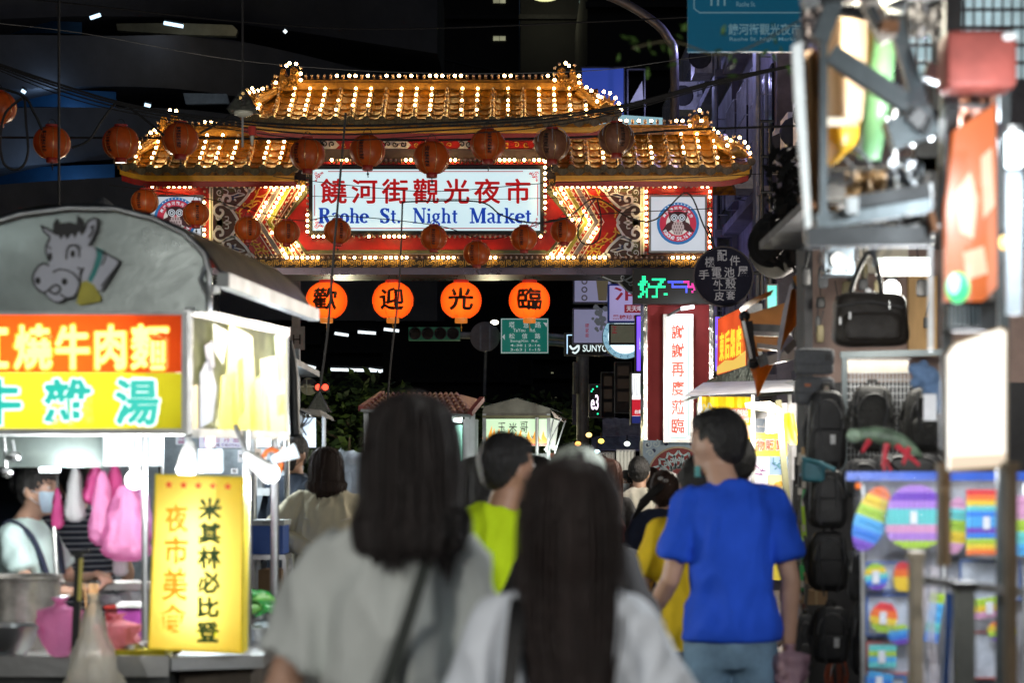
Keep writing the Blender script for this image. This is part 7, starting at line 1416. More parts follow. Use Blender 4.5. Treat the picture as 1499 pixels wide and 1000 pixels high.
# narrow column of hanging small goods
rr_ = random.Random(12); cols = [(.015, .015, .016), (.02, .02, .02), (.05, .045, .04), (.3, .2, .1), (.03, .3, .08), (.3, .5, .02), (.05, .2, .4), (.35, .33, .3), (.1, .03, .02)]
pos = ['at the top of the narrow strap column', 'second from the top of the strap column', 'beside the teal purse', 'left of the plain black backpack', 'just above the tan straps', 'level with the rainbow toys', 'next to the blue sleeve', 'in the middle of the strap column', 'left of the middle black backpack', 'below the blue sleeve', 'beside the elbow of the man in blue', 'near the cardboard boxes', 'above the pink carrier bag', 'level with the small tagged backpack', 'behind the hand of the man in blue', 'at the foot of the strap column']
nm = ['black webbing strap', 'folded dark pouch', 'pale hang tag strap', 'brown leather strap', 'green key strap', 'dark belt bag', 'grey card holder', 'black phone pouch']
for k in range(46):
    y = 655 + k * 7.2 + rr_.uniform(-3, 3); x = rr_.uniform(1158, 1182) if y > 700 else rr_.uniform(1162, 1182); Yk = 9.5 + rr_.uniform(0, .6); w, h = rr_.uniform(5, 11), rr_.uniform(18, 46); ci = rr_.choice([0, 0, 1, 1, 2, 3, 4, 5, 6, 7, 8, 0, 1]); 
    t = thing('hanging_strap', P(x, y + h, Yk), nm[(k * 5) % 8] + ' ' + pos[min(15, k // 3)], 'strap', 'small goods hanging in the narrow column'); MB().beam(P(x, y, Yk), P(x + rr_.uniform(-4, 4), y + h, Yk), w * Yk / F, .015).build('strap', M('goods%d' % ci, cols[ci], .5, var=.2), t)
    if k % 3 == 0: MB().rect(x - 4, y + h * .6, x + 4, y + h * .6 + 10, Yk - .02, .004).build('tag', M('goods7', cols[7], .5), t)
for k, (x, y, lb) in enumerate(((1170, 860, 'upper cardboard box in the bag shop beside the man in blue'), (1195, 886, 'cardboard box between two black backpacks'), (1165, 884, 'lower cardboard box in the bag shop'))): t = thing('cardboard_box', P(x, y, 9.9), lb, 'box'); MB().rect(x - 16, y - 20, x + 16, y, 9.9, .2).build('carton', M('cardboard', (.24, .15, .08), .8, var=.15), t); MB().rect(x - 2, y - 20, x + 2, y, 9.897, .002).build('tape', M('tape_tan', (.35, .25, .14), .3), t)
for k in range(3): t = thing('metal_pot', P(1158, 842 - k * 11, 9.8), ['bottom', 'middle', 'top'][k] + ' shiny bowl in the small stack beside the sleeve', 'bowl'); MB().lathe([(.03, 0), (.05, .02), (.05, .03), (0, .03)], P(1158, 842 - k * 11, 9.8), 14).build('bowl', STEEL, t, smooth=40)
for k in range(26):
    x, y, Yk = rr_.uniform(1178, 1362), rr_.uniform(356, 500), rr_.uniform(9.4, 10.2); w, h = rr_.uniform(6, 18), rr_.uniform(12, 36)
    t = thing('hanging_pouch', P(x, y + h, Yk), ['tiny', 'small', 'wide', 'narrow', 'plump', 'flat', 'creased'][k // 4] + ' ' + ['black', 'dark', 'olive', 'grey'][k % 4] + ' pouch hanging ' + ('left of' if x < 1220 else 'behind' if x < 1330 else 'right of') + ' the black duffel, ' + ('up near the fluorescent lamp' if y < 400 else 'at handle height' if y < 450 else 'low over the wire rack'), 'pouch', 'pouches hanging round the duffel bag'); rbox(P(x, y + h / 2, Yk), (w * .0032, .03, h * .0032), .4, 12, 8, .1, .08, k).build('body', [NYL, NYL2, M('olive_cloth', (.12, .1, .05), .7), CANV][k % 4], t, smooth=True); MB().tube([P(x, y, Yk), P(x + rr_.uniform(-6, 6), y - 22, Yk)], .003, 5).build('loop', BLACK, t)
# wire rack and plush toys
t = thing('wire_rack', P(1290, 610, 9.6), 'white wire grid rack behind the upper backpacks', 'rack')
mb = MB()
for k in range(17): mb.tube([P(1240 + k * 5.6, 524, 9.6), P(1240 + k * 5.6, 700, 9.6)], .0022, 4)
for k in range(18): mb.tube([P(1238, 526 + k * 10, 9.6), P(1334, 526 + k * 10, 9.6)], .0022, 4)
mb.build('grid', STEEL, t, kind='stuff'); MB().rect(1238, 528, 1330, 546, 9.7, .02).build('backing', M('rack_cream', (.7, .62, .5), .6, emit=.15), t)
PL = M('plush_blue', (.13, .22, .38), .9, var=.25, scale=25, bump=.5)
t = thing('plush_toy', P(1365, 600, 7.4), 'blue-grey plush toy with a white tag hanging beside the lit white panel', 'toy'); mb = MB()
for x, y, r in ((1348, 545, 14), (1338, 540, 9), (1358, 553, 18), (1368, 572, 18), (1376, 592, 14), (1340, 560, 8), (1352, 534, 7)): mb.ball(P(x, y, 7.4), (r * .0025, r * .0022, r * .0025), 14, 10)
mb.build('body', PL, t, smooth=True); MB().rect(1352, 577, 1371, 616, 7.34, .003).build('tag', M('tag_white', (.8, .82, .85), .5), t)
t = thing('reptile_toy', P(1300, 665, 7.2), 'green and pink plastic-wrapped lizard toy lying on the toy rail', 'toy'); q = [(1252, 640, 9), (1262, 636, 11), (1280, 636, 13), (1300, 640, 15), (1320, 648, 13), (1338, 660, 8), (1350, 670, 3)]
MB().tube([P(x, y, 7.2) for x, y, r in q], [r * .0022 for x, y, r in q], 12).build('body', M('lizard_green', (.13, .2, .13), .5, var=.5, scale=18), t, smooth=True); MB().ball(P(1250, 638, 7.18), (.028, .025, .026), 12, 8).build('head', M('lizard_head', (.3, .42, .3), .5, var=.4, scale=30), t, smooth=True)
for x, y, x2, y2 in ((1272, 645, 1262, 662), (1298, 650, 1292, 684), (1312, 652, 1346, 682), (1330, 656, 1322, 680)): MB().tube([P(x, y, 7.18), P(x2, y2, 7.16)], [.012, .006], 6).build('leg', M('lizard_red', (.5, .03, .05), .5), t)
MB().tube([P(1294, 690, 7.15), P(1298, 672, 7.15), P(1304, 690, 7.15)], .006, 6).build('ribbon', M('lizard_red', (.5, .03, .05), .5), t)

# ================================================================== TOY WALL (right, near)
Yt = 6.6
tw = thing('toy_wall', P(1380, 1000, 6.8), 'wall of plastic-bagged rainbow fidget toys with a blue top rail', 'display rack'); tw.location.z = .12; Bw = lambda n, mb, m, **k: mb.build(n, m, tw, **k)
Bw('back_board', MB().rect(1262, 698, 1620, 1340, 6.86, .02), M('toy_board', (.50, .52, .58), .6, var=.3, scale=6)); Bw('blue_rail', MB().rect(1240, 691, 1620, 704, 6.7, .04), M('rail_blue', (.02, .10, .55), .35, emit=.1))
for x in (1264, 1382, 1500): Bw('upright', MB().tube([gzz(x, 6.8, .1), P(x, 692, 6.8)], .01, 6), STEEL)
RB = {'red': (.75, .02, .03), 'orange': (.9, .18, .01), 'yellow': (.85, .62, .01), 'lime': (.42, .65, .02), 'aqua': (.12, .62, .60), 'blue': (.01, .22, .75), 'purple': (.16, .03, .5), 'lilac': (.45, .22, .68), 'pink': (.72, .35, .55), 'sky': (.05, .42, .8)}
def popit(cx, cy, rx, ry, colors, lb, Yp=6.6, shape='round', tilt=0, grid=9, wrap=True, tagp=True):
    t = thing('fidget_toy', P(cx, cy + ry, Yp), lb, 'toy'); ct, st = math.cos(tilt), math.sin(tilt)
    f = lambda u, v: (cx + u * rx * ct - v * ry * st, cy + u * rx * st + v * ry * ct)
    N = len(colors); wid = lambda v: (math.sqrt(max(0, 1 - v * v)) if shape == 'round' else 1.0 if shape == 'square' else math.sqrt(max(0, 1 - abs(v) ** 3)) * (.9 + .1 * v))
    for i, cn in enumerate(colors):
        v0, v1 = -1 + 2 * i / N, -1 + 2 * (i + 1) / N; k = 6; L = []; Rr = []
        for j in range(k + 1): v = lerp(v0, v1, j / k); w = max(wid(v), .02); Rr.append(f(w, v)); L.append(f(-w, v))
        m = M('silicone_' + cn, RB[cn], .4, var=.06, bump=0); mb = MB(); mb.plate(Rr + L[::-1], Yp, .012)
        nb = max(1, round(grid * 2 / N / 2 + .3)); 
        for r_ in range(nb):
            v = lerp(v0, v1, (r_ + .5) / nb); w = wid(v)
            for g in range(-grid // 2, grid // 2 + 1):
                u = g * 2 / (grid + .6)
                if abs(u) < w - .08: x, y = f(u, v); mb.ball(P(x, y, Yp), (rx * Yp / F * .8 / grid, .007, rx * Yp / F * .8 / grid), 8, 5)
        mb.build('colour_band', m, t, smooth=40)
    if tagp: x, y = f(-.05, .02); MB().rect(x - 5, y - 9, x + 5, y + 9, Yp - .014, .002).build('price_tag', M('tag_white', (.8, .82, .85), .5), t)
    if wrap:
        x0, x1, y0, y1 = cx - rx * 1.08, cx + rx * 1.08, cy - ry * 1.25, cy + ry * 1.1; mb = MB(); mb.loft([[P(lerp(x0, x1, i / 8), lerp(y0, y1, j / 8), Yp - .03 - .015 * math.sin(i * 1.7 + j) * math.sin(j * 1.3)) for i in range(9)] for j in range(9)], closed=False); mb.build('bag', film('clear_bag_thin', (.9, .93, 1), .09, .06), t, smooth=True)
    return t
popit(1340, 757, 47, 47, ['lilac', 'purple', 'lilac', 'aqua', 'aqua', 'pink', 'lilac', 'lime'], 'big round lilac and aqua fidget toy in clear bag, largest on the toy wall', shape='apple', grid=12)
popit(1276, 760, 24, 50, ['orange', 'yellow', 'lime', 'sky', 'blue', 'purple'], 'tilted oval rainbow fidget toy left of the big lilac one', 6.66, 'round', .35, 6, tagp=False)
popit(1446, 765, 31, 48, ['red', 'orange', 'yellow', 'aqua', 'blue', 'sky', 'sky', 'purple', 'blue', 'lime', 'yellow', 'orange'], 'square rainbow fidget toy right of the wooden post', 6.6, 'square', 0, 8)
popit(1400, 770, 18, 42, ['pink', 'aqua', 'lime', 'yellow', 'pink'], 'pastel fidget toy half hidden behind the wooden post', 6.7, 'round', .1, 5, tagp=False); popit(1492, 770, 18, 44, ['pink', 'pink', 'lime', 'aqua', 'sky'], 'pink and lime fidget toy at the right edge of the photo', 6.65, 'square', 0, 5, tagp=False)
k = 0
for (x, y, rx, ry, c_, sh, lb) in ((1283, 845, 17, 20, ['lime', 'yellow', 'aqua', 'blue', 'purple'], 'round', 'small rainbow toy card at the top left under the oval toy'), (1322, 845, 15, 22, ['red', 'orange', 'yellow', 'yellow'], 'apple', 'small red and yellow toy card next to the wooden post'), (1294, 905, 20, 22, ['red', 'orange', 'yellow', 'lime'], 'round', 'round red-to-green toy in the second row of the toy wall'), (1318, 930, 18, 14, ['lime', 'sky', 'blue', 'purple'], 'round', 'blue and purple toy overlapping the round red-to-green one'), (1292, 962, 20, 16, ['aqua', 'lime', 'sky', 'aqua'], 'square', 'pale aqua toy card in the third row of the toy wall'), (1368, 905, 10, 36, ['lime', 'sky', 'sky', 'aqua', 'blue'], 'square', 'narrow blue and green toy behind the hanging clear strip'), (1450, 890, 24, 14, ['lime', 'yellow', 'pink'], 'square', 'lime and pink toy at the upper right of the lower wall'), (1468, 925, 22, 16, ['orange', 'yellow', 'lime', 'purple'], 'round', 'small round rainbow toy right of the brown pole'), (1288, 1000, 18, 14, ['sky', 'blue', 'aqua'], 'square', 'blue toy card at the bottom edge of the photo')):
    popit(x, y, rx, ry, c_, lb, 6.68, sh, .15 * ((k % 3) - 1), 5, True, k % 2 == 0); k += 1
for k, (x, y, w, h, c_, lb) in enumerate(((1302, 898, 68, 68, (.02, .15, .6), 'blue-edged card behind the round red-to-green toy'), (1302, 848, 68, 50, (.02, .15, .6), 'blue-edged card behind the top small toys'), (1302, 964, 66, 48, (.6, .08, .05), 'red-edged card in the third row'), (1296, 1010, 60, 40, (.02, .2, .6), 'blue card in the bottom row'), (1450, 960, 70, 70, (.5, .08, .06), 'red-edged pale card right of the brown pole'), (1450, 850, 90, 60, (.1, .2, .5), 'pale blue bagged goods under the square toy'))):
    t = thing('toy_card', P(x, y + h / 2, 6.78), lb, 'card'); MB().frame(x - w / 2, y - h / 2, x + w / 2, y + h / 2, 2.5, 6.76, .01).build('coloured_edge', M('card_edge%d' % k, c_, .5), t); MB().rect(x - w / 2 + 2, y - h / 2 + 2, x + w / 2 - 2, y + h / 2 - 2, 6.78, .004).build('card', M('card_pale', (.62, .68, .74), .5, var=.25, scale=14), t)
    mb = MB(); mb.loft([[P(x - w / 2 + w * i / 6, y - h / 2 + h * j / 6, 6.73 - .01 * math.sin(i * 2 + j * 1.3)) for i in range(7)] for j in range(7)], closed=False); mb.build('bag', film('clear_bag_thin', (.9, .93, 1), .09, .06), t, smooth=True)
t = thing('orange_ball_toy', P(1256, 713, 6.6), 'tiny orange ball tag at the left end of the blue rail', 'toy'); MB().ball(P(1256, 712, 6.6), .011, 10, 8).build('ball', M('silicone_orange', RB['orange'], .4), t, smooth=True); MB().tube([P(1256, 707, 6.6), P(1256, 700, 6.62)], .002, 5).build('string', BLACK, t)
for k, (x, w, lb) in enumerate(((1345, 12, 'left'), (1365, 9, 'right'))): t = thing('hanging_strip', P(x, 1000, 6.2), 'crumpled clear plastic strip hanging before the toys, ' + lb + ' one', 'strip'); mb = MB(); mb.loft([[P(x + w * (i - 1.5) * .5 + 3 * math.sin(j * .9 + k), 830 + j * 22, 6.2 + .02 * math.sin(i * 3 + j)) for i in range(4)] for j in range(10)], closed=False); mb.build('strip', film('strip_film', (.85, .8, .85), .5), t, smooth=True)
# tube lamp added out of sight to light the toys
t = thing('added_toy_lamp', P(1400, 680, 5.9), 'added tube lamp lighting the toy wall, hidden behind the lit white panel', 'lamp'); MB().tube([P(1300, 470, 5.9), P(1370, 470, 5.9)], .012, 8).build and MB().tube([P(1394, 640, 5.7), P(1470, 640, 5.7)], .012, 8).build('tube', glow('tube_cool', (.85, .95, 1), 6), t); lamp('tube_light', P(1380, 600, 5.5), 60, (.95, .97, 1), .2, t)

# ================================================================== NEAR CANOPY FRAME (right foreground, out of focus)
Yn = 5.0
cf = thing('street_canopy', gz(1430, Yn), 'blurred metal canopy frame with rolled tarpaulins filling the top right corner', 'canopy frame'); Bn = lambda n, mb, m, **k: mb.build(n, m, cf, **k)
FR = M('frame_bluegrey', (.11, .135, .15), .4, .6, var=.25, scale=4); FRD = M('frame_dark_grey', (.045, .05, .055), .5, .4, var=.3)  # blue-grey frame metal and a darker grey one
for (a_, b_, w, m_) in (((1215, 78), (1352, 168), .038, FR), ((1225, 95), (1345, 172), .02, FRD), ((1310, 30), (1348, 160), .03, FR), ((1200, 60), (1232, -30), .035, FR), ((1205, 30), (1205, 330), .018, FR), ((1168, 40), (1172, 135), .014, FR), ((1262, -20), (1300, 60), .035, M('frame_pale', (.55, .5, .45), .4)), ((1396, -20), (1384, 330), .035, FRD), ((1388, 260), (1384, 660), .02, FRD), ((1470, 60), (1466, 1010), .022, FR), ((1390, 280), (1460, 180), .026, M('frame_purple', (.12, .09, .13), .5)), ((1180, -10), (1499, -30), .05, FRD), ((1300, 200), (1365, 176), .06, FR), ((1362, 268), (1362, 512), .009, M('white_edge', (.7, .75, .8), .3)), ((1240, 300), (1360, 280), .03, FRD), ((1180, 348), (1362, 346), .04, FRD), ((1195, 325), (1362, 300), .03, FR)): Bn('bar', MB().beam(P(*a_, Yn), P(*b_, Yn), w, w * 1.2), m_)
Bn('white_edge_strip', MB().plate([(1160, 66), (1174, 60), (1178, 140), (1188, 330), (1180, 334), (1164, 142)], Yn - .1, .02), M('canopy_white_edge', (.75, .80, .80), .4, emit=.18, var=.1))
Bn('brown_tarp', MB().loft([[P(1178, 75, Yn + .05), P(1190, 72, Yn + .1), P(1200, 76, Yn + .05)], [P(1182, 200, Yn + .05), P(1192, 200, Yn + .1), P(1200, 200, Yn + .05)], [P(1186, 335, Yn + .05), P(1192, 335, Yn + .1), P(1198, 320, Yn + .05)]], closed=False), M('tarp_dull_brown', (.22, .12, .05), .6))
cl = lambda nm_, rows_, m_: Bn(nm_, MB().loft([[P(*p) for p in smoothpts(r, 4)] for r in rows_], closed=False), m_, smooth=True)
cl('cream_tarp', [[(1207, 20, 5.3), (1235, 25, 5.2), (1270, 30, 5.3)], [(1207, 100, 5.3), (1235, 110, 5.15), (1268, 115, 5.3)], [(1207, 172, 5.3), (1235, 180, 5.2), (1262, 176, 5.3)]], skin_of_light('tarp_cream', (.58, .42, .28), .5, .2, 5))
cl('yellow_tarp', [[(1207, 172, 5.28), (1232, 178, 5.2), (1258, 176, 5.28)], [(1207, 200, 5.28), (1230, 208, 5.1), (1256, 202, 5.28)], [(1208, 222, 5.28), (1230, 222, 5.15), (1250, 214, 5.28)], [(1212, 242, 5.28), (1216, 243, 5.25), (1222, 240, 5.28)]], skin_of_light('tarp_yellow', (.72, .42, .02), .5, .2, 8))
Bn('white_valance', MB().rect(1207, 172, 1257, 184, 5.16, .01), M('valance_white', (.7, .68, .62), .6))
Bn('green_roll', MB().tube([P(1297, 45, 5.4), P(1288, 130, 5.4), P(1272, 232, 5.4)], [.03, .034, .03], 18), M('roll_green', (.16, .36, .17), .35, var=.25, scale=5, coat=.4), smooth=True)
Bn('olive_roll', MB().tube([P(1280, 40, 5.45), P(1272, 130, 5.45), P(1258, 225, 5.45)], [.022] * 3, 12), M('roll_olive', (.16, .12, .03), .5, var=.3), smooth=True)
mb = MB()
for k in range(14):
    for j in range(5): x = 1330 + k * 14; y = -10 + j * 26; mb.rect(x, y, x + 10, y + 20, 6.5 + .02 * k, .01)
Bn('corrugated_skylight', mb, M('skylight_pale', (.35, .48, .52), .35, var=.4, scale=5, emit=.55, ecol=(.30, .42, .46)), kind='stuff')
for (x0, y0, x1, y1) in ((1300, -20, 1330, 60), (1366, -20, 1392, 200), (1340, 160, 1400, 250), (1300, 230, 1372, 330)): Bn('dark_plate', MB().rect(x0, y0, x1, y1, 5.9, .03), M('plate_dark', (.03, .03, .028), .7, var=.4))
t = thing('red_box', P(1430, 135, 4.8), 'blurred brick-red box on the canopy frame near the top right corner', 'box'); rbox(P(1430, 92, 4.8), (.165, .12, .135), .18, 20, 12).build('box', M('brick_red_plastic', (.34, .075, .06), .6, var=.25, scale=8), t, smooth=True); MB().tube([P(1385, 52, 4.8), P(1480, 50, 4.8)], .012, 6).build('lid_edge', BLACK, t)
MB().ball(P(1478, 52, 4.72), (.02, .02, .01), 10, 6).build('knob', WHITEP, t)
t = thing('knotted_string', P(1315, 260, 5.6), 'white knotted cord dangling by the green roll', 'cord')
for pts in ([(1312, 155), (1308, 180), (1312, 200), (1310, 225), (1314, 262)], [(1298, 172), (1304, 196), (1322, 204), (1338, 214)], [(1306, 188), (1320, 180), (1316, 198)]): MB().tube([P(x, y, 5.3) for x, y in smoothpts(pts, 4)], .004, 6).build('strand', WHITEP, t)
t = thing('small_fluorescent', P(1363, 205, 5.3), 'short bright lamp end glowing under the canopy', 'lamp'); MB().ball(P(1363, 186, 5.3), (.012, .012, .036), 10, 8).build('bulb', glow('lamp_cold_hot', (.9, .95, 1), 7), t, smooth=True); MB().beam(P(1320, 190, 5.32), P(1358, 184, 5.32), .055).build('housing', FR, t); lamp('lamp_light', P(1366, 186, 5.2), 14, (.9, .95, 1), .04, t)
t = thing('canopy_spot', P(1285, 15, 5.2), 'warm square spot lamp at the very top beside the cream tarpaulin', 'lamp'); MB().rect(1274, 2, 1296, 18, 5.2, .03).build('face', glow('spot_warm', (1, .85, .55), 2.2), t); MB().frame(1271, -2, 1299, 21, 3, 5.19, .05).build('frame', STEEL, t); lamp('spot_light', P(1285, 30, 5.1), 16, (1, .9, .7), .05, t)
rr_ = random.Random(4)
for k in range(16): x, y = rr_.uniform(1200, 1400), rr_.uniform(230, 350); Bn('loose_cable', MB().tube([P(a, b, 5.05 + k * .03) for a, b in smoothpts([(x, y), (x + rr_.uniform(-30, 30), y + rr_.uniform(20, 60)), (x + rr_.uniform(-50, 50), y + rr_.uniform(-10, 40)), (x + rr_.uniform(-70, 70), y + rr_.uniform(-60, 20))], 4)], rr_.uniform(.002, .006), 5), [BLACK, FRD, GREYMET][k % 3])
for k, (x, y, w, h, c_) in enumerate(((1172, 5, 40, 60, (.16, .14, .15)), (1300, 238, 52, 46, (.18, .2, .22)), (1238, 250, 60, 44, (.25, .15, .06)), (1310, 290, 60, 40, (.07, .07, .07)), (1190, 300, 40, 60, (.3, .2, .1)), (1395, 140, 60, 50, (.2, .08, .05)), (1330, -5, 50, 60, (.1, .1, .11)), (1225, 330, 90, 26, (.4, .4, .38)))): Bn('crumpled_sheet', MB().loft([[P(x + w * i / 9, y + h * j / 9, 5.25 + .12 * noise.noise(Vector((i * .7, j * .6, k * 5)))) + Vector((0, 0, .03 * noise.noise(Vector((i * .5, k, j)))) ) for i in range(10)] for j in range(10)], closed=False), M('sheet%d' % k, c_, .55, var=.4, scale=12, bump=.5), smooth=True)
for k in range(12): x, y = rr_.uniform(1180, 1380), rr_.uniform(-10, 340); Bn('clamp', MB().box(P(x, y, 4.95), (rr_.uniform(.01, .05), .04, rr_.uniform(.01, .05)), rot=Matrix.Rotation(rr_.uniform(0, 3), 3, 'Y')), [FRD, STEEL_D, GREYMET, M('rust_brown', (.2, .09, .04), .8)][k % 4])
# orange picture light box
t = thing('picture_light_box', P(1422, 440, 4.9), 'blurred orange and white picture light box on the right frame', 'sign'); f = MB().plate([(1398, 190), (1458, 150), (1460, 420), (1440, 440), (1386, 440), (1386, 300)], 4.9, .04).build('face', glow('pic_orange', (.72, .16, .035), .85, var=.25, scale=8), t)
q = MB()
for poly in ([(1400, 280), (1420, 250), (1432, 290), (1425, 350), (1405, 340)], [(1436, 230), (1452, 215), (1456, 300), (1440, 320)], [(1410, 370), (1440, 360), (1446, 400), (1415, 410)]): q.plate(poly, 4.895, .002)
q.build('pale_print', glow('pic_cream', (.9, .62, .42), .9), f, kind='stuff'); MB().frame(1384, 150, 1461, 442, 3, 4.93, .05).build('frame', FRD, t)
q = MB()
for k in range(8): q.rect(1390 + k * 6, 446, 1392.5 + k * 6, 478, 4.92, .01)
q.build('vent_bars', FR, t, kind='stuff'); MB().rect(1385, 441, 1460, 485, 4.96, .02).build('lower_panel', FRD, t)
t = thing('green_signal_lamp', P(1405, 440, 4.7), 'blurred green and white round lamp under the orange picture box', 'lamp'); MB().ball(P(1402, 421, 4.7), (.028, .02, .036), 14, 10).build('glass', glow('lamp_green', (.08, .9, .3), 1.3), t, smooth=True); MB().ball(P(1396, 416, 4.67), (.014, .01, .024), 12, 8).build('hot_spot', glow('lamp_aqua', (.6, .95, 1), 1.6), t, smooth=True)
t = thing('warm_bulb', P(1468, 365, 4.8), 'tiny warm bulb at the right edge above the white panel', 'lamp'); MB().ball(P(1468, 355, 4.7), (.008, .008, .016), 10, 8).build('bulb', glow('warm_bulb', (1, .65, .2), 3), t, smooth=True); MB().tube([P(1468, 345, 4.7), P(1468, 335, 4.7)], .006, 6).build('socket', DARKMET, t)
t = thing('tube_lamp', P(1484, 250, 4.6), 'thick white tube lamp at the right edge of the photo', 'lamp'); MB().tube([P(1484, 196, 4.6), P(1484, 244, 4.6)], .018, 14).build('tube', glow('tube_cool', (.85, .95, 1), 6), t, smooth=40); MB().tube([P(1484, 185, 4.6), P(1484, 195, 4.6)], .02, 10).build('cap', STEEL, t); lamp('tube_light', P(1480, 220, 4.45), 16, (.9, .97, 1), .05, t)
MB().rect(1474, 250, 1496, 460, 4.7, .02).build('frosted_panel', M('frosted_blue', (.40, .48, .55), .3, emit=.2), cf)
# lit white panel
t = thing('white_light_panel', P(1430, 694, 4.6), 'blurred glowing cream-white panel on the right foreground frame', 'light panel'); MB().plate([(1390, 520), (1402, 504), (1464, 482), (1472, 486), (1472, 682), (1391, 688)], 4.6, .03).build('face', glow('panel_cream', (1, .95, .85), 1.35), t); MB().plate([(1388, 518), (1400, 501), (1465, 479), (1475, 483), (1475, 686), (1389, 692)], 4.635, .04).build('back', M('panel_back_wood', (.4, .28, .16), .6), t); MB().plate([(1391, 668), (1472, 664), (1472, 682), (1391, 688)], 4.596, .003).build('lower_edge', glow('panel_edge_tan', (.85, .7, .52), .95), t)
WOOD = M('post_wood', (.36, .25, .14), .6, var=.3, stretch=(8, 8, .5))
for k, (x0, y0, x1, y1, Yk, m_, lb) in enumerate(((1379, 690, 1392, 830, 4.8, WOOD, 'blurred tan wooden post under the left edge of the lit white panel'), (1336, 820, 1352, 1020, 5.2, M('post_tan', (.42, .36, .27), .6, var=.2), 'blurred tan post rising from the bottom edge before the toy wall'), (1478, 690, 1490, 1020, 4.4, M('post_brown', (.16, .11, .06), .6, var=.3), 'dark brown pole at the right foreground'), (1402, 866, 1428, 1030, 4.8, M('post_greygreen', (.20, .22, .21), .5, var=.2), 'blurred grey post with black cap at bottom right'))):
    t = thing('post', gz((x0 + x1) / 2, Yk), lb, 'post'); a, b = P(x0, y1, Yk), P(x1, y0, Yk); MB().bb((a.x, Yk, 0 if y1 > 1000 else a.z), (b.x, Yk + .06, b.z)).build('post', m_, t)
    MB().bb((a.x - .004, Yk - .004, b.z - .0), (b.x + .004, Yk + .064, b.z + .02)).build('cap', BLACK if k == 3 else m_, t)
t = thing('grey_rail', P(1400, 870, 4.9), 'blurred pale horizontal rail across the toy wall at bottom right', 'rail'); MB().beam(P(1352, 850, 4.9), P(1499, 868, 4.9), .022).build('rail', GREYMET, t); MB().beam(P(1390, 868, 4.88), P(1384, 1010, 4.88), .014).build('blue_strip', M('strip_blue', (.03, .15, .6), .4), t)
# ================================================================== PEOPLE
SK = M('skin', (.50, .30, .21), .5, var=.1, scale=9, bump=.05); SK2 = M('skin_tan', (.40, .22, .14), .5, var=.1, scale=9, bump=.05)
def hairm(n, c): return M('hair_' + n, c, .55, var=.45, scale=9, bump=.6, stretch=(14, 14, .5))
HB = hairm('black', (.009, .008, .008)); HBR = hairm('brown', (.05, .024, .014)); HR = hairm('reddish', (.11, .035, .018)); SHOE = M('shoe_dark', (.03, .03, .03), .6)
def fab(n, c, r=.85): return M('cloth_' + n, c, r, var=.1, scale=5, bump=.25, bscale=180)
def solid(name, mb, m, vox, it=4, amp=0, fr=(9, 9, 2.5), seed=0, root=None):
    """union of the shapes in mb as one continuous smooth skin, optional fabric folds"""
    me = mb.mesh('t', m); o = bpy.data.objects.new('t', me); COL.objects.link(o)
    q = o.modifiers.new('r', 'REMESH'); q.mode = 'VOXEL'; q.voxel_size = vox
    q = o.modifiers.new('s', 'SMOOTH'); q.factor = .5; q.iterations = it
    bpy.context.view_layer.update(); me2 = bpy.data.meshes.new_from_object(o.evaluated_get(bpy.context.evaluated_depsgraph_get()))
    bpy.data.objects.remove(o); bpy.data.meshes.remove(me)
    if amp:
        zm = min(v.co.z for v in me2.vertices); S_ = Vector((seed * 3.1, 0, seed)); nn = [v.normal.copy() for v in me2.vertices]
        for v, n in zip(me2.vertices, nn):
            c = v.co; d = noise.noise(Vector((c.x * fr[0] + c.z * 2.2, c.y * fr[1], c.z * fr[2])) + S_) + .45 * noise.noise(Vector((c.x * fr[0] * 2.3 - c.z * 5, c.y * fr[1] * 2, c.z * fr[2] * 2.4)) + S_)
            v.co = c + n * amp * (1 - abs(d) * 2.2) * min(1, (c.z - zm) / .05)
    me2.name = name; me2.shade_smooth()
    if not me2.materials: me2.materials.append(m)
    r = bpy.data.objects.new(name, me2); COL.objects.link(r); r.parent = root; return r
def chain(mb, pts, rs, n=12):
    pts = [Vector(p) for p in pts]
    for i in range(len(pts) - 1): mb.tube([pts[i], pts[i + 1]], [rs[i], rs[i + 1]], n)
    for p, r in zip(pts, rs): mb.ball(p, r, n, 8)
def ell(z, cx, cy, rx, ry, n=26): return [Vector((cx + rx * math.cos(2 * math.pi * k / n), cy + ry * math.sin(2 * math.pi * k / n), z)) for k in range(n)]
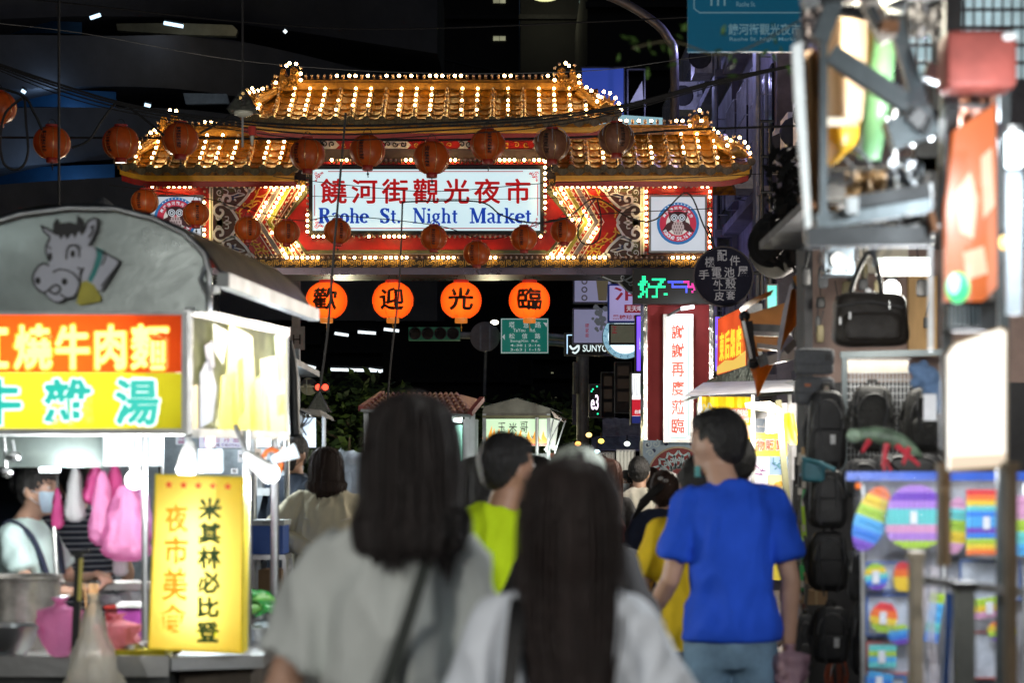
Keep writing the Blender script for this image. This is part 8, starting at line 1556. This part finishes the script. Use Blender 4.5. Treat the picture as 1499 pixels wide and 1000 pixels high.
def person(px, top, Y, label, shirt, pants, hair='short', hm=HB, rz=0, yaw=0, lean=(0, 0), arms=None, sw=.185, sleeve='short', loose=1.0, skin=SK, mask=None, L=.3, vox=.011, hem=.86, near=0, amp=.013, cap=None, group=None, seed=0, hw=1.0, neck=0):
    H = P(px, top, Y).z; s = H / 1.72; base = Vector((P(px, 0, Y).x, Y, 0)); t = thing('person', base, label, 'person', group, rz); V = lambda x, y, z: Vector((x * s, y * s, z * s))
    A = arms or {}; hx, hyy = lean; hc = V(hx, .012 + hyy, 1.597); Q = Matrix.Rotation(yaw, 3, 'Z'); hv = lambda x, y, z: hc + Q @ V(x, y, z)
    def loc(name, mb, m, sm=True, par=None, kind=None):
        o = bpy.data.objects.new(name, mb.mesh(name, m, smooth=sm)); COL.objects.link(o); o.parent = par or t; tag(o, kind=kind); return o
    b = MB(); b.ball(hc + V(0, -.008, .012), (.077 * s, .096 * s, .110 * s), 20, 14, Q); b.ball(hv(0, .028, -.052), (.056 * s, .062 * s, .07 * s), 16, 10, Q); b.ball(hv(0, .098, -.012), (.011 * s, .016 * s, .022 * s), 8, 6, Q); b.ball(hv(0, .07, -.098), (.026 * s, .022 * s, .02 * s), 10, 6, Q)
    for k in (-1, 1): b.ball(hv(k * .079, -.008, -.008), (.012 * s, .02 * s, .032 * s), 10, 8, Q)
    chain(b, [hc + V(0, -.012, -.07), V(hx * .5, -.018, 1.44)], [.053 * s, .058 * s])
    b.loft([ell(z * s, 0, cy * s, rx * s, ry * s, 20) for z, cy, rx, ry in ((1.45, -.015, .06, .055), (1.41, -.01, sw * .8, .075), (1.3, 0, sw * .9, .10), (1.15, 0, sw * .78, .10), (1.02, 0, .135, .095), (.92, 0, .16, .105), (.84, 0, .15, .1))])
    hands = {}
    for k in (-1, 1):
        e, w = A.get(k, ((k * (sw + .075), -.03, 1.13), (k * (sw + .07), .05, .885))); e, w = V(*e), V(*w); sh = V(k * (sw - .01), -.005, 1.375); chain(b, [sh, sh.lerp(e, .5), e, e.lerp(w, .35), w], [.05 * s, .043 * s, .036 * s, .037 * s, .025 * s]); d = (w - e).normalized(); hands[k] = (e, w, sh)
        u = d.cross(Vector((0, 1, .15))).normalized(); f = d.cross(u).normalized(); pm = w + d * .05 * s; f = f if f.y > 0 else -f; p_ = .022 * s
        chain(b, [w, pm], [.024 * s, .028 * s], 10)
        chain(b, [w + d * .055 * s + f * .022 * s, w + d * .075 * s + f * .02 * s], [.018 * s, .016 * s], 8); chain(b, [w + d * .06 * s - f * .02 * s, w + d * .075 * s - f * .018 * s], [.017 * s, .015 * s], 8)
        for i in range(4):
            o = f * (.030 - i * .019) * s; l = (.072, .08, .075, .058)[i] * s; a0 = w + d * .078 * s + o; i_ = u * (-k if u.x * k > 0 else k) * .0
            bend = -u * (1 if u.x * k > 0 else -1); chain(b, [a0, a0 + d * l * .5 + bend * l * .12, a0 + d * l * .8 + bend * l * .38, a0 + d * l * .92 + bend * l * .62], [.0095 * s, .0088 * s, .008 * s, .007 * s], 7)
        chain(b, [w + d * .02 * s + f * .024 * s, w + d * .052 * s + f * .05 * s, w + d * .082 * s + f * .055 * s], [.012 * s, .011 * s, .009 * s], 7)
    for k in (-1, 1): chain(b, [V(k * .085, 0, .86), V(k * .09, .01, .48), V(k * .095, -.02, .09)], [.08 * s, .052 * s, .036 * s]); chain(b, [V(k * .095, -.03, .05), V(k * .10, .13, .03)], [.035 * s, .03 * s])
    solid('body', b, skin, vox, 3, root=t)
    # face
    for k in (-1, 1):
        e = loc('eye', MB().ball(hv(k * .031, .083, .012), (.013 * s, .009 * s, .008 * s), 10, 8, Q), M('eye_white', (.7, .68, .66), .2, var=0, bump=0)); loc('iris', MB().ball(hv(k * .031, .0905, .012), (.005 * s, .003 * s, .0055 * s), 8, 6, Q), BLACK, par=e)
        loc('eyebrow', MB().tube([hv(k * .016, .089, .03), hv(k * .033, .088, .036), hv(k * .048, .08, .031)], [.003 * s, .004 * s, .002 * s], 6), hm)
    if mask:
        q = MB(); q.loft([[hv(.064 * math.sin(a) * f, .043 + (.063 + g) * math.cos(a) * f2, z) for a in [lerp(-1.45, 1.45, i / 10) for i in range(11)]] for z, f, f2, g in ((-.005, 1.0, .86, .006), (-.025, 1.07, .98, .012), (-.055, 1.03, 1.02, .01), (-.085, .82, .86, .006), (-.104, .55, .6, .004))], closed=False); mk = loc('mask', q, M('mask_' + mask[0], mask[1], .75, bump=.2))
        for k in (-1, 1): loc('ear_loop', MB().tube([hv(k * .064, .05, -.015), hv(k * .086, -.018, .012), hv(k * .086, -.024, -.01), hv(k * .06, .05, -.07)], .002 * s, 5), WHITEP if mask[1][0] > .3 else BLACK, par=mk)
    else: loc('mouth', MB().ball(hv(0, .086, -.062), (.021 * s, .006 * s, .006 * s), 10, 6, Q), M('lip', (.38, .12, .10), .5))
    # shirt
    q = MB(); lo = loose
    q.loft([ell(z * s, 0, cy * s, rx * s, ry * s) for z, cy, rx, ry in ((1.468 + neck, -.018, .066, .062), (1.452 + neck, -.018, .085, .07), (1.425, -.012, .125 + sw * .12, .083), (1.395, -.008, sw * .92, .095), (1.33, -.004, sw * 1.02, .118 * lo), (1.2, 0, sw * .98 * lo, .128 * lo), (1.05, 0, sw * .90 * lo, .122 * lo), (.95, 0, max(.176, sw * .95 * lo), .128 * lo), (hem, 0, max(.188, sw * lo), .136 * lo))])
    for k in (-1, 1):
        e, w, sh = hands[k]
        if sleeve == 'short': m_ = sh.lerp(e, .72); chain(q, [V(k * sw * .6, -.005, 1.385), sh, sh.lerp(e, .35)], [.058 * s, .062 * s, .062 * s * lo]); q.tube([sh.lerp(e, .3), m_], [.062 * s * lo, .070 * s * lo], 16)
        else: chain(q, [V(k * sw * .6, -.005, 1.385), sh, sh.lerp(e, .5), e, e.lerp(w, .5), w], [.056 * s, .06 * s, .058 * s * lo, .05 * s * lo, .047 * s * lo, .036 * s])
    top_ = solid('shirt', q, shirt, vox, 4, amp * s, seed=seed, root=t)
    # trousers and shoes
    pf = 1; q = MB(); q.loft([ell(z * s, 0, 0, rx * s * pf, ry * s * .92) for z, rx, ry in ((.99, .145, .105), (.93, .165, .118), (.84, .172, .125), (.78, .15, .11))])
    for k in (-1, 1): chain(q, [V(k * .084, 0, .84), V(k * .088, .01, .5), V(k * .095, -.015, .13)], [.089 * s, .068 * s, .058 * s])
    solid('trousers', q, pants, vox * 1.2, 3, .006 * s, seed=seed + 4, root=t)
    for k in (-1, 1): q = MB(); chain(q, [V(k * .097, -.05, .045), V(k * .10, .06, .04), V(k * .105, .16, .03)], [.045 * s, .043 * s, .032 * s]); loc('shoe', q, SHOE)
    # hair
    rr = random.Random(seed + 1)
    if hair == 'short':
        q = MB(); q.ball(hv(0, -.022, .026), (.086 * s, .100 * s, .105 * s), 22, 16, Q); q.ball(hv(0, -.052, -.022), (.068 * s, .058 * s, .06 * s), 16, 10, Q); q.ball(hv(0, .03, .075), (.068 * s, .06 * s, .045 * s), 14, 10, Q); solid('hair', q, hm, .008, 2, .005 * s, (70, 70, 25), seed, t)
        q = MB()
        for k in range(260):
            a = rr.random() * 6.283; e = rr.uniform(.05, 1.35); d = Vector((math.cos(a) * math.cos(e), math.sin(a) * math.cos(e), math.sin(e))); p = Vector((d.x * .086, d.y * .10 - .02, d.z * .105 + .028)); q.tube([hv(*p), hv(*(p + d * .008 + Vector((rr.uniform(-.008, .008), .006, -.002))))], [.0022 * s, .0006], 4, False)
        loc('hair_tufts', q, hm, kind='stuff')
    else:
        ln = L; q = MB(); n = 44; R_ = []; zt = .128
        prof = [(0, .02), (.012, .05), (.035, .079), (.07, .094), (.12, .101), (.17, .103), (.22, .104)]
        if hair == 'long': prof += [(.28, .104), (.36, .098), (.46, .080), (ln, .035)]
        elif hair == 'bob': prof += [(ln * .8, .118), (ln * .95, .108), (ln, .088)]
        else: prof = prof[:5] + [(.19, .085), (.22, .06)]
        prof = smoothpts(prof, 4); md = [rr.uniform(-1, 1) for _ in range(n)]
        for d, r in prof:
            z = zt - d * 1.0 / s if 0 else zt - d; flat = 1.0 if d < .2 else max(.52, 1 - (d - .2) * 2.2); dn = min(1, d / .25)
            R_.append([hv(r * hw * math.cos(2 * math.pi * k / n) * (1 + .035 * md[k] * dn), -.025 - .045 * (1 - flat) - min(.12, max(0, d - .25) * .5) + r * 1.1 * flat * math.sin(2 * math.pi * k / n) * (1 + .04 * md[(k * 7) % n] * dn) * (.72 if math.sin(2 * math.pi * k / n) > 0 else 1), z + (.03 * md[(k * 5) % n] if d >= prof[-1][0] - 1e-6 else 0)) for k in range(n)])
        q.loft(R_); loc('hair', q, hm)
        q = MB(); N = len(R_)
        for k in range(260 if hair != 'pony' else 40):
            i = rr.randrange(n); off = rr.choice((rr.uniform(0, .006), rr.uniform(0, .006), rr.uniform(.01, .035))); i0 = rr.randrange(3, max(4, N // 2)); pts = []; j_ = rr.uniform(-1.5, 1.5)
            for j in range(i0, N, 2):
                a = R_[j][int(i + j_ * (j - i0) / N * 2) % n]; c = sum(R_[j], Vector()) / n; o = (a - c); pts.append(c + o * (1 + off * 4))
            if len(pts) > 2: pts.append(pts[-1] + Vector((rr.uniform(-.01, .01), rr.uniform(-.01, .01), -rr.uniform(.005, .03)))); q.tube(pts, [.0028 * s] * (len(pts) - 1) + [.0007], 4, False)
        loc('hair_strands', q, hm, kind='stuff')
    if cap:
        q = MB(); q.ball(hv(0, -.01, .045), (.094 * s, .108 * s, .092 * s), 22, 12, Q); q.tube([hv(0, .07, .045), hv(0, .16, .035)], [.075 * s, .05 * s], 14); c_ = solid('cap', q, cap, .009, 3, root=t)
    return t, V, hv, loc, hands, s
fabs_ = {k: fab(k, c) for k, c in dict(sage=(.56, .60, .58), white=(.78, .84, .92), lime=(.52, .72, .0), blue=(.006, .075, .62), yellow=(.80, .55, .01), navy=(.012, .02, .05), cream=(.68, .64, .55), black=(.015, .015, .017), mint=(.55, .72, .70), jacket=(.012, .02, .035), blouse=(.66, .60, .42), grey=(.2, .2, .21), maroon=(.2, .03, .04)).items()}
JE = M('denim_light', (.16, .27, .38), .8, var=.3, scale=7, bump=.3, bscale=150); JD = M('denim_dark', (.03, .045, .08), .8, var=.3, scale=7); KH = M('trouser_brown', (.08, .065, .05), .8)
F_ = fabs_
# nearest two women
t, V, hv, loc, hands, s = person(575, 577, 4.0, 'woman with dark bob in a grey-green T-shirt crossed by a thin dark strap', F_['sage'], JD, 'bob', hairm('dark', (.022, .015, .014)), L=.325, sw=.132, loose=1.04, lean=(.035, 0), hw=.90, near=1, vox=.01, amp=.02, seed=1, arms={-1: ((-.225, -.02, 1.12), (-.22, .06, .88)), 1: ((.205, .0, 1.12), (.19, .12, .92))})
q = MB(); sp = smoothpts([(.085, .05, 1.46), (.083, -.06, 1.452), (.073, -.115, 1.40), (.05, -.15, 1.32), (.005, -.16, 1.18), (-.06, -.155, 1.0), (-.11, -.12, .86)], 5)
q.loft([[V(x - .0125, y, z), V(x + .0125, y, z), V(x + .0125, y - .007, z), V(x - .0125, y - .007, z)] for x, y, z in sp]); loc('bag_strap', q, M('strap_green_black', (.015, .022, .018), .6), sm=False)
t, V, hv, loc, hands, s = person(836, 672, 3.7, 'woman with long straight dark hair over a white T-shirt, second nearest', F_['white'], JD, 'long', hairm('dark_brown', (.028, .016, .014)), L=.95, sw=.14, loose=1.1, hw=.92, arms={-1: ((-.2, -.02, 1.12), (-.2, .06, .88)), 1: ((.2, .0, 1.12), (.2, .1, .9))}, near=1, vox=.01, amp=.022, seed=2)
q = MB(); sp = smoothpts([(-.10, .05, 1.45), (-.105, -.06, 1.44), (-.115, -.125, 1.36), (-.13, -.16, 1.2), (-.135, -.15, 1.05), (-.10, -.14, .95)], 5); q.loft([[V(x - .016, y, z), V(x + .016, y, z), V(x + .016, y - .009, z), V(x - .016, y - .009, z)] for x, y, z in sp]); loc('backpack_strap', q, NYL, sm=False)
person(722, 636, 7.2, 'man with cropped hair and black mask in a neon yellow-green T-shirt, looking right', F_['lime'], JD, 'short', HB, yaw=-.95, lean=(.055, 0), sw=.155, skin=SK2, mask=('black', (.012, .012, .013)), seed=3)
t, V, hv, loc, hands, s = person(1070, 600, 7.8, 'tall man in a royal blue T-shirt and light blue jeans', F_['blue'], JE, 'short', HB, yaw=.95, lean=(-.05, .02), sw=.160, loose=1.0, amp=.014, mask=None, seed=4, arms={-1: ((-.22, .0, 1.10), (-.285, .17, .95)), 1: ((.213, -.03, 1.10), (.213, .0, .86))}, hem=.875, neck=-.012)
q = MB(); q.loft([[hv(.05 * math.sin(a), .03 + .055 * math.cos(a), z) for a in [lerp(-1.4, 1.4, i / 8) for i in range(9)]] for z in (-.082, -.105, -.122)], closed=False); loc('chin_mask', q, M('mask_teal', (.08, .35, .36), .7))
w = Matrix.Translation(t.location) @ (hands[1][1] + Vector((0, 0, -.11))); bag(1156, 1016, 7.75, 52, 72, 'pale pink plastic carrier bag hanging from the right hand of the man in blue', film('carrier_pink', (.85, .62, .72), .6), 61, sharp=1)
person(1024, 668, 8.6, 'person in a yellow T-shirt mostly hidden behind the left side of the man in blue', F_['yellow'], JD, 'short', HB, sw=.185, seed=5, arms={-1: ((-.25, .0, 1.12), (-.27, .06, .87))}, loose=1.05)
t, V, hv, loc, hands, s = person(966, 689, 12.5, 'girl with clipped-up dark hair in a navy T-shirt with white sleeve trim', F_['navy'], JD, 'pony', HBR, sw=.15, lean=(.03, 0), seed=6)
q = MB()
for k in range(26): rr = random.Random(k); a = rr.uniform(-.02, .02); q.tube([hv(a, -.10, .05), hv(-.06 + a, -.14, .0), hv(-.13 + a * 2, -.15, -.06 + a), hv(-.17 + a * 3, -.15, -.15 + a * 3)], [.014, .018, .014, .004], 6)
loc('ponytail', q, HB); q = MB()
for x, y, z in ((-.03, -.115, .07), (.0, -.125, .055), (.015, -.12, .03)): q.ball(hv(x, y, z), (.02, .012, .013), 8, 6)
loc('hair_clip', q, M('clip_pearl', (.5, .5, .48), .2, coat=.5))
for k in (-1, 1): e, w_, sh = hands[k]; a = sh.lerp(e, .70); loc('sleeve_trim', MB().tube([a, a + (e - sh).normalized() * .022], .079 * s, 16), F_['white'])
person(936, 670, 16.5, 'man in a plain cream T-shirt walking just left of the pillar base', F_['cream'], KH, 'short', HB, sw=.185, loose=1.12, mask=('white', (.7, .72, .72)), seed=7, yaw=-.2)
person(889, 672, 15, 'woman with long reddish hair in a black T-shirt among the far crowd', F_['black'], JD, 'long', HR, L=.45, sw=.15, seed=8)
person(877, 666, 17.5, 'person with reddish-brown short hair behind the red-haired woman', F_['maroon'], JD, 'short', HR, sw=.16, seed=9, vox=.014)
person(1079, 640, 9.4, 'dark-haired person directly behind the head of the man in blue', F_['black'], JD, 'short', HB, sw=.16, seed=10, vox=.014)
person(843, 657, 5.6, 'person in a pale grey-green cap hidden behind the long-haired woman', F_['black'], JD, 'short', HB, sw=.13, seed=11, cap=fab('capgrey', (.42, .47, .42)), vox=.014)
person(704, 668, 8.8, 'dark-haired woman mostly hidden left of the man in neon yellow-green', F_['black'], JD, 'bob', HB, L=.33, sw=.15, seed=12, vox=.014)
person(917, 690, 20, 'small far person in navy with a pale mask, left of the man in cream', F_['navy'], JD, 'short', HB, rz=R(150), sw=.16, mask=('white', (.7, .72, .72)), seed=13, vox=.016)
person(905, 692, 21.5, 'far person in dark clothes deepest in the crowd', F_['black'], JD, 'short', HB, sw=.16, seed=14, vox=.016)
for k, (x_, y_, Y_, c_, lb) in enumerate(((862, 680, 12.5, 'maroon', 'dark-haired person in maroon right behind the long-haired woman'), (950, 684, 19, 'black', 'far dark-haired person just before the pillar base'), (783, 668, 11.5, 'navy', 'person in navy half hidden right of the man in neon yellow-green'), (1004, 690, 14.5, 'grey', 'grey-shirted person partly hidden left of the man in blue'), (895, 690, 26, 'cream', 'tiny far person in pale clothes near the white curtain'), (868, 694, 25, 'navy', 'tiny far person in navy beside the dark stall front'))): person(x_, y_, Y_, lb, F_[c_], JD, ['short', 'long', 'bob'][k % 3], [HB, HBR][k % 2], sw=.155, seed=30 + k, vox=.018, L=.32)
# couple
t, V, hv, loc, hands, s = person(430, 637, 13.8, 'tall man in glasses, black mask and dark jacket standing at left, facing the stall', F_['jacket'], JD, 'short', HB, rz=R(140), yaw=R(12), sw=.185, sleeve='long', loose=1.06, mask=('black', (.012, .012, .013)), seed=15, hem=.74, arms={1: ((.26, .0, 1.13), (.30, .04, .90))})
for k in (-1, 1): loc('glasses', MB().tube([hv(k * .033 + .022 * math.cos(a), .103, .012 + .017 * math.sin(a)) for a in [i * .524 for i in range(13)]], .0018, 5).tube([hv(k * .055, .10, .014), hv(k * .08, .0, .014)], .0016, 5), M('glass_rim', (.3, .25, .15), .3, .8))
t, V, hv, loc, hands, s = person(477, 655, 13.3, 'woman with brown bob and sheer cream blouse, hand on hip, her back to the camera', F_['blouse'], fab('skirt_pale', (.6, .6, .58)), 'bob', HBR, L=.30, rz=R(8), sw=.18, sleeve='long', loose=1.25, seed=16, amp=.016, arms={-1: ((-.36, -.02, 1.17), (-.10, -.17, 1.06)), 1: ((.34, .02, 1.16), (.16, .1, 1.02))})
loc('collar', MB().loft([ell(z * s, 0, -.015 * s, rx * s, ry * s, 20) for z, rx, ry in ((1.43, .115, .09), (1.462, .09, .075), (1.47, .075, .068))], caps=False), F_['cream'])
q = MB().tube([V(x, y, z) for x, y, z in ((-.15, -.135, 1.27), (-.05, -.15, 1.235), (0, -.155, 1.225), (.05, -.15, 1.235), (.15, -.135, 1.27))], .004, 5); loc('yoke_seam', q, F_['cream'])
# stall workers
t, V, hv, loc, hands, s = person(40, 680, 8.95, 'noodle stall worker in mint top, navy apron straps and pale blue mask, stirring a pot', F_['mint'], JD, 'short', HB, rz=R(-108), yaw=R(-6), lean=(0, .05), sw=.155, loose=1.05, mask=('paleblue', (.55, .72, .85)), seed=17, arms={-1: ((-.2, .12, 1.16), (-.08, .30, 1.19)), 1: ((.2, .12, 1.16), (.10, .28, 1.13))})
for k in (-1, 1): sp = smoothpts([(k * .11, -.10, 1.36), (k * .12, -.02, 1.455), (k * .11, .09, 1.38), (k * .07, .145, 1.2)], 4); loc('apron_strap', MB().loft([[V(x - .017, y, z), V(x + .017, y, z), V(x + .017, y * 1.06, z + .006), V(x - .017, y * 1.06, z + .006)] for x, y, z in sp]), F_['navy'], sm=False)
loc('hair_bun', MB().ball(hv(0, -.12, .03), (.045, .04, .045), 14, 10), HB)
t2 = thing('soup_ladle', P(80, 820, 8.6), 'steel ladle handle held upright by the noodle stall worker', 'ladle'); MB().tube([P(79, 772, 8.62), P(83, 850, 8.6)], .008, 8).build('handle', STEEL, t2); MB().ball(P(83, 852, 8.6), (.035, .035, .025), 12, 8).build('cup', STEEL, t2, smooth=True)
STR = M('cloth_striped', (.02, .025, .045), .85, var=0, bump=0); n = STR.node_tree.nodes; l = STR.node_tree.links; wv = n.new('ShaderNodeTexWave'); wv.bands_direction = 'Z'; wv.inputs['Scale'].default_value = 11; cr = n.new('ShaderNodeValToRGB'); cr.color_ramp.elements[0].position = .78; cr.color_ramp.elements[0].color = (.02, .025, .045, 1); cr.color_ramp.elements[1].position = .84; cr.color_ramp.elements[1].color = (.3, .32, .36, 1)
tc = n.new('ShaderNodeTexCoord'); l.new(tc.outputs['Object'], wv.inputs[0]); l.new(wv.outputs[0], cr.inputs[0]); l.new(cr.outputs[0], n['Principled BSDF'].inputs['Base Color'])
person(112, 676, 10.2, 'person in a navy and white striped shirt behind the hanging pink bags', STR, JD, 'short', HB, rz=R(30), sw=.2, loose=1.1, seed=18, vox=.013)
person(420, 708, 14.9, 'back stall cook in a white cap reaching over the blue cooler box', F_['black'], JD, 'short', HB, rz=R(95), sw=.16, sleeve='long', cap=fab('capwhite', (.75, .78, .8)), seed=19, vox=.014, arms={1: ((.2, .22, 1.15), (.15, .42, 1.08)), -1: ((-.2, .2, 1.15), (-.12, .4, 1.08))})

# ================================================================== added work lamps lighting backs, crowd and gate
def added_street_bulb(x, y, z, w, lb, col=(1, .96, .9)):
    t = thing('added_work_lamp', (x, y, z), lb, 'lamp'); MB().ball((x, y, z), .045, 12, 8).build('bulb', HOT, t, smooth=True); MB().lathe([(.03, .04), (.12, .05), (.05, .11), (.02, .13)], (x, y, z), 16).build('shade', GREYMET, t); MB().tube([(x, y, z + .12), (x, y, 3.4)], .005, 5).build('cord', BLACK, t); lamp('bulb_light', (x, y, z - .09), w, col, .08, t)
added_street_bulb(-1.9, 1.0, 2.5, 190, 'added shaded lamp out of view, left of the camera'); added_street_bulb(1.9, .6, 2.5, 150, 'added shaded lamp out of view, right of the camera')
added_street_bulb(2.35, 5.6, 2.5, 40, 'added shaded lamp on the right beside the toy wall'); added_street_bulb(-2.9, 4.6, 3.1, 14, 'added shaded lamp out of view before the noodle cart roof', (.9, 1, .97))
added_street_bulb(-3.2, 16, 3.6, 120, 'added shaded lamp hidden behind the noodle cart'); added_street_bulb(2.75, 15.5, 2.9, 380, 'added shaded lamp hidden behind the bag shop, lighting the crowd', (1, .9, .8)); added_street_bulb(-4.6, 24, 4.6, 160, 'added shaded lamp hidden high on the left before the gate', (1, .85, .65)); added_street_bulb(3.09, 25, 3.25, 260, 'added shaded lamp hidden on the right before the gate', (1, .85, .7))
